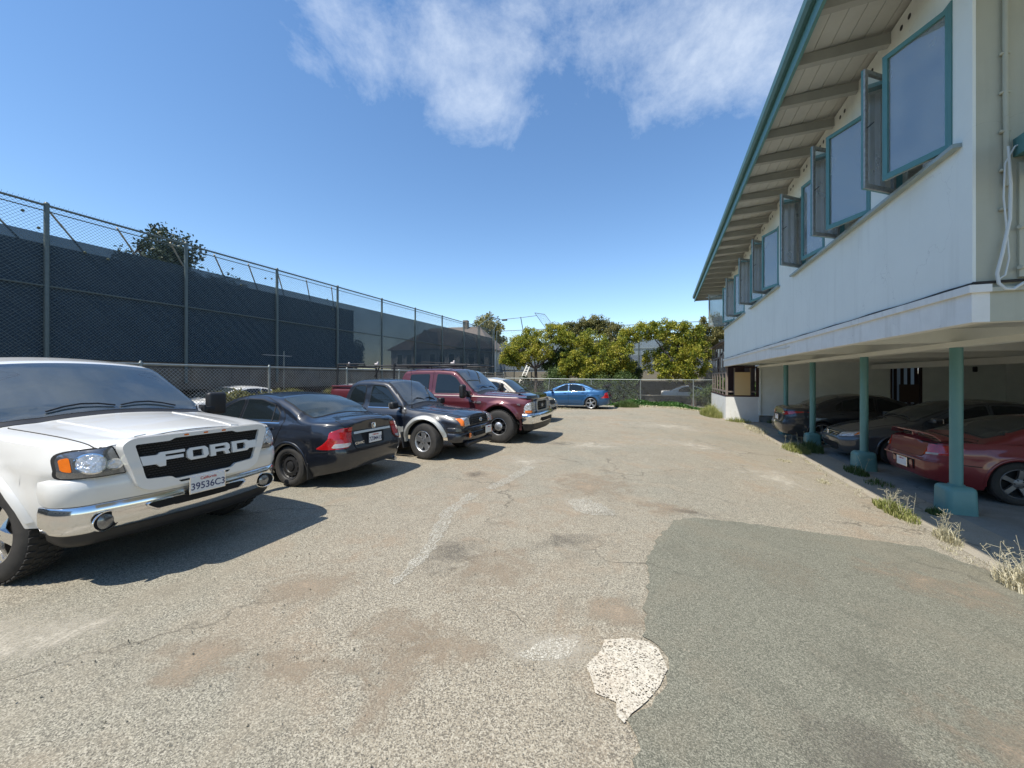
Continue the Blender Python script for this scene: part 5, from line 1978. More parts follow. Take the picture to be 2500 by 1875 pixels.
# ============ compact four-door saloon (several use it)
def build_sedan(name, label, group, paint_m, wheel_style, L=4.48, H=1.43, spoiler=None, rear='civic', front='generic', plate_text='7ZIM413', rim_m=None, Rt=.315,
                two_door=False, roof_m=None, tail_plate=True, front_plate=False, wscale=1.0):
    r = empty(name); r['_L'] = L
    tag(r, label, 'car', group)
    k = L / 4.48
    h = H / 1.43

    def S(pts): return [(a * k, b * h) for a, b in pts]
    deck = 1.05 if rear != 'coupe' else .98
    top = S([(0, .60), (.06, .68), (.35, .79), (.75, .885), (1.05, .945), (1.12, .975), (1.55, 1.20), (2.0, 1.375), (2.3, 1.42), (2.65, 1.43), (3.05, 1.385), (3.4, 1.27), (3.78, 1.095), (3.92, deck + .015), (4.2, deck + .01), (4.38, deck - .0), (4.48, deck - .05)])
    belt = S([(0, .54), (.3, .69), (.75, .80), (1.05, .86), (2.5, .93), (3.6, .965), (4.2, .95), (4.48, .90)])
    hw = S([(0, .50), (.03, .58), (.08, .66), (.18, .755), (.4, .83), (.9, .868), (2.2, .876), (3.5, .872), (4.0, .845), (4.25, .80), (4.40, .73), (4.45, .66), (4.48, .58)])
    hw = [(a, b / h * wscale) for a, b in hw]
    wf, wr = .88 * k, 3.55 * k
    zc = Rt
    sh = Shell(L, top, belt, hw, [(0, .20), (.4, .17), (4.0 * k, .18), (L, .27)], k=.43, rc=.13, crown=.035,
               nose=[(.2, .07), (.38, .01), (.5, 0), (.62, .05), (.8, .12)], tail=[(.2, .07), (.38, .01), (.55, 0), (.72, .06), (.85, .09), (1.1, .07)],
               arches=[(wf, zc, Rt + .045), (wr, zc, Rt + .045)], tuck=.07, flare=.022, crease=.008, round_belt=.05)
    body = body_obj(sh, r, paint_m)
    # glass
    windscreen(r, sh, 1.17 * k, 2.02 * k, .03)
    windscreen(r, sh, 3.10 * k, 3.80 * k, .05, name='rear_window')
    if roof_m:
        pts = []
        for i in range(6):
            q = (2.07 + .95 * i / 5) * k; pts.append((q, sh.halfroof(q) - .05))
        patch(sh, 'top', rounded(pts + [(a, -b) for a, b in reversed(pts)], .05), .005, roof_m, 'roof_panel', r, rim=.006)
    for sd in ('L', 'R'):
        if not two_door:
            dr = panel(sh, sd, rounded(S([(1.42, .30), (1.22, .60), (1.28, .93), (1.95, 1.31), (2.3, 1.355), (2.34, .28)]), .06), r, 'door', paint_m, off=.006)
            d2 = panel(sh, sd, rounded(S([(2.36, .28), (2.32, 1.355), (2.75, 1.36), (3.14, 1.25), (3.34, 1.08), (3.38, .93), (3.25, .62), (3.08, .52), (3.0, .28)]), .06), r, 'rear_door', paint_m, off=.006)
            g1 = pane(sh, sd, rounded(S([(1.52, .965), (1.95, 1.22), (2.15, 1.30), (2.27, 1.315), (2.29, .975)]), .03), dr, off=.010)
            g2 = pane(sh, sd, rounded(S([(2.37, .978), (2.36, 1.32), (2.7, 1.315), (3.02, 1.24), (3.22, 1.11), (3.24, .99)]), [.02, .02, .04, .06, .06, .03]), d2, off=.010)
            # chrome or dark belt line
            strip(sh, sd, S([(1.45, .945), (2.4, .955), (3.3, .968)]), .014, .013, V_CHROME if rear in ('civic',) else V_BLACK, 'belt_trim', r)
            strip(sh, sd, S([(3.10, .99), (3.06, 1.24)]), .02, .020, V_BLACK, 'quarter_divider', d2)
            handle(dr, sh, sd, 2.15 * k, .86 * h, paint_m); handle(d2, sh, sd, 3.12 * k, .885 * h, paint_m)
        else:
            dr = panel(sh, sd, rounded(S([(1.42, .30), (1.22, .60), (1.28, .93), (1.95, 1.31), (2.5, 1.35), (2.62, .95), (2.66, .28)]), .06), r, 'door', paint_m, off=.006)
            pane(sh, sd, rounded(S([(1.52, .965), (1.95, 1.22), (2.2, 1.30), (2.48, 1.315), (2.56, .975)]), .03), dr, off=.010)
            pane(sh, sd, rounded(S([(2.66, .978), (2.58, 1.30), (2.9, 1.25), (3.2, 1.10), (3.3, 1.0)]), .05), r, name='quarter_window', off=.006)
            handle(dr, sh, sd, 2.45 * k, .80 * h, paint_m)
        strip(sh, sd, S([(1.3, .44), (3.05, .46)]), .045, .012, paint_m, 'side_moulding', r)
        strip(sh, sd, [(wr + .42, .55), (L - .22, .57)], .012, .003, V_UNDER, 'bumper_gap', r, rim=.002)
        # fuel door / reflectors skipped where the photo shows none
    arch_lip(sh, r, wf, zc, Rt + .045, paint_m, .03, .010); arch_lip(sh, r, wr, zc, Rt + .045, paint_m, .03, .010)
    panel(sh, 'top', rounded([(.17 * k, -.50), (.17 * k, .50), (.6 * k, .66), (1.10 * k, .70), (1.14 * k, 0), (1.10 * k, -.70), (.6 * k, -.66)], .06), r, 'hood', paint_m, off=.006)
    patch(sh, 'top', [(1.10 * k, -.62), (1.145 * k, 0), (1.10 * k, .62), (1.175 * k, .60), (1.20 * k, 0), (1.175 * k, -.60)], .004, V_BLACK, 'cowl', r, rim=.005)
    wipers(r, sh, 1.19 * k, .68)
    mirror_pair(r, L / 2 - 1.42 * k, .84 * wscale, 1.0 * h, V_BLACK if rear == 'blue' else paint_m, (.14, .19, .12))
    # boot lid
    if rear == 'civic' or rear == 'blue':
        tl = [(-.60, 1.01), (.60, 1.01), (.555, .86), (.46, .80), (.44, .60), (.36, .555), (-.36, .555), (-.44, .60), (-.46, .80), (-.555, .86)]
        tk = panel(sh, 'rear', rounded(tl, .03), r, 'boot_lid', paint_m, off=.008)
        for sg in (-1, 1):
            o = rounded([(sg * .44, .915), (sg * .62, .905), (sg * .745, .86), (sg * .80, .70), (sg * .835, .60), (sg * .60, .615), (sg * .50, .68), (sg * .475, .80)], .025)
            tlp = patch(sh, 'rear', o, .017, V_RED, 'tail_light', r, rim=.02, step=.02)
            if rear == 'civic':
                patch(sh, 'rear', rounded([(sg * .52, .685), (sg * .74, .690), (sg * .77, .625), (sg * .60, .63), (sg * .53, .655)], .02), .023, V_CLEAR, 'reversing_lens', tlp, rim=.008, step=.02)
        patch(sh, 'rear', rounded([(-.42, .835), (.42, .835), (.43, .800), (-.43, .800)], .01), .024, V_CHROME, 'boot_trim', tk, rim=.018)
        patch(sh, 'rear', rounded([(-.27, .795), (.27, .795), (.22, .61), (-.22, .61)], .02), .009, V_UNDER, 'plate_recess', tk, rim=.003)
        if rear == 'civic':
            # wing badge: upright with a crossbar inside a rounded frame
            cx, cz = .0, .895
            xr = -L / 2 + .045
            mb = MB()
            fr_ = rounded([(-.045, .038), (.045, .038), (.036, -.038), (-.036, -.038)], .014)
            p3 = [(xr, -a + cx, cz + b) for a, b in fr_]; mb.path(p3 + [p3[0]], .005, 6)
            mb.path([(xr, .024, cz + .034), (xr, .016, cz), (xr, .014, cz - .034)], .006, 6)
            mb.path([(xr, -.024, cz + .034), (xr, -.016, cz), (xr, -.014, cz - .034)], .006, 6)
            mb.path([(xr, -.016, cz - .002), (xr, .016, cz - .002)], .006, 6)
            mb.build('badge', V_CHROME, tk)
            text_on(tk, 'CIVIC', .052, (-L / 2 + .025, .335, .655), 'rear', V_CHROME, 'model_lettering', sx=1.5, bold=.001)
            pl = plate(r, (-L / 2 + .012, .0, .700), 'rear', plate_text, frame=V_BLACK, size=.088)
        # exhaust, splash guards
        mb = MB(); mb.tube((-L / 2 + .25, -.55, .245), (-L / 2 + .03, -.55, .235), .035, n=14); mb.build('exhaust_pipe', V_ALLOY, r)
        for sg in (-1, 1):
            mb = MB(); mb.rbox(L / 2 - wr - Rt - .075, sg * .77, .27, .02, .19, .25, .008, 1); mb.build('mud_flap', V_BLACK, r)
    elif rear == 'sentra':
        tk = panel(sh, 'rear', rounded([(-.62, 1.01), (.62, 1.01), (.50, .66), (.40, .60), (-.40, .60), (-.50, .66)], .04), r, 'boot_lid', paint_m, off=.008)
        for sg in (-1, 1):
            o = rounded([(sg * .36, .90), (sg * .60, .93), (sg * .80, .955), (sg * .835, .93), (sg * .74, .85), (sg * .55, .82), (sg * .40, .83)], .02)
            tlp = patch(sh, 'rear', o, .017, V_RED, 'tail_light', r, rim=.02, step=.02)
            patch(sh, 'rear', rounded([(sg * .42, .885), (sg * .60, .90), (sg * .58, .865), (sg * .44, .86)], .01), .023, V_CLEAR, 'reversing_lens', tlp, rim=.008)
        patch(sh, 'rear', rounded([(-.30, .83), (.30, .83), (.25, .62), (-.25, .62)], .03), .010, V_BLACK, 'plate_recess', tk, rim=.003)
        plate(r, (-L / 2 + .012, .0, .725), 'rear', '', frame=V_CHROME)
        patch(sh, 'rear', rounded([(-.38, .865), (.38, .865), (.38, .84), (-.38, .84)], .01), .024, V_CHROME, 'boot_trim', tk, rim=.012)
    elif rear == 'coupe':
        tk = panel(sh, 'rear', rounded([(-.66, .94), (.66, .94), (.60, .74), (.46, .62), (-.46, .62), (-.60, .74)], .06), r, 'boot_lid', paint_m, off=.008)
        for sg in (-1, 1):
            o = rounded([(sg * .58, .86), (sg * .80, .84), (sg * .82, .70), (sg * .50, .665)], .03)
            tlp = patch(sh, 'rear', o, .015, V_RED, 'tail_light', r, rim=.02, step=.02)
            patch(sh, 'rear', rounded([(sg * .56, .712), (sg * .72, .722), (sg * .72, .69), (sg * .56, .682)], .01), .021, V_CLEAR, 'reversing_lens', tlp, rim=.006)
            # ribbed bumper corners
            for zz in (.60, .575): strip(sh, 'rear', [(sg * .48, zz), (sg * .82, zz + .005)], .012, .012, paint_m, 'bumper_rib', r)
        patch(sh, 'rear', rounded([(-.33, .545), (.33, .545), (.30, .36), (-.30, .36)], .04), .010, V_UNDER, 'plate_recess', r, rim=.004)
        for sg in (-1, 1):
            patch(sh, 'rear', rounded([(sg * .20, .50), (sg * .29, .53), (sg * .30, .36), (sg * .21, .37)], .03), .022, paint_m, 'bumper_pod', r, rim=.015)
        plate(r, (-L / 2 - .022, .0, .45), 'rear', '', frame=V_CHROME)
        strip(sh, 'rear', [(-.75, .555), (.75, .555)], .02, .03, paint_m, 'bumper_step', r)
    # front lamps and grille
    for sg in (-1, 1):
        o = rounded([(sg * .42, .665), (sg * .62, .70), (sg * .80, .735), (sg * .825, .68), (sg * .72, .60), (sg * .50, .575), (sg * .42, .60)], .02)
        hl = patch(sh, 'front', o, .012, V_LAMP, 'headlight', r, rim=.02, step=.02)
        patch(sh, 'front', rounded([(sg * .73, .705), (sg * .79, .72), (sg * .81, .68), (sg * .74, .63)], .01), .018, V_AMBER, 'amber_lens', hl, rim=.006)
    g = patch(sh, 'front', rounded([(-.40, .655), (.40, .655), (.36, .56), (-.36, .56)], .02), .010, V_UNDER, 'grille', r, rim=.01)
    for zz in (.64, .605, .57):
        strip(sh, 'front', [(-.38, zz), (.38, zz)], .014, .020, V_CHROME if front == 'accord' else V_BLACK, 'grille_bar', g)
    patch(sh, 'front', rounded([(-.46, .40), (.46, .40), (.40, .26), (-.40, .26)], .03), .008, V_UNDER, 'lower_intake', r, rim=.004)
    if front == 'accord':
        mb = MB()
        xr = L / 2 + .03
        cz = .625
        fr_ = rounded([(-.05, .042), (.05, .042), (.04, -.042), (-.04, -.042)], .016)
        p3 = [(xr, a, cz + b) for a, b in fr_]; mb.path(p3 + [p3[0]], .006, 6)
        for sg in (-1, 1): mb.path([(xr, sg * .026, cz + .038), (xr, sg * .018, cz), (xr, sg * .016, cz - .038)], .007, 6)
        mb.path([(xr, -.018, cz), (xr, .018, cz)], .007, 6)
        mb.build('badge', V_CHROME, g)
    # spoilers
    if spoiler == 'tall':
        mb = MB()
        xs = -L / 2 + .16
        mb.rbox(xs - .02, 0, deck * h + .20, .24, 1.36, .022, .01, 2, rot=Matrix.Rotation(R(-9), 3, 'Y'))
        for sg in (-1, 1):
            mb.rbox(xs - .02, sg * .68, deck * h + .195, .26, .02, .09, .006, 1)
            mb.rbox(xs + .02, sg * .42, deck * h + .10, .05, .02, .20, .006, 1, rot=Matrix.Rotation(R(-18), 3, 'Y'))
        mb.build('rear_wing', V_BLACK, r)
    elif spoiler == 'low':
        mb = MB()
        xs = -L / 2 + .14
        n = 14
        pts = []
        for i in range(n + 1):
            y = -.74 + 1.48 * i / n
            pts.append((xs + .10 * abs(y / .74) ** 2.5, y, deck * h + .085 - .10 * abs(y / .74) ** 6))
        vs = []
        for p in pts:
            vs += [(p[0] + .09, p[1], p[2] - .006), (p[0] + .03, p[1], p[2] + .012), (p[0] - .10, p[1], p[2] + .014), (p[0] - .10, p[1], p[2] - .004), (p[0] + .03, p[1], p[2] - .014)]
        fs = [(i * 5 + j, i * 5 + (j + 1) % 5, (i + 1) * 5 + (j + 1) % 5, (i + 1) * 5 + j) for i in range(n) for j in range(5)]
        mb.add(vs, fs, 0, True)
        mb.rbox(xs + .02, 0, deck * h + .035, .07, .05, .09, .01, 2)
        mb.build('rear_spoiler', paint_m, r)
    # wheels
    for sc in (wf, wr):
        for sg in (-1, 1): make_wheel(r, L / 2 - sc, sg * (.875 * wscale - .115), Rt, Rt, .205, Rt - .105 if wheel_style != 'ten' else Rt - .07, wheel_style, rim_m=rim_m)
    return r


# ============ dark compact pickup with silver lower body
def build_compact_pickup():
    L = 5.15
    r = empty('pickup_truck'); r['_L'] = L
    tag(r, 'dark navy compact pickup truck with silver wheel arches and extended cab', 'pickup truck', 'vehicles parked along the left side')
    wz, Rt = .375, .375
    top = [(0, .90), (.08, .935), (.4, .985), (.9, 1.03), (1.26, 1.06), (1.34, 1.09), (1.55, 1.30), (1.88, 1.585), (2.02, 1.635), (2.4, 1.665), (2.75, 1.655), (2.93, 1.60), (3.02, 1.45), (3.06, 1.16)]
    belt = [(0, .82), (.4, .90), (1.3, .985), (2.2, 1.01), (3.06, 1.02)]
    hw = [(0, .70), (.04, .745), (.15, .785), (.5, .81), (1.2, .825), (3.06, .83)]
    sh = Shell(L, top, belt, hw, [(0, .50), (3.06, .44)], k=.25, rc=.12, crown=.035, nose=[(.5, .04), (.7, .0), (.95, .05)],
               arches=[(.84, wz, .46)], s0=0.0, s1=3.06, tuck=.04, flare=.05, crease=.006, round_belt=.05)
    body = body_obj(sh, r, P_NAVY)
    bed = Shell(L, [(3.08, 1.06), (L, 1.06)], [(3.08, .99), (L, .99)], [(3.08, .83), (L - .1, .83), (L, .79)], [(3.08, .46), (L, .5)],
                k=.1, rc=.03, crown=.0, arches=[(3.98, wz, .46)], s0=3.09, s1=L, tuck=.04, flare=.05)
    body_obj(bed, r, P_NAVY, 'truck_bed')
    mb = MB(); mb.rbox(-L / 2 + (L - 3.12) / 2, 0, 1.085, L - 3.16, 1.56, .05, .015, 2); mb.build('bed_cover', mat('faded_grey_cover', (0.36, 0.36, 0.35), 0.6, var=.3, vscale=3), r)
    panel(sh, 'top', rounded([(.05, -.60), (.05, .60), (1.20, .70), (1.26, 0), (1.20, -.70)], .06), r, 'hood', P_NAVY, off=.006)
    patch(sh, 'top', [(1.24, -.66), (1.27, 0), (1.24, .66), (1.34, .66), (1.36, 0), (1.34, -.66)], .004, V_BLACK, 'cowl', r, rim=.005)
    windscreen(r, sh, 1.38, 1.96, .03, reverse=body)
    cabin(r, L, 1.36, 2.95, 1.02, 1.56, .72)
    wipers(r, sh, 1.40, .64)
    for sd in ('L', 'R'):
        dr = panel(sh, sd, rounded([(1.34, .66), (1.34, 1.04), (1.84, 1.50), (2.0, 1.56), (2.38, 1.585), (2.40, .66)], .05), r, 'door', P_NAVY, off=.006)
        pane(sh, sd, rounded([(1.52, 1.05), (1.90, 1.44), (2.02, 1.505), (2.32, 1.52), (2.34, 1.05)], .05), dr, off=.010)
        pane(sh, sd, rounded([(2.50, 1.07), (2.50, 1.50), (2.80, 1.50), (2.90, 1.35), (2.92, 1.09)], .06), r, name='quarter_window', off=.006)
        strip(sh, sd, [(1.50, 1.035), (2.34, 1.035)], .014, .016, V_CHROME, 'belt_trim', dr)
        strip(sh, sd, [(1.36, .79), (3.0, .79)], .035, .012, P_NAVY, 'side_moulding', r)
        patch(sh, sd, [(1.36, .655), (3.04, .655), (3.04, .46), (1.36, .46)], .010, P_SILVER, 'lower_cladding', r, rim=.01)
        handle(dr, sh, sd, 2.26, .90, V_BLACK)
        sg = 1 if sd == 'L' else -1
        mb = MB(); mb.rbox(L / 2 - 2.2, sg * .86, .40, 1.6, .12, .06, .02, 2); mb.build('running_board', V_ALLOY, r)
        mb = MB(); mb.rbox(L / 2 - .84 - .50, sg * .80, .38, .03, .22, .34, .01, 1, rot=Matrix.Rotation(R(-12), 3, 'Y')); mb.build('mud_flap', V_BLACK, r)
    arch_lip(sh, r, .84, wz, .46, P_SILVER, .07, .03, a0=12, a1=184)
    arch_lip(bed, r, 3.98, wz, .46, P_SILVER, .07, .03, a0=12, a1=184)
    # front
    g = patch(sh, 'front', rounded([(-.42, .87), (.42, .87), (.40, .70), (-.40, .70)], .03), .022, V_BLACK, 'grille', r, rim=.02)
    patch(sh, 'front', rounded([(-.38, .845), (.38, .845), (.365, .715), (-.365, .715)], .02), .014 + .012, V_UNDER, 'grille_opening', g, rim=.002)
    for zz in (.815, .78, .745): strip(sh, 'front', [(-.38, zz), (.38, zz)], .014, .036, V_BLACK, 'grille_bar', g)
    mb = MB(); pts = [(L / 2 + .045, .055 * math.cos(2 * math.pi * i / 20), .785 + .040 * math.sin(2 * math.pi * i / 20)) for i in range(21)]
    mb.path(pts, .005, 6)
    mb.path([(L / 2 + .045, .022 * math.cos(2 * math.pi * i / 16), .785 + .036 * math.sin(2 * math.pi * i / 16)) for i in range(17)], .004, 6)
    mb.path([(L / 2 + .045, .042 * math.cos(2 * math.pi * i / 16), .800 + .014 * math.sin(2 * math.pi * i / 16)) for i in range(17)], .004, 6)
    mb.build('badge', V_CHROME, g)
    for sg in (-1, 1):
        hl = patch(sh, 'front', rounded([(sg * .45, .865), (sg * .66, .865), (sg * .66, .70), (sg * .44, .70)], .02), .016, V_LAMP, 'headlight', r, rim=.02, step=.02)
        patch(sh, 'front', rounded([(sg * .665, .86), (sg * .735, .85), (sg * .74, .71), (sg * .665, .705)], .02), .016, V_AMBER, 'amber_lens', hl, rim=.02, step=.015)
    bp_ = bumper_plan(L / 2 + .06, .80, .26, p=4)
    b = sweep_bumper(r, bp_, [(-.2, .675), (-.01, .675), (.02, .655), (.025, .60), (.0, .58), (-.005, .56), (.012, .54), (.012, .44), (-.03, .37), (-.2, .35)], P_NAVY, 'bumper')
    mb = MB(); mb.rbox(L / 2 + .066, 0, .50, .03, .66, .09, .02, 2); mb.build('bumper_opening', V_UNDER, b)
    for sg in (-1, 1):
        mb = MB(); mb.rbox(L / 2 + .055, sg * .50, .50, .03, .09, .10, .01, 2, rot=Matrix.Rotation(-sg * R(8), 3, 'Z')); mb.build('marker_lamp', V_AMBER, b)
    mb = MB(); mb.rbox(L / 2 + .01, 0, .33, .1, 1.2, .08, .02, 1); mb.build('valance', V_BLACK, r)
    plate(r, (L / 2 + .092, .30, .54), 'front', '', frame=V_CHROME)
    mirror_pair(r, L / 2 - 1.52, .83, 1.10, V_BLACK, (.11, .21, .15))
    antenna(r, L / 2 - 1.22, -.72, 1.05, .85, -.02)
    for sc, st in ((.84, -9), (3.98, 0)):
        for sg in (-1, 1): make_wheel(r, L / 2 - sc, sg * .745, Rt, Rt, .255, .215, 'five', steer=R(st))
    return r


# ============ maroon heavy-duty crew cab
def build_crew_pickup():
    L = 6.55
    r = empty('pickup_truck'); r['_L'] = L
    tag(r, 'tall maroon crew cab pickup truck with black hood guard and roof rack', 'pickup truck', 'vehicles parked along the left side')
    wz, Rt = .425, .425
    top = [(0, 1.16), (.08, 1.19), (.5, 1.235), (1.1, 1.265), (1.45, 1.285), (1.55, 1.31), (1.80, 1.55), (2.14, 1.86), (2.28, 1.93), (2.7, 1.965), (3.5, 1.965), (3.85, 1.93), (3.97, 1.80), (4.0, 1.4)]
    belt = [(0, 1.09), (.5, 1.15), (1.5, 1.20), (4.0, 1.23)]
    hw = [(0, .86), (.04, .90), (.15, .935), (.5, .965), (1.2, .985), (4.0, .985)]
    sh = Shell(L, top, belt, hw, [(0, .66), (1.5, .52), (4.0, .52)], k=.22, rc=.13, crown=.04, nose=[(.7, 0), (1.2, .03)],
               arches=[(.84, wz + .03, .53)], s0=0.0, s1=4.0, tuck=.04, flare=.04, crease=.008)
    body = body_obj(sh, r, P_MAROON)
    zb = 1.40
    bed = Shell(L, [(4.03, zb), (L, zb)], [(4.03, zb - .08), (L, zb - .08)], [(4.03, .985), (L - .12, .985), (L, .95)], [(4.03, .56), (L, .6)],
                k=.1, rc=.03, crown=.0, arches=[(5.05, wz + .03, .53)], s0=4.03, s1=L, tuck=.04, flare=.04)
    body_obj(bed, r, P_MAROON, 'truck_bed')
    mb = MB(); mb.box(-L / 2 + .07, L / 2 - 4.1, -.88, .88, zb + .003, zb + .006); mb.build('bed_floor', V_BLACK, r)
    mb = MB()
    for sg in (-1, 1): mb.rbox(-L / 2 + (L - 4.03) / 2, sg * .945, zb + .02, L - 4.1, .05, .05, .012, 1)
    mb.rbox(-L / 2 + .035, 0, zb + .02, .05, 1.88, .05, .012, 1)
    mb.build('bed_rail', P_MAROON, r)
    hd = panel(sh, 'top', rounded([(.10, -.80), (.10, .80), (1.42, .84), (1.46, 0), (1.42, -.84)], .06), r, 'hood', P_MAROON, off=.008)
    for sg in (-1, 1): patch(sh, 'top', [(.3, sg * .34), (1.40, sg * .42), (1.40, sg * .50), (.3, sg * .46)], .018, P_MAROON, 'hood_crease', hd, rim=.012)
    # hood guard
    mb = MB()
    vs = []
    n = 20
    for i in range(n + 1):
        y = -.86 + 1.72 * i / n
        x = L / 2 + .035 - .16 * abs(y / .86) ** 3
        vs += [(x - .02, y, 1.09), (x + .025, y, 1.15), (x + .0, y, 1.225), (x - .20, y, 1.275), (x - .24, y, 1.23)]
    fs = [(i * 5 + j, i * 5 + j + 1, (i + 1) * 5 + j + 1, (i + 1) * 5 + j) for i in range(n) for j in range(4)]
    mb.add(vs, fs, 0, True); mb.build('hood_guard', mat('smoked_acrylic', (0.006, 0.008, 0.010), .15, coat=1.0), r)
    patch(sh, 'top', [(1.44, -.80), (1.48, 0), (1.44, .80), (1.55, .80), (1.57, 0), (1.55, -.80)], .005, V_BLACK, 'cowl', r, rim=.005)
    windscreen(r, sh, 1.58, 2.22, .03, reverse=body)
    cabin(r, L, 1.56, 3.9, 1.22, 1.86, .86)
    wipers(r, sh, 1.60, .78)
    for sd in ('L', 'R'):
        dr = panel(sh, sd, rounded([(1.60, .62), (1.60, 1.22), (2.10, 1.76), (2.3, 1.86), (2.84, 1.885), (2.86, .62)], .05), r, 'door', P_MAROON)
        pane(sh, sd, rounded([(1.80, 1.27), (2.18, 1.68), (2.36, 1.76), (2.76, 1.78), (2.78, 1.27)], .05), dr, off=.011)
        d2 = panel(sh, sd, rounded([(2.90, .62), (2.90, 1.885), (3.78, 1.86), (3.84, 1.7), (3.86, .62)], .05), r, 'rear_door', P_MAROON)
        pane(sh, sd, rounded([(3.02, 1.27), (3.02, 1.78), (3.64, 1.765), (3.68, 1.27)], .05), d2, off=.011)
        strip(sh, sd, [(.35, 1.165), (1.6, 1.195), (3.95, 1.215)], .016, .016, mat('pale_pinstripe', (0.6, 0.5, 0.45), .4), 'pinstripe', r)
        handle(dr, sh, sd, 2.72, 1.12, V_BLACK); handle(d2, sh, sd, 3.70, 1.12, V_BLACK)
        strip(sh, sd, [(1.62, .80), (3.84, .80)], .05, .015, P_MAROON, 'side_moulding', r)
        hf = hitfn(sh.bvh, sd); sg = 1 if sd == 'L' else -1
        p = hf(L / 2 - 1.43, 1.04)[0]
        if p is not None:
            text_on(r, 'F-250', .075, (p.x, p.y + sg * .012, 1.04), sd, V_ALLOY, 'fender_badge', sx=1.1, bold=.002, ext=.004)
            p = hf(L / 2 - .28, 1.02)[0]
            text_on(r, 'V10', .055, (p.x - .02, p.y + sg * .02, 1.0), sd, V_ALLOY, 'engine_badge', bold=.002, ext=.004)
    arch_lip(sh, r, .84, wz + .03, .53, P_MAROON, .05, .02); arch_lip(bed, r, 5.05, wz + .03, .53, P_MAROON, .05, .02)
    # front end
    go = rounded([(-.44, 1.11), (.44, 1.11), (.50, 1.05), (.50, .83), (.43, .78), (-.43, .78), (-.50, .83), (-.50, 1.05)], .04)
    gi = rounded([(-.37, 1.06), (.37, 1.06), (.42, 1.01), (.42, .86), (.37, .825), (-.37, .825), (-.42, .86), (-.42, 1.01)], .03)
    g = patch(sh, 'front', go, .05, V_ALLOY, 'grille_frame', r, holes=[gi], rim=.05)
    patch(sh, 'front', gi, .012, V_UNDER, 'grille_opening', g, rim=.002)
    for zz in (1.0, .945, .885): strip(sh, 'front', [(-.42, zz), (.42, zz)], .028, .034, V_BLACK, 'grille_bar', g)
    lamp_disc(sh, 'front', 0, .945, .042, .055, V_ALLOY, g, 'oval_badge', ry=.085)
    for sg in (-1, 1):
        hl = patch(sh, 'front', rounded([(sg * .55, 1.07), (sg * .86, 1.055), (sg * .93, 1.0), (sg * .935, .79), (sg * .55, .79)], .03), .022, V_LAMP, 'headlight', r, rim=.03, step=.02)
        patch(sh, 'front', rounded([(sg * .55, .868), (sg * .935, .868), (sg * .935, .858), (sg * .55, .858)], .002), .026, V_BLACK, 'lamp_divider', hl, rim=.004)
        patch(sh, 'front', rounded([(sg * .80, .85), (sg * .93, .85), (sg * .93, .795), (sg * .80, .795)], .01), .028, V_AMBER, 'amber_lens', hl, rim=.01, step=.02)
    bp_ = bumper_plan(L / 2 + .16, 1.0, .24, p=4)
    b = sweep_bumper(r, bp_, [(-.3, .775), (-.02, .775), (.012, .755), (.02, .70), (.008, .60), (-.03, .52), (-.3, .52)], V_CHROME, 'chrome_bumper')
    mb = MB(); mb.rbox(L / 2 + .165, 0, .60, .04, .86, .10, .02, 2); mb.build('bumper_opening', V_UNDER, b)
    sweep_bumper(r, bumper_plan(L / 2 + .13, .92, .22, p=4), [(-.3, .53), (.0, .53), (.0, .42), (-.06, .34), (-.3, .34)], V_BLACK, 'valance')
    # towing mirrors
    for sg in (-1, 1):
        mb = MB(); mb.rbox(L / 2 - 1.72, sg * 1.28, 1.33, .13, .22, .36, .06, 3)
        mb.path([(L / 2 - 1.72, sg * .98, 1.30), (L / 2 - 1.72, sg * 1.2, 1.36)], .025, 8); mb.path([(L / 2 - 1.72, sg * .98, 1.22), (L / 2 - 1.72, sg * 1.2, 1.24)], .025, 8)
        mb.rbox(L / 2 - 1.72, sg * 1.0, 1.26, .16, .04, .16, .02, 2)
        mb.build('side_mirror', V_BLACK, r)
    # roof and bed rack
    mb = MB()
    for sg in (-1, 1):
        mb.path([(L / 2 - 1.75, sg * .80, 2.02), (L / 2 - 3.9, sg * .80, 2.04)], .022, 6)
        mb.path([(L / 2 - 3.9, sg * .80, 2.04), (L / 2 - 6.4, sg * .84, 2.02)], .022, 6)
        for s_ in (4.2, 6.35): mb.path([(L / 2 - s_, sg * .90, zb), (L / 2 - s_, sg * .86, 2.10)], .030, 6)
        mb.path([(L / 2 - 4.9, sg * .88, zb + .3), (L / 2 - 4.75, sg * .85, 2.0)], .02, 6)
    for s_ in (1.85, 2.7, 3.6, 4.2, 6.35): mb.path([(L / 2 - s_, -.84, 2.03), (L / 2 - s_, .84, 2.03)], .02, 6)
    for s_ in (2.0, 3.0, 3.8):
        for sg in (-1, 1): mb.path([(L / 2 - s_, sg * .74, 1.93), (L / 2 - s_, sg * .80, 2.04)], .015, 6)
    mb.path([(L / 2 - 6.35, -.86, 2.10), (L / 2 - 5.3, -.86, 2.10), (L / 2 - 5.3, -.86, 2.02)], .018, 6)
    mb.path([(L / 2 - 4.4, .2, 2.02), (L / 2 - 3.95, .2, 2.18), (L / 2 - 2.0, .2, 2.06)], .010, 6)
    mb.build('ladder_rack', V_BLACK, r)
    mb = MB()
    for s_, y in ((2.35, -.7), (4.9, -.8), (6.0, -.8)):
        mb.rbox(L / 2 - s_, y, 2.09, .12, .07, .05, .02, 2); mb.rbox(L / 2 - s_ + .04, y, 2.13, .05, .05, .06, .02, 2)
    mb.build('rack_strap', mat('pale_strap', (.62, .55, .53), .8), r)
    for sc in (.84, 5.05):
        for sg in (-1, 1): make_wheel(r, L / 2 - sc, sg * .86, Rt, Rt, .30, .225, 'eight_black', chunky=True)
    return r


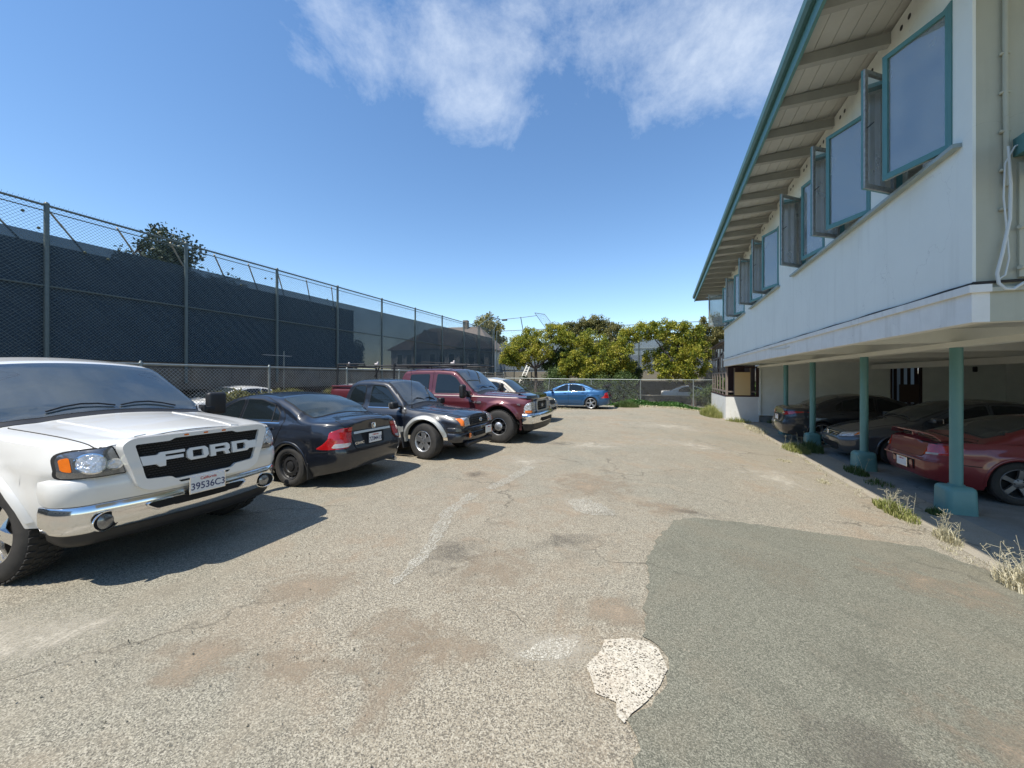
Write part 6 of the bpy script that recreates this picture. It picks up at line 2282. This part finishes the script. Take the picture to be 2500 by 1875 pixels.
# ============ pale gold sport utility
def build_suv():
    L = 4.78
    r = empty('suv'); r['_L'] = L
    tag(r, 'pale gold sport utility vehicle behind the maroon truck', 'suv', 'vehicles parked along the left side')
    wz, Rt = .365, .365
    top = [(0, .86), (.07, .91), (.4, .98), (.95, 1.055), (1.12, 1.09), (1.35, 1.28), (1.72, 1.56), (1.9, 1.635), (2.4, 1.70), (3.6, 1.70), (4.2, 1.64), (4.5, 1.45), (4.7, 1.1), (4.78, 1.0)]
    belt = [(0, .78), (.5, .92), (1.2, 1.0), (3.5, 1.06), (4.78, .95)]
    hw = [(0, .66), (.05, .76), (.15, .84), (.5, .91), (1.2, .945), (4.0, .945), (4.6, .88), (4.78, .80)]
    sh = Shell(L, top, belt, hw, [(0, .36), (.5, .28), (L, .34)], k=.30, rc=.12, crown=.04, nose=[(.3, .08), (.5, .0), (.65, .0), (.9, .1)], tail=[(.5, 0), (1.5, .1)],
               arches=[(.92, wz, .43), (3.62, wz, .43)], tuck=.06, flare=.025, crease=.006, round_belt=.05)
    body_obj(sh, r, P_GOLD)
    panel(sh, 'top', rounded([(.12, -.62), (.12, .62), (1.04, .76), (1.08, 0), (1.04, -.76)], .06), r, 'hood', P_GOLD, off=.006)
    patch(sh, 'top', [(1.07, -.72), (1.10, 0), (1.07, .72), (1.16, .72), (1.18, 0), (1.16, -.72)], .004, V_BLACK, 'cowl', r, rim=.005)
    windscreen(r, sh, 1.18, 1.84, .03); wipers(r, sh, 1.2, .7)
    for sd in ('L', 'R'):
        dr = panel(sh, sd, rounded([(1.38, .50), (1.30, 1.02), (1.80, 1.46), (2.1, 1.56), (2.36, 1.58), (2.40, .50)], .05), r, 'door', P_GOLD, off=.006)
        pane(sh, sd, rounded([(1.46, 1.07), (1.86, 1.42), (2.08, 1.50), (2.31, 1.52), (2.34, 1.08)], .04), dr, off=.010)
        d2 = panel(sh, sd, rounded([(2.43, .50), (2.39, 1.58), (3.22, 1.58), (3.24, 1.05), (3.12, .75), (3.1, .50)], .05), r, 'rear_door', P_GOLD, off=.006)
        pane(sh, sd, rounded([(2.45, 1.085), (2.43, 1.52), (3.12, 1.52), (3.16, 1.09)], .04), d2, off=.010)
        pane(sh, sd, rounded([(3.34, 1.10), (3.30, 1.52), (4.0, 1.49), (4.16, 1.12)], .05), r, name='quarter_window', off=.006)
        strip(sh, sd, [(1.42, .62), (3.1, .62)], .06, .012, P_GOLD, 'side_moulding', r)
        handle(dr, sh, sd, 2.26, .95, P_GOLD)
    arch_lip(sh, r, .92, wz, .43, P_GOLD, .04, .014); arch_lip(sh, r, 3.62, wz, .43, P_GOLD, .04, .014)
    g = patch(sh, 'front', rounded([(-.36, .83), (.36, .83), (.34, .67), (-.34, .67)], .03), .016, V_BLACK, 'grille', r, rim=.02)
    for zz in (.79, .75, .71): strip(sh, 'front', [(-.33, zz), (.33, zz)], .014, .026, V_BLACK, 'grille_bar', g)
    for sg in (-1, 1):
        hl = patch(sh, 'front', rounded([(sg * .40, .83), (sg * .62, .85), (sg * .83, .88), (sg * .86, .76), (sg * .42, .68)], .03), .014, V_LAMP, 'headlight', r, rim=.02, step=.02)
        patch(sh, 'front', rounded([(sg * .70, .76), (sg * .85, .79), (sg * .86, .745), (sg * .70, .72)], .01), .020, V_AMBER, 'amber_lens', hl, rim=.01, step=.015)
    sweep_bumper(r, bumper_plan(L / 2 + .03, .90, .42, p=3), [(-.15, .64), (.0, .64), (.02, .60), (.02, .46), (-.02, .40), (-.15, .38)], P_GOLD, 'bumper')
    mb = MB(); mb.rbox(L / 2 + .035, 0, .50, .04, .66, .12, .02, 2); mb.build('bumper_opening', V_UNDER, r)
    sweep_bumper(r, bumper_plan(L / 2 - .02, .84, .40, p=3), [(-.15, .40), (.0, .40), (-.05, .30), (-.15, .28)], V_BLACK, 'valance')
    for sg in (-1, 1):
        mb = MB(); mb.path([(L / 2 - 2.0, sg * .60, 1.70), (L / 2 - 2.15, sg * .60, 1.745), (L / 2 - 3.7, sg * .60, 1.75), (L / 2 - 3.9, sg * .60, 1.70)], .016, 6)
        mb.build('roof_rail', V_BLACK, r)
    mirror_pair(r, L / 2 - 1.52, .93, 1.13, P_GOLD, (.12, .2, .14))
    for sc in (.92, 3.62):
        for sg in (-1, 1): make_wheel(r, L / 2 - sc, sg * .83, Rt, Rt, .235, .215, 'five_thin')
    return r


GL = 'vehicles parked along the left side'
GR = 'cars parked in the carport'
wp = build_white_pickup(); place(wp, -4.10, 2.34, 0, rz=0.5)
bc = build_sedan('sedan', 'dusty black sedan parked tail out between the white truck and the dark pickup', GL, P_BLACK, 'steel', rear='civic')
place(bc, -8.90, 5.12, 180)
cp = build_compact_pickup(); place(cp, -3.72, 7.55, 0)
mp_ = build_crew_pickup(); place(mp_, -3.08, 10.08, 0)
sv = build_suv(); place(sv, -3.92, 14.45, 0)
bl = build_sedan('sedan', 'metallic blue sedan with black rear wing parked side on near the far fence', GL, P_BLUE, 'ten', rear='blue', spoiler='tall', roof_m=P_BLACK, Rt=.325)
place(bl, -7.08, 21.45, 180)
sg_ = build_sedan('sedan', 'charcoal sedan with red tail lights parked tail out deepest in the carport', GR, P_GREY, 'ten', L=4.62, H=1.48, rear='sentra', Rt=.325)
place(sg_, 8.05, 14.62, 0); sg_.location.z = -.276
ac = build_sedan('sedan', 'dark grey sedan facing out in the carport with chrome grille badge', GR, P_SGREY, 'five', L=4.85, H=1.47, rear='plain', front='accord', wscale=1.04)
place(ac, 3.92, 11.9, 180); ac.location.z = -.276
rc_ = build_sedan('coupe', 'faded red coupe with low spoiler parked tail out in the carport', GR, P_RED, 'five_thin', L=4.75, H=1.36, rear='coupe', spoiler='low', two_door=True, Rt=.33, rim_m=V_GALLOY)
place(rc_, 8.85, 9.12, 0); rc_.location.z = -.276

# cars glimpsed between the low fence and the court deck
w1 = build_sedan('sedan', 'white sedan glimpsed through the low fence behind the hedge, left one', 'cars behind the low fence', P_WHITE, 'five', rear='plain')
place(w1, -13.0, 12.2, 90); w1.location = (-13.0, 8.9, .0)


def copy_tree(o, parent=None):
    c = o.copy(); COL.objects.link(c)
    if parent is not None: c.parent = parent
    for ch in [q for q in bpy.data.objects if q.parent == o]:
        copy_tree(ch, c)
    return c


w2 = copy_tree(w1); w2.location = (-13.0, 13.9, 0)
w2['label'] = 'white sedan glimpsed through the low fence behind the hedge, right one'
w3 = copy_tree(w1); w3.location = (2.1, 30.2, -.28); w3.rotation_euler = (0, 0, 0)
w3['label'] = 'white car seen between the trees beyond the far fence and the low wall'
w3['group'] = 'cars beyond the far fence'
# ------------------------------------------------------------------ vegetation
def leaves(n_, pick, size, seed, droop=.3, up=.4, aspect=.5):
    rnd = random.Random(seed)
    vs = []; fs = []
    for _ in range(n_):
        p, out = pick(rnd)
        d = Vector((rnd.gauss(0, 1), rnd.gauss(0, 1), rnd.gauss(0, 1) + .2)) + out * .9
        d.normalize()
        nrm = Vector((rnd.gauss(0, .7), rnd.gauss(0, .7), rnd.gauss(0, .5) + up)) + out * .5
        w = d.cross(nrm)
        if w.length < 1e-3: continue
        w.normalize()
        s_ = size * rnd.uniform(.6, 1.35)
        b = len(vs)
        tip = p + d * s_ - Vector((0, 0, droop * s_ * rnd.random()))
        mid = p + d * s_ * .5
        vs += [p, mid + w * s_ * aspect * .5, tip, mid - w * s_ * aspect * .5]
        fs.append((b, b + 1, b + 2, b + 3))
    return vs, fs


def tree(name, label, cat, x, y, z0, h, rx, ry, crown_z0, n_clump, per, leaf, m, seed, trunk_r=.10, group=None, clump_r=.42, lean=0.0, forks=5, lobes=None, aspect=.5):
    r = empty(name, (x, y, z0))
    tag(r, label, cat, group)
    rnd = random.Random(seed)
    ch = h - crown_z0
    cz = crown_z0 + ch * .5
    # irregular crown: several lobes
    if lobes is None:
        lobes = []
        for i in range(6):
            a = rnd.uniform(0, 2 * math.pi); q = rnd.uniform(.25, .55)
            lobes.append((rx * q * math.cos(a), ry * q * math.sin(a), cz + ch * rnd.uniform(-.22, .26), rnd.uniform(.42, .62)))
        lobes.append((0, 0, cz, .62))
    clumps = []
    while len(clumps) < n_clump:
        lx, ly, lz, q = lobes[rnd.randrange(len(lobes))]
        d = Vector((rnd.gauss(0, 1), rnd.gauss(0, 1), rnd.gauss(0, 1))).normalized()
        rr = rnd.random() ** .38
        p = Vector((lx + d.x * rx * q * rr, ly + d.y * ry * q * rr, lz + d.z * ch * .5 * q * rr * 1.05))
        if p.z < crown_z0 * .92 or p.z > h: continue
        clumps.append((p, clump_r * rnd.uniform(.55, 1.3)))
    # trunk and limbs
    mb = MB()
    top = Vector((lean, 0, crown_z0 + ch * .12))
    mid = Vector((lean * .3 + .08, 0, top.z * .5))
    mb.path([(0, 0, -.1), (lean * .1, 0, .15), mid, top], [trunk_r * 1.35, trunk_r * 1.05, trunk_r * .85, trunk_r * .7], 10)
    for i in range(forks):
        a = 2 * math.pi * i / forks + rnd.uniform(-.4, .4)
        e = Vector((rx * .5 * math.cos(a), ry * .5 * math.sin(a), cz + ch * rnd.uniform(-.05, .3)))
        m_ = top.lerp(e, .5) + Vector((0, 0, -ch * .05))
        mb.path([top - Vector((0, 0, .1)), m_, e], [trunk_r * .6, trunk_r * .38, trunk_r * .12], 7)
        for j in range(4):
            c = min(clumps, key=lambda c: (c[0] - e).length + rnd.random() * rx * .8)[0]
            mb.path([m_.lerp(e, .2 + .2 * j), c], [trunk_r * .22, trunk_r * .06], 5)
    mb.build('trunk', M_BARK, r)
    cen = Vector((0, 0, cz))

    def pick(rd):
        c, q = clumps[rd.randrange(len(clumps))]
        d = Vector((rd.gauss(0, 1), rd.gauss(0, 1), rd.gauss(0, .8))).normalized()
        p = c + d * q * rd.random() ** .45
        return p, (d * .6 + (p - cen).normalized() * .5)
    vs, fs = leaves(n_clump * per, pick, leaf, seed + 1, aspect=aspect)
    mb = MB(); mb.add(vs, fs)
    mb.build('crown', m, r)
    return r


TG = 'bushy trees beyond the far fence'


def lobed_tree(name, label, cat, bx, y, z0, lobes, m, seed, dens=1.0, leaf=.115, tr=.10, group=TG, depth=.85):
    """crown made of several leafy lobes (x, z, half width, half height) carried by forked limbs"""
    r = empty(name, (bx, y, z0))
    tag(r, label, cat, group)
    rnd = random.Random(seed)
    L = []
    for (x, z, rx_, rz_) in lobes:
        rx_ *= 1.06; rz_ *= 1.06
        L.append((Vector((x - bx, rnd.uniform(-.5, .5), z - z0)), Vector((rx_, min(rx_, rz_) * 1.1 * depth, rz_))))
    zlow = min(c.z - q.z * .2 for c, q in L)
    cx = sum(c.x for c, q in L) / len(L)
    fork = Vector((cx * .25, 0, max(.8, zlow * .8)))
    mb = MB()
    mb.path([(0, 0, -.1), (.03, 0, .2), Vector((fork.x * .4 + .07, 0, fork.z * .55)), fork], [tr * 1.4, tr * 1.05, tr * .9, tr * .8], 9)
    clumps = []
    for c, q in L:
        n = int(50 * dens * (q.x * q.z) ** .75) + 9
        mid = fork.lerp(c, .55) + Vector((rnd.uniform(-.12, .12), 0, rnd.uniform(-.1, .1)))
        mb.path([fork - Vector((0, 0, .08)), mid, c], [tr * .55, tr * .36, tr * .16], 6)
        for i in range(n):
            d = Vector((rnd.gauss(0, 1), rnd.gauss(0, 1), rnd.gauss(0, 1))).normalized()
            rr = rnd.random() ** .30
            pt = c + Vector((d.x * q.x, d.y * q.y, d.z * q.z)) * rr
            clumps.append((pt, rnd.uniform(.13, .33), c))
            if i % 4 == 0: mb.path([c.lerp(pt, .05), pt], [tr * .12, tr * .04], 4)
    mb.build('trunk', M_BARK, r)

    def pick(rd):
        c, q, o = clumps[rd.randrange(len(clumps))]
        d = Vector((rd.gauss(0, 1), rd.gauss(0, 1), rd.gauss(0, .7))).normalized()
        return c + d * q * rd.random() ** .4, d * .5 + (c - o).normalized() * .6 + Vector((0, 0, .15))
    vs, fs = leaves(len(clumps) * 95, pick, leaf, seed + 1, aspect=.55)
    mb = MB(); mb.add(vs, fs)
    mb.build('crown', m, r)
    return r


lobed_tree('tree', 'spreading yellow green tree at the left behind the blue sedan, on a dark forked trunk', 'tree', -8.9, 27.6, 0,
           [(-10.11, 3.69, 1.44, 1.15), (-10.58, 3.2, 1.0, .8), (-9.29, 4.66, 1.2, .77), (-7.38, 4.95, 1.07, .64), (-6.62, 4.45, .74, .58), (-8.27, 3.65, .76, .65)], M_LEAF, 11, tr=.13)
lobed_tree('tree', 'dense yellow green tree in the middle behind the far fence, leafy to the ground', 'tree', -4.9, 27.3, 0,
           [(-4.57, 4.25, 1.07, .87), (-5.39, 3.25, 1.34, 1.08), (-6.01, 2.43, 1.2, .78), (-3.87, 2.91, 1.01, 1.11), (-4.57, 2.11, 1.12, .61)], M_LEAF, 12)
lobed_tree('tree', 'narrow yellow green tree just right of the dense middle one', 'tree', -2.5, 27.5, 0,
           [(-2.52, 3.5, .75, 1.0), (-2.47, 2.3, .8, .6), (-2.04, 4.58, .69, .5)], M_LEAF, 13, tr=.08)
lobed_tree('tree', 'large rounded yellow green tree left of the timber framed bay', 'tree', 1.9, 27.3, -.1,
           [(-.82, 4.7, .92, .58), (.35, 4.94, 1.1, .57), (1.48, 4.42, 1.03, .8), (.26, 2.84, 1.43, 1.05), (1.98, 3.0, 1.02, 1.12), (1.05, 2.07, 1.41, .57), (.79, 3.78, 1.14, .76)], M_LEAF, 14, tr=.13)
lobed_tree('tree', 'olive brown crowned tree showing above the middle yellow green trees', 'tree', -5.6, 30.6, 0,
           [(-5.17, 5.91, 1.15, .52), (-4.38, 5.59, .91, .57), (-6.93, 5.47, 1.06, .59), (-6.1, 5.32, .93, .7)], M_LEAFO, 16)
lobed_tree('tree', 'olive brown crowned tree between the middle trees and the rounded right one', 'tree', -3.5, 30.2, 0,
           [(-3.39, 5.0, .88, .66), (-3.71, 4.13, .77, .77)], M_LEAFO, 17)
lobed_tree('tree', 'olive green tree rising behind the timber framed bay roof', 'tree', 3.6, 29.8, 0,
           [(3.25, 4.9, 1.1, 1.0), (2.8, 3.91, .91, 1.11), (4.6, 5.2, 1.3, 1.2)], M_LEAFO, 18)
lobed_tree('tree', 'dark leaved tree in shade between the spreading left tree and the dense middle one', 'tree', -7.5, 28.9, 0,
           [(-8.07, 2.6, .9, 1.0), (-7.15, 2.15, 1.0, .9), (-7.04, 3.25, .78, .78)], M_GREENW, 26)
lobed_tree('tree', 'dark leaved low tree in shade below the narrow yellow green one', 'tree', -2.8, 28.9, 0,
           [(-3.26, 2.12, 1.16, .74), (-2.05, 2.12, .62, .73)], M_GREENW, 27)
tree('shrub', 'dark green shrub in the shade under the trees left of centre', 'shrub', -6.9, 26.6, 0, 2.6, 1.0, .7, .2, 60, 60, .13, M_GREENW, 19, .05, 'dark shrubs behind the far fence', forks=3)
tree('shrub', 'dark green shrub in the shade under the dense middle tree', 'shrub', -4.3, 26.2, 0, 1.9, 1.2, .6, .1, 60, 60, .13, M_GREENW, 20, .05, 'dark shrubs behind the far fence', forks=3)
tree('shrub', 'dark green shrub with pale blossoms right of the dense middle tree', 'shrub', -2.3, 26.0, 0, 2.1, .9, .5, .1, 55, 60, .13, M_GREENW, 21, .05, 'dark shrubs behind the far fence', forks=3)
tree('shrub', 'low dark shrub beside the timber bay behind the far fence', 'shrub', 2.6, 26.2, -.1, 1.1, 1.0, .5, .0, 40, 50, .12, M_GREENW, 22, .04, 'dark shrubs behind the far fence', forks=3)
# distant trees
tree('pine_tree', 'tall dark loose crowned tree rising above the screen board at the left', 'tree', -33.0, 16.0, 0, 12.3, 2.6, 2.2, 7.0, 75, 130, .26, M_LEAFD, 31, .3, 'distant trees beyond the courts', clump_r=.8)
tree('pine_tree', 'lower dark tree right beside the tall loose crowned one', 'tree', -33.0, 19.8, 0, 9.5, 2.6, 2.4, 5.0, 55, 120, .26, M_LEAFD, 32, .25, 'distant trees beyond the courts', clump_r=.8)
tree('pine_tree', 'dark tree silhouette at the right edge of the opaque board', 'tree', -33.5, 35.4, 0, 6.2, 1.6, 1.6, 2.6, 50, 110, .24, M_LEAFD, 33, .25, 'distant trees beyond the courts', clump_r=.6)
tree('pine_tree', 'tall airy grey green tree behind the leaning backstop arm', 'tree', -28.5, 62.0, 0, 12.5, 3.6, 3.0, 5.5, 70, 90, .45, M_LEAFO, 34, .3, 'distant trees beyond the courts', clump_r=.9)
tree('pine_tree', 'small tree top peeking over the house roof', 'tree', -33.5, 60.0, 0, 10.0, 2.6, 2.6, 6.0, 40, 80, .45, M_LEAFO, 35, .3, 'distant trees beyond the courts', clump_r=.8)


def box_leaves(name, x0, x1, y0, y1, z0, z1, n_, leaf, m, seed, bump=.12):
    def pick(rd):
        x = rd.uniform(x0, x1); y = rd.uniform(y0, y1)
        t = rd.random() ** .4
        hz = z1 + bump * math.sin(y * 3.1 + x * 5) * .6 + bump * math.sin(y * 7.3) * .5
        return Vector((x, y, z0 + (hz - z0) * t)), Vector((0, 0, .6))
    vs, fs = leaves(n_, pick, leaf, seed)
    mb = MB(); mb.add(vs, fs)
    return mb.build(name, m)


for i, (x0_, x1_, h_) in enumerate(((-10.2, -6.2, 1.9), (-6.0, -1.9, 2.0), (2.7, 5.5, 1.7))):
    def pk(rd, x0_=x0_, x1_=x1_, h_=h_):
        x = rd.uniform(x0_, x1_); z = h_ * rd.random() * (.75 + .25 * math.sin(x * 2.3))
        return Vector((x, 28.4 + rd.gauss(0, .35), z)), Vector((0, -.3, .3))
    vs, fs = leaves(5200, pk, .16, 80 + i, aspect=.6)
    mb = MB(); mb.add(vs, fs)
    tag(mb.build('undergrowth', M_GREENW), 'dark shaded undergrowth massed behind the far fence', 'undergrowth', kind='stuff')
for i, (a, b) in enumerate(((7.2, 10.2), (11.2, 13.6), (14.4, 15.8))):
    o = box_leaves('hedge', -12.3, -11.5, a, b, 0, 1.17, 7000, .11, M_HEDGE, 40 + i)
    tag(o, ['yellowish clipped hedge behind the low fence, nearest length', 'yellowish clipped hedge behind the low fence, middle length', 'yellowish clipped hedge behind the low fence, short far length'][i], 'hedge', 'hedge lengths behind the low fence')


# ivy and weeds along the foot of the far fence
def strip_leaves(x0, x1, yc, w, zh, n_, leaf, m, seed, name, lab, cat):
    def pick(rd):
        x = rd.uniform(x0, x1)
        env = .55 + .45 * math.sin(x * 1.9 + 1) * math.sin(x * .7)
        y = yc + rd.gauss(0, w * .5)
        t = rd.random()
        return Vector((x, y, gz(x) + zh * t * max(.15, env) * max(0, 1 - abs(y - yc) / (w * 1.4)))), Vector((0, -.2, .5))
    vs, fs = leaves(n_, pick, leaf, seed, aspect=.8)
    mb = MB(); mb.add(vs, fs)
    return tag(mb.build(name, m), lab, cat, kind='stuff')


strip_leaves(-3.4, 2.6, 24.5, .55, .42, 9000, .10, M_IVY, 51, 'ivy', 'bright green ivy spilling along the foot of the far fence', 'ivy')
strip_leaves(-2.2, 2.2, 23.4, .35, .10, 900, .07, M_DRY, 52, 'leaf_litter', 'dry leaf litter on the asphalt before the ivy', 'leaf litter')


def grass(cx, cy, rx, ry, n_, h, seed, bend=.5, w=.006):
    rnd = random.Random(seed)
    vs = []; fs = []
    for _ in range(n_):
        a = rnd.uniform(0, 2 * math.pi); q = rnd.random() ** .6
        x = cx + rx * q * math.cos(a); y = cy + ry * q * math.sin(a)
        z = gz(x)
        hh = h * rnd.uniform(.35, 1.1) * (1.1 - .6 * q)
        d = Vector((rnd.gauss(0, 1), rnd.gauss(0, 1), 0)).normalized()
        s_ = d.cross(Vector((0, 0, 1))) * w * rnd.uniform(.6, 1.3)
        b0 = Vector((x, y, z)); b1 = b0 + d * hh * bend * .3 + Vector((0, 0, hh * .6)); b2 = b0 + d * hh * bend * rnd.uniform(.6, 1.3) + Vector((0, 0, hh * rnd.uniform(.75, 1)))
        k = len(vs)
        vs += [b0 - s_, b0 + s_, b1 + s_ * .7, b1 - s_ * .7, b2]
        fs += [(k, k + 1, k + 2, k + 3), (k + 3, k + 2, k + 4)]
    return vs, fs


def weed(label, cx, cy, rx, ry, n_, h, seed, m, stalks=0, group='weed tufts along the concrete edge', cat='weed'):
    mb = MB()
    vs, fs = grass(cx, cy, rx, ry, n_, h, seed)
    mb.add(vs, fs, 0)
    rnd = random.Random(seed + 5)
    for i in range(stalks):
        x = cx + rnd.uniform(-rx, rx) * .6; y = cy + rnd.uniform(-ry, ry) * .6
        d = Vector((rnd.gauss(0, .25), rnd.gauss(0, .25), 1)).normalized()
        L_ = h * rnd.uniform(1.1, 1.9)
        p0 = Vector((x, y, gz(x)))
        p1 = p0 + d * L_ * .5; p2 = p0 + d * L_ + Vector((rnd.uniform(-.04, .04), rnd.uniform(-.04, .04), 0))
        mb.path([p0, p1, p2], [.003, .0025, .0018], 4, m=1)
        for j in range(5):
            t = rnd.uniform(.55, 1.0)
            q = p0.lerp(p2, t)
            e = q + Vector((rnd.gauss(0, .03), rnd.gauss(0, .03), rnd.uniform(0, .04)))
            mb.tube(q, e, .0016, n=3, m=1, caps=False)
            mb.rbox(e.x, e.y, e.z, .008, .008, .008, .003, 1, m=1)
    o = mb.build('weed', [m, M_DRY])
    c = Vector((cx, cy, gz(cx)))
    for v in o.data.vertices: v.co -= c
    o.location = c
    return tag(o, label, cat, group)


weed('dry seeded weed clump at the lower right edge of the photo', 3.08, 4.98, .16, .22, 620, .26, 61, M_DRY, 16)
weed('tall pale flowering weed on the edge strip nearest the first column', 3.17, 6.15, .10, .22, 220, .20, 62, M_DRY, 10)
weed('yellow green weed tuft with seed stalks left of the first column footing', 3.12, 7.15, .16, .5, 760, .20, 63, M_GRASS, 14)
weed('small weed sprouting in the shade at the first column footing', 3.66, 7.35, .10, .12, 160, .15, 64, M_GREENW, 0)
weed('green weeds crowding the second column footing', 3.72, 9.95, .16, .4, 520, .20, 65, M_GREENW, 3)
weed('sparse weed in the shade between the first two columns', 3.7, 9.0, .2, .3, 150, .14, 66, M_GREENW, 0)
weed('yellow green weed tuft beside the third column footing', 3.35, 12.4, .28, .7, 900, .26, 67, M_GRASS, 6)
weed('dark green weeds right before the third column footing', 3.75, 12.6, .22, .6, 800, .34, 68, M_GREENW, 4)
weed('tiny dry weed in the asphalt crack before the second column', 2.75, 8.6, .12, .18, 110, .08, 69, M_DRY, 0)
weed('tiny dry weed in the asphalt between second and third columns', 2.6, 10.4, .16, .2, 120, .07, 70, M_DRY, 0)
weed('scraggly weeds at the foot of the sunlit bay wall', 3.1, 19.3, .5, .35, 420, .30, 71, M_GRASS, 6)
weed('dry weeds lining the edge strip before the fourth column', 3.25, 16.6, .30, 1.3, 900, .2, 72, M_DRY, 0)
weed('bright green grassy clump at the bay corner', 2.25, 21.2, .5, 1.3, 2200, .62, 73, M_GRASS, 10, 'grass clumps at the far end')
weed('pale grass fringe along the bay wall', 2.55, 23.3, .22, 1.4, 900, .6, 74, M_GRASS, 4, 'grass clumps at the far end')
weed('leafy green weeds under the carport end wall', 4.9, 19.55, .7, .16, 700, .36, 75, M_GREENW, 0, 'grass clumps at the far end')
weed('low grass tuft right behind the blue sedan bumper', -1.9, 22.9, .7, .5, 1300, .55, 76, M_GREENW, 0, 'grass clumps at the far end')
weed('dry grass along the sill of the blue sedan', -4.9, 20.2, 1.2, .18, 350, .14, 77, M_DRY, 0, 'grass clumps at the far end')

# dry grass creeping along the asphalt joint
mb = MB()
rnd = random.Random(9)
for i in range(70):
    y = 4.6 + i * .21 + rnd.uniform(-.1, .1)
    vs, fs = grass(3.12 + rnd.gauss(0, .06), y, .05, .16, rnd.randrange(8, 46), .06, 900 + i, w=.004)
    mb.add(vs, fs)
tag(mb.build('dry_grass', M_DRY), 'thin dry grass creeping along the asphalt joint', 'dry grass', kind='stuff')

mb = MB(); mb.box(-1.6, 3.6, 28.75, 28.95, -.3, .42)
tag(mb.build('low_wall', M_DARK), 'dark low wall behind the far fence in front of the white car', 'wall')
mb = MB(); mb.box(-1.65, 3.65, 28.7, 29.0, .424, .47)
tag(mb.build('wall_coping', M_CONC), 'pale coping strip on the dark low wall behind the far fence', 'coping')
# ------------------------------------------------------------------ background buildings
def window_unit(parent, x0, x1, y, z0, z1, face=-1):
    f = MB()
    f.box(x0 - .08, x1 + .08, y - .05, y + .02, z1, z1 + .08); f.box(x0 - .08, x1 + .08, y - .07, y + .02, z0 - .07, z0)
    f.box(x0 - .08, x0, y - .05, y + .02, z0, z1); f.box(x1, x1 + .08, y - .05, y + .02, z0, z1)
    w = f.build('window', M_WHITE, parent)
    g = MB(); g.box(x0, x1, y - .02, y - .005, z0, z1); g.build('pane', V_GLASS, w)


hs = empty('house', (-29.5, 45.0, 0), R(8))
tag(hs, 'two storey gabled house with dormers seen through the windscreen mesh', 'house')
M_HW = mat('house_siding', (0.42, 0.40, 0.36), .9)
M_HR = mat('house_roof', (0.15, 0.12, 0.10), .9, bump=.3, bscale=20)
mb = MB(); mb.box(-6, 8.3, 0, 9, 0, 5.6); mb.build('wall', M_HW, hs)
mb = MB()
mb.add([(-6.5, -.5, 5.5), (8.8, -.5, 5.5), (5.6, 4.5, 9.1), (-2, 4.5, 9.1), (-6.5, 9.5, 5.5), (8.8, 9.5, 5.5)], [(0, 1, 2, 3), (3, 2, 5, 4), (0, 3, 4), (1, 5, 2)])
mb.build('roof', M_HR, hs)
for (xc, hw_, hp) in ((-.5, 2.0, 8.2), (5.4, 1.5, 7.4)):
    mb = MB(); mb.add([(xc - hw_, -.9, 5.6), (xc + hw_, -.9, 5.6), (xc, -.9, hp), (xc, 4.0, hp), (xc - hw_, 3, 5.6), (xc + hw_, 3, 5.6)], [(0, 1, 2), (0, 2, 3, 4), (1, 5, 3, 2)])
    mb.build('gable', M_HR, hs)
for x in (-4.6, -3.2, -1.8, .3, 1.7, 3.1, 4.6, 5.9, 7.3): window_unit(hs, x - .4, x + .4, -.02, 3.5, 4.9)
mb = MB(); mb.box(3.2, 3.9, 3.9, 4.6, 8.4, 10.0); mb.build('chimney', M_DECK, hs)

h2 = empty('house', (-31.5, 60.0, 0), 0)
tag(h2, 'distant house with pale brown hip roof beyond the backstop', 'house')
mb = MB(); mb.box(-6, 4, 0, 8, 0, 7.8); mb.build('wall', M_HW, h2)
mb = MB(); mb.add([(-6.6, -.6, 7.6), (4.6, -.6, 7.6), (2, 4, 9.9), (-4, 4, 9.9), (-6.6, 8.6, 7.6), (4.6, 8.6, 7.6)], [(0, 1, 2, 3), (3, 2, 5, 4), (0, 3, 4), (1, 5, 2)])
mb.build('roof', mat('pale_roof', (.42, .33, .26), .9), h2)

up = empty('utility_pole', (-34.5, 50, 0))
tag(up, 'wooden utility pole with crossarm seen through the windscreen', 'utility pole')
mb = MB(); mb.path([(0, 0, 0), (0, 0, 7.4)], .17, 8); mb.build('pole', M_BARK, up)
mb = MB(); mb.box(-1.2, 1.2, -.06, .06, 6.9, 7.05); mb.build('crossarm', M_BARK, up)
mb = MB(); mb.rbox(-.35, -.25, 5.6, .5, .5, 1.0, .08, 2); mb.build('transformer', M_POST, up)

# unseen building added behind the camera to darken reflections in paint and glass
nb_ = empty('unseen_building', (-7, -13, 0))
tag(nb_, 'plain unseen two storey building added behind the viewer for its reflections', 'building')
mb = MB(); mb.box(-42, 10.5, -9, 0, 0, 7.2); mb.build('wall', mat('unseen_building_stucco', (.30, .28, .24), .9, var=.3, vscale=.6), nb_)
mb = MB(); mb.box(-42.4, 10.9, -9.4, .5, 7.2, 7.45); mb.build('roof', M_ROOF, nb_)
for i in range(7):
    window_unit(nb_, -13 + i * 3.4, -11.4 + i * 3.4, .03, 3.3, 4.6)
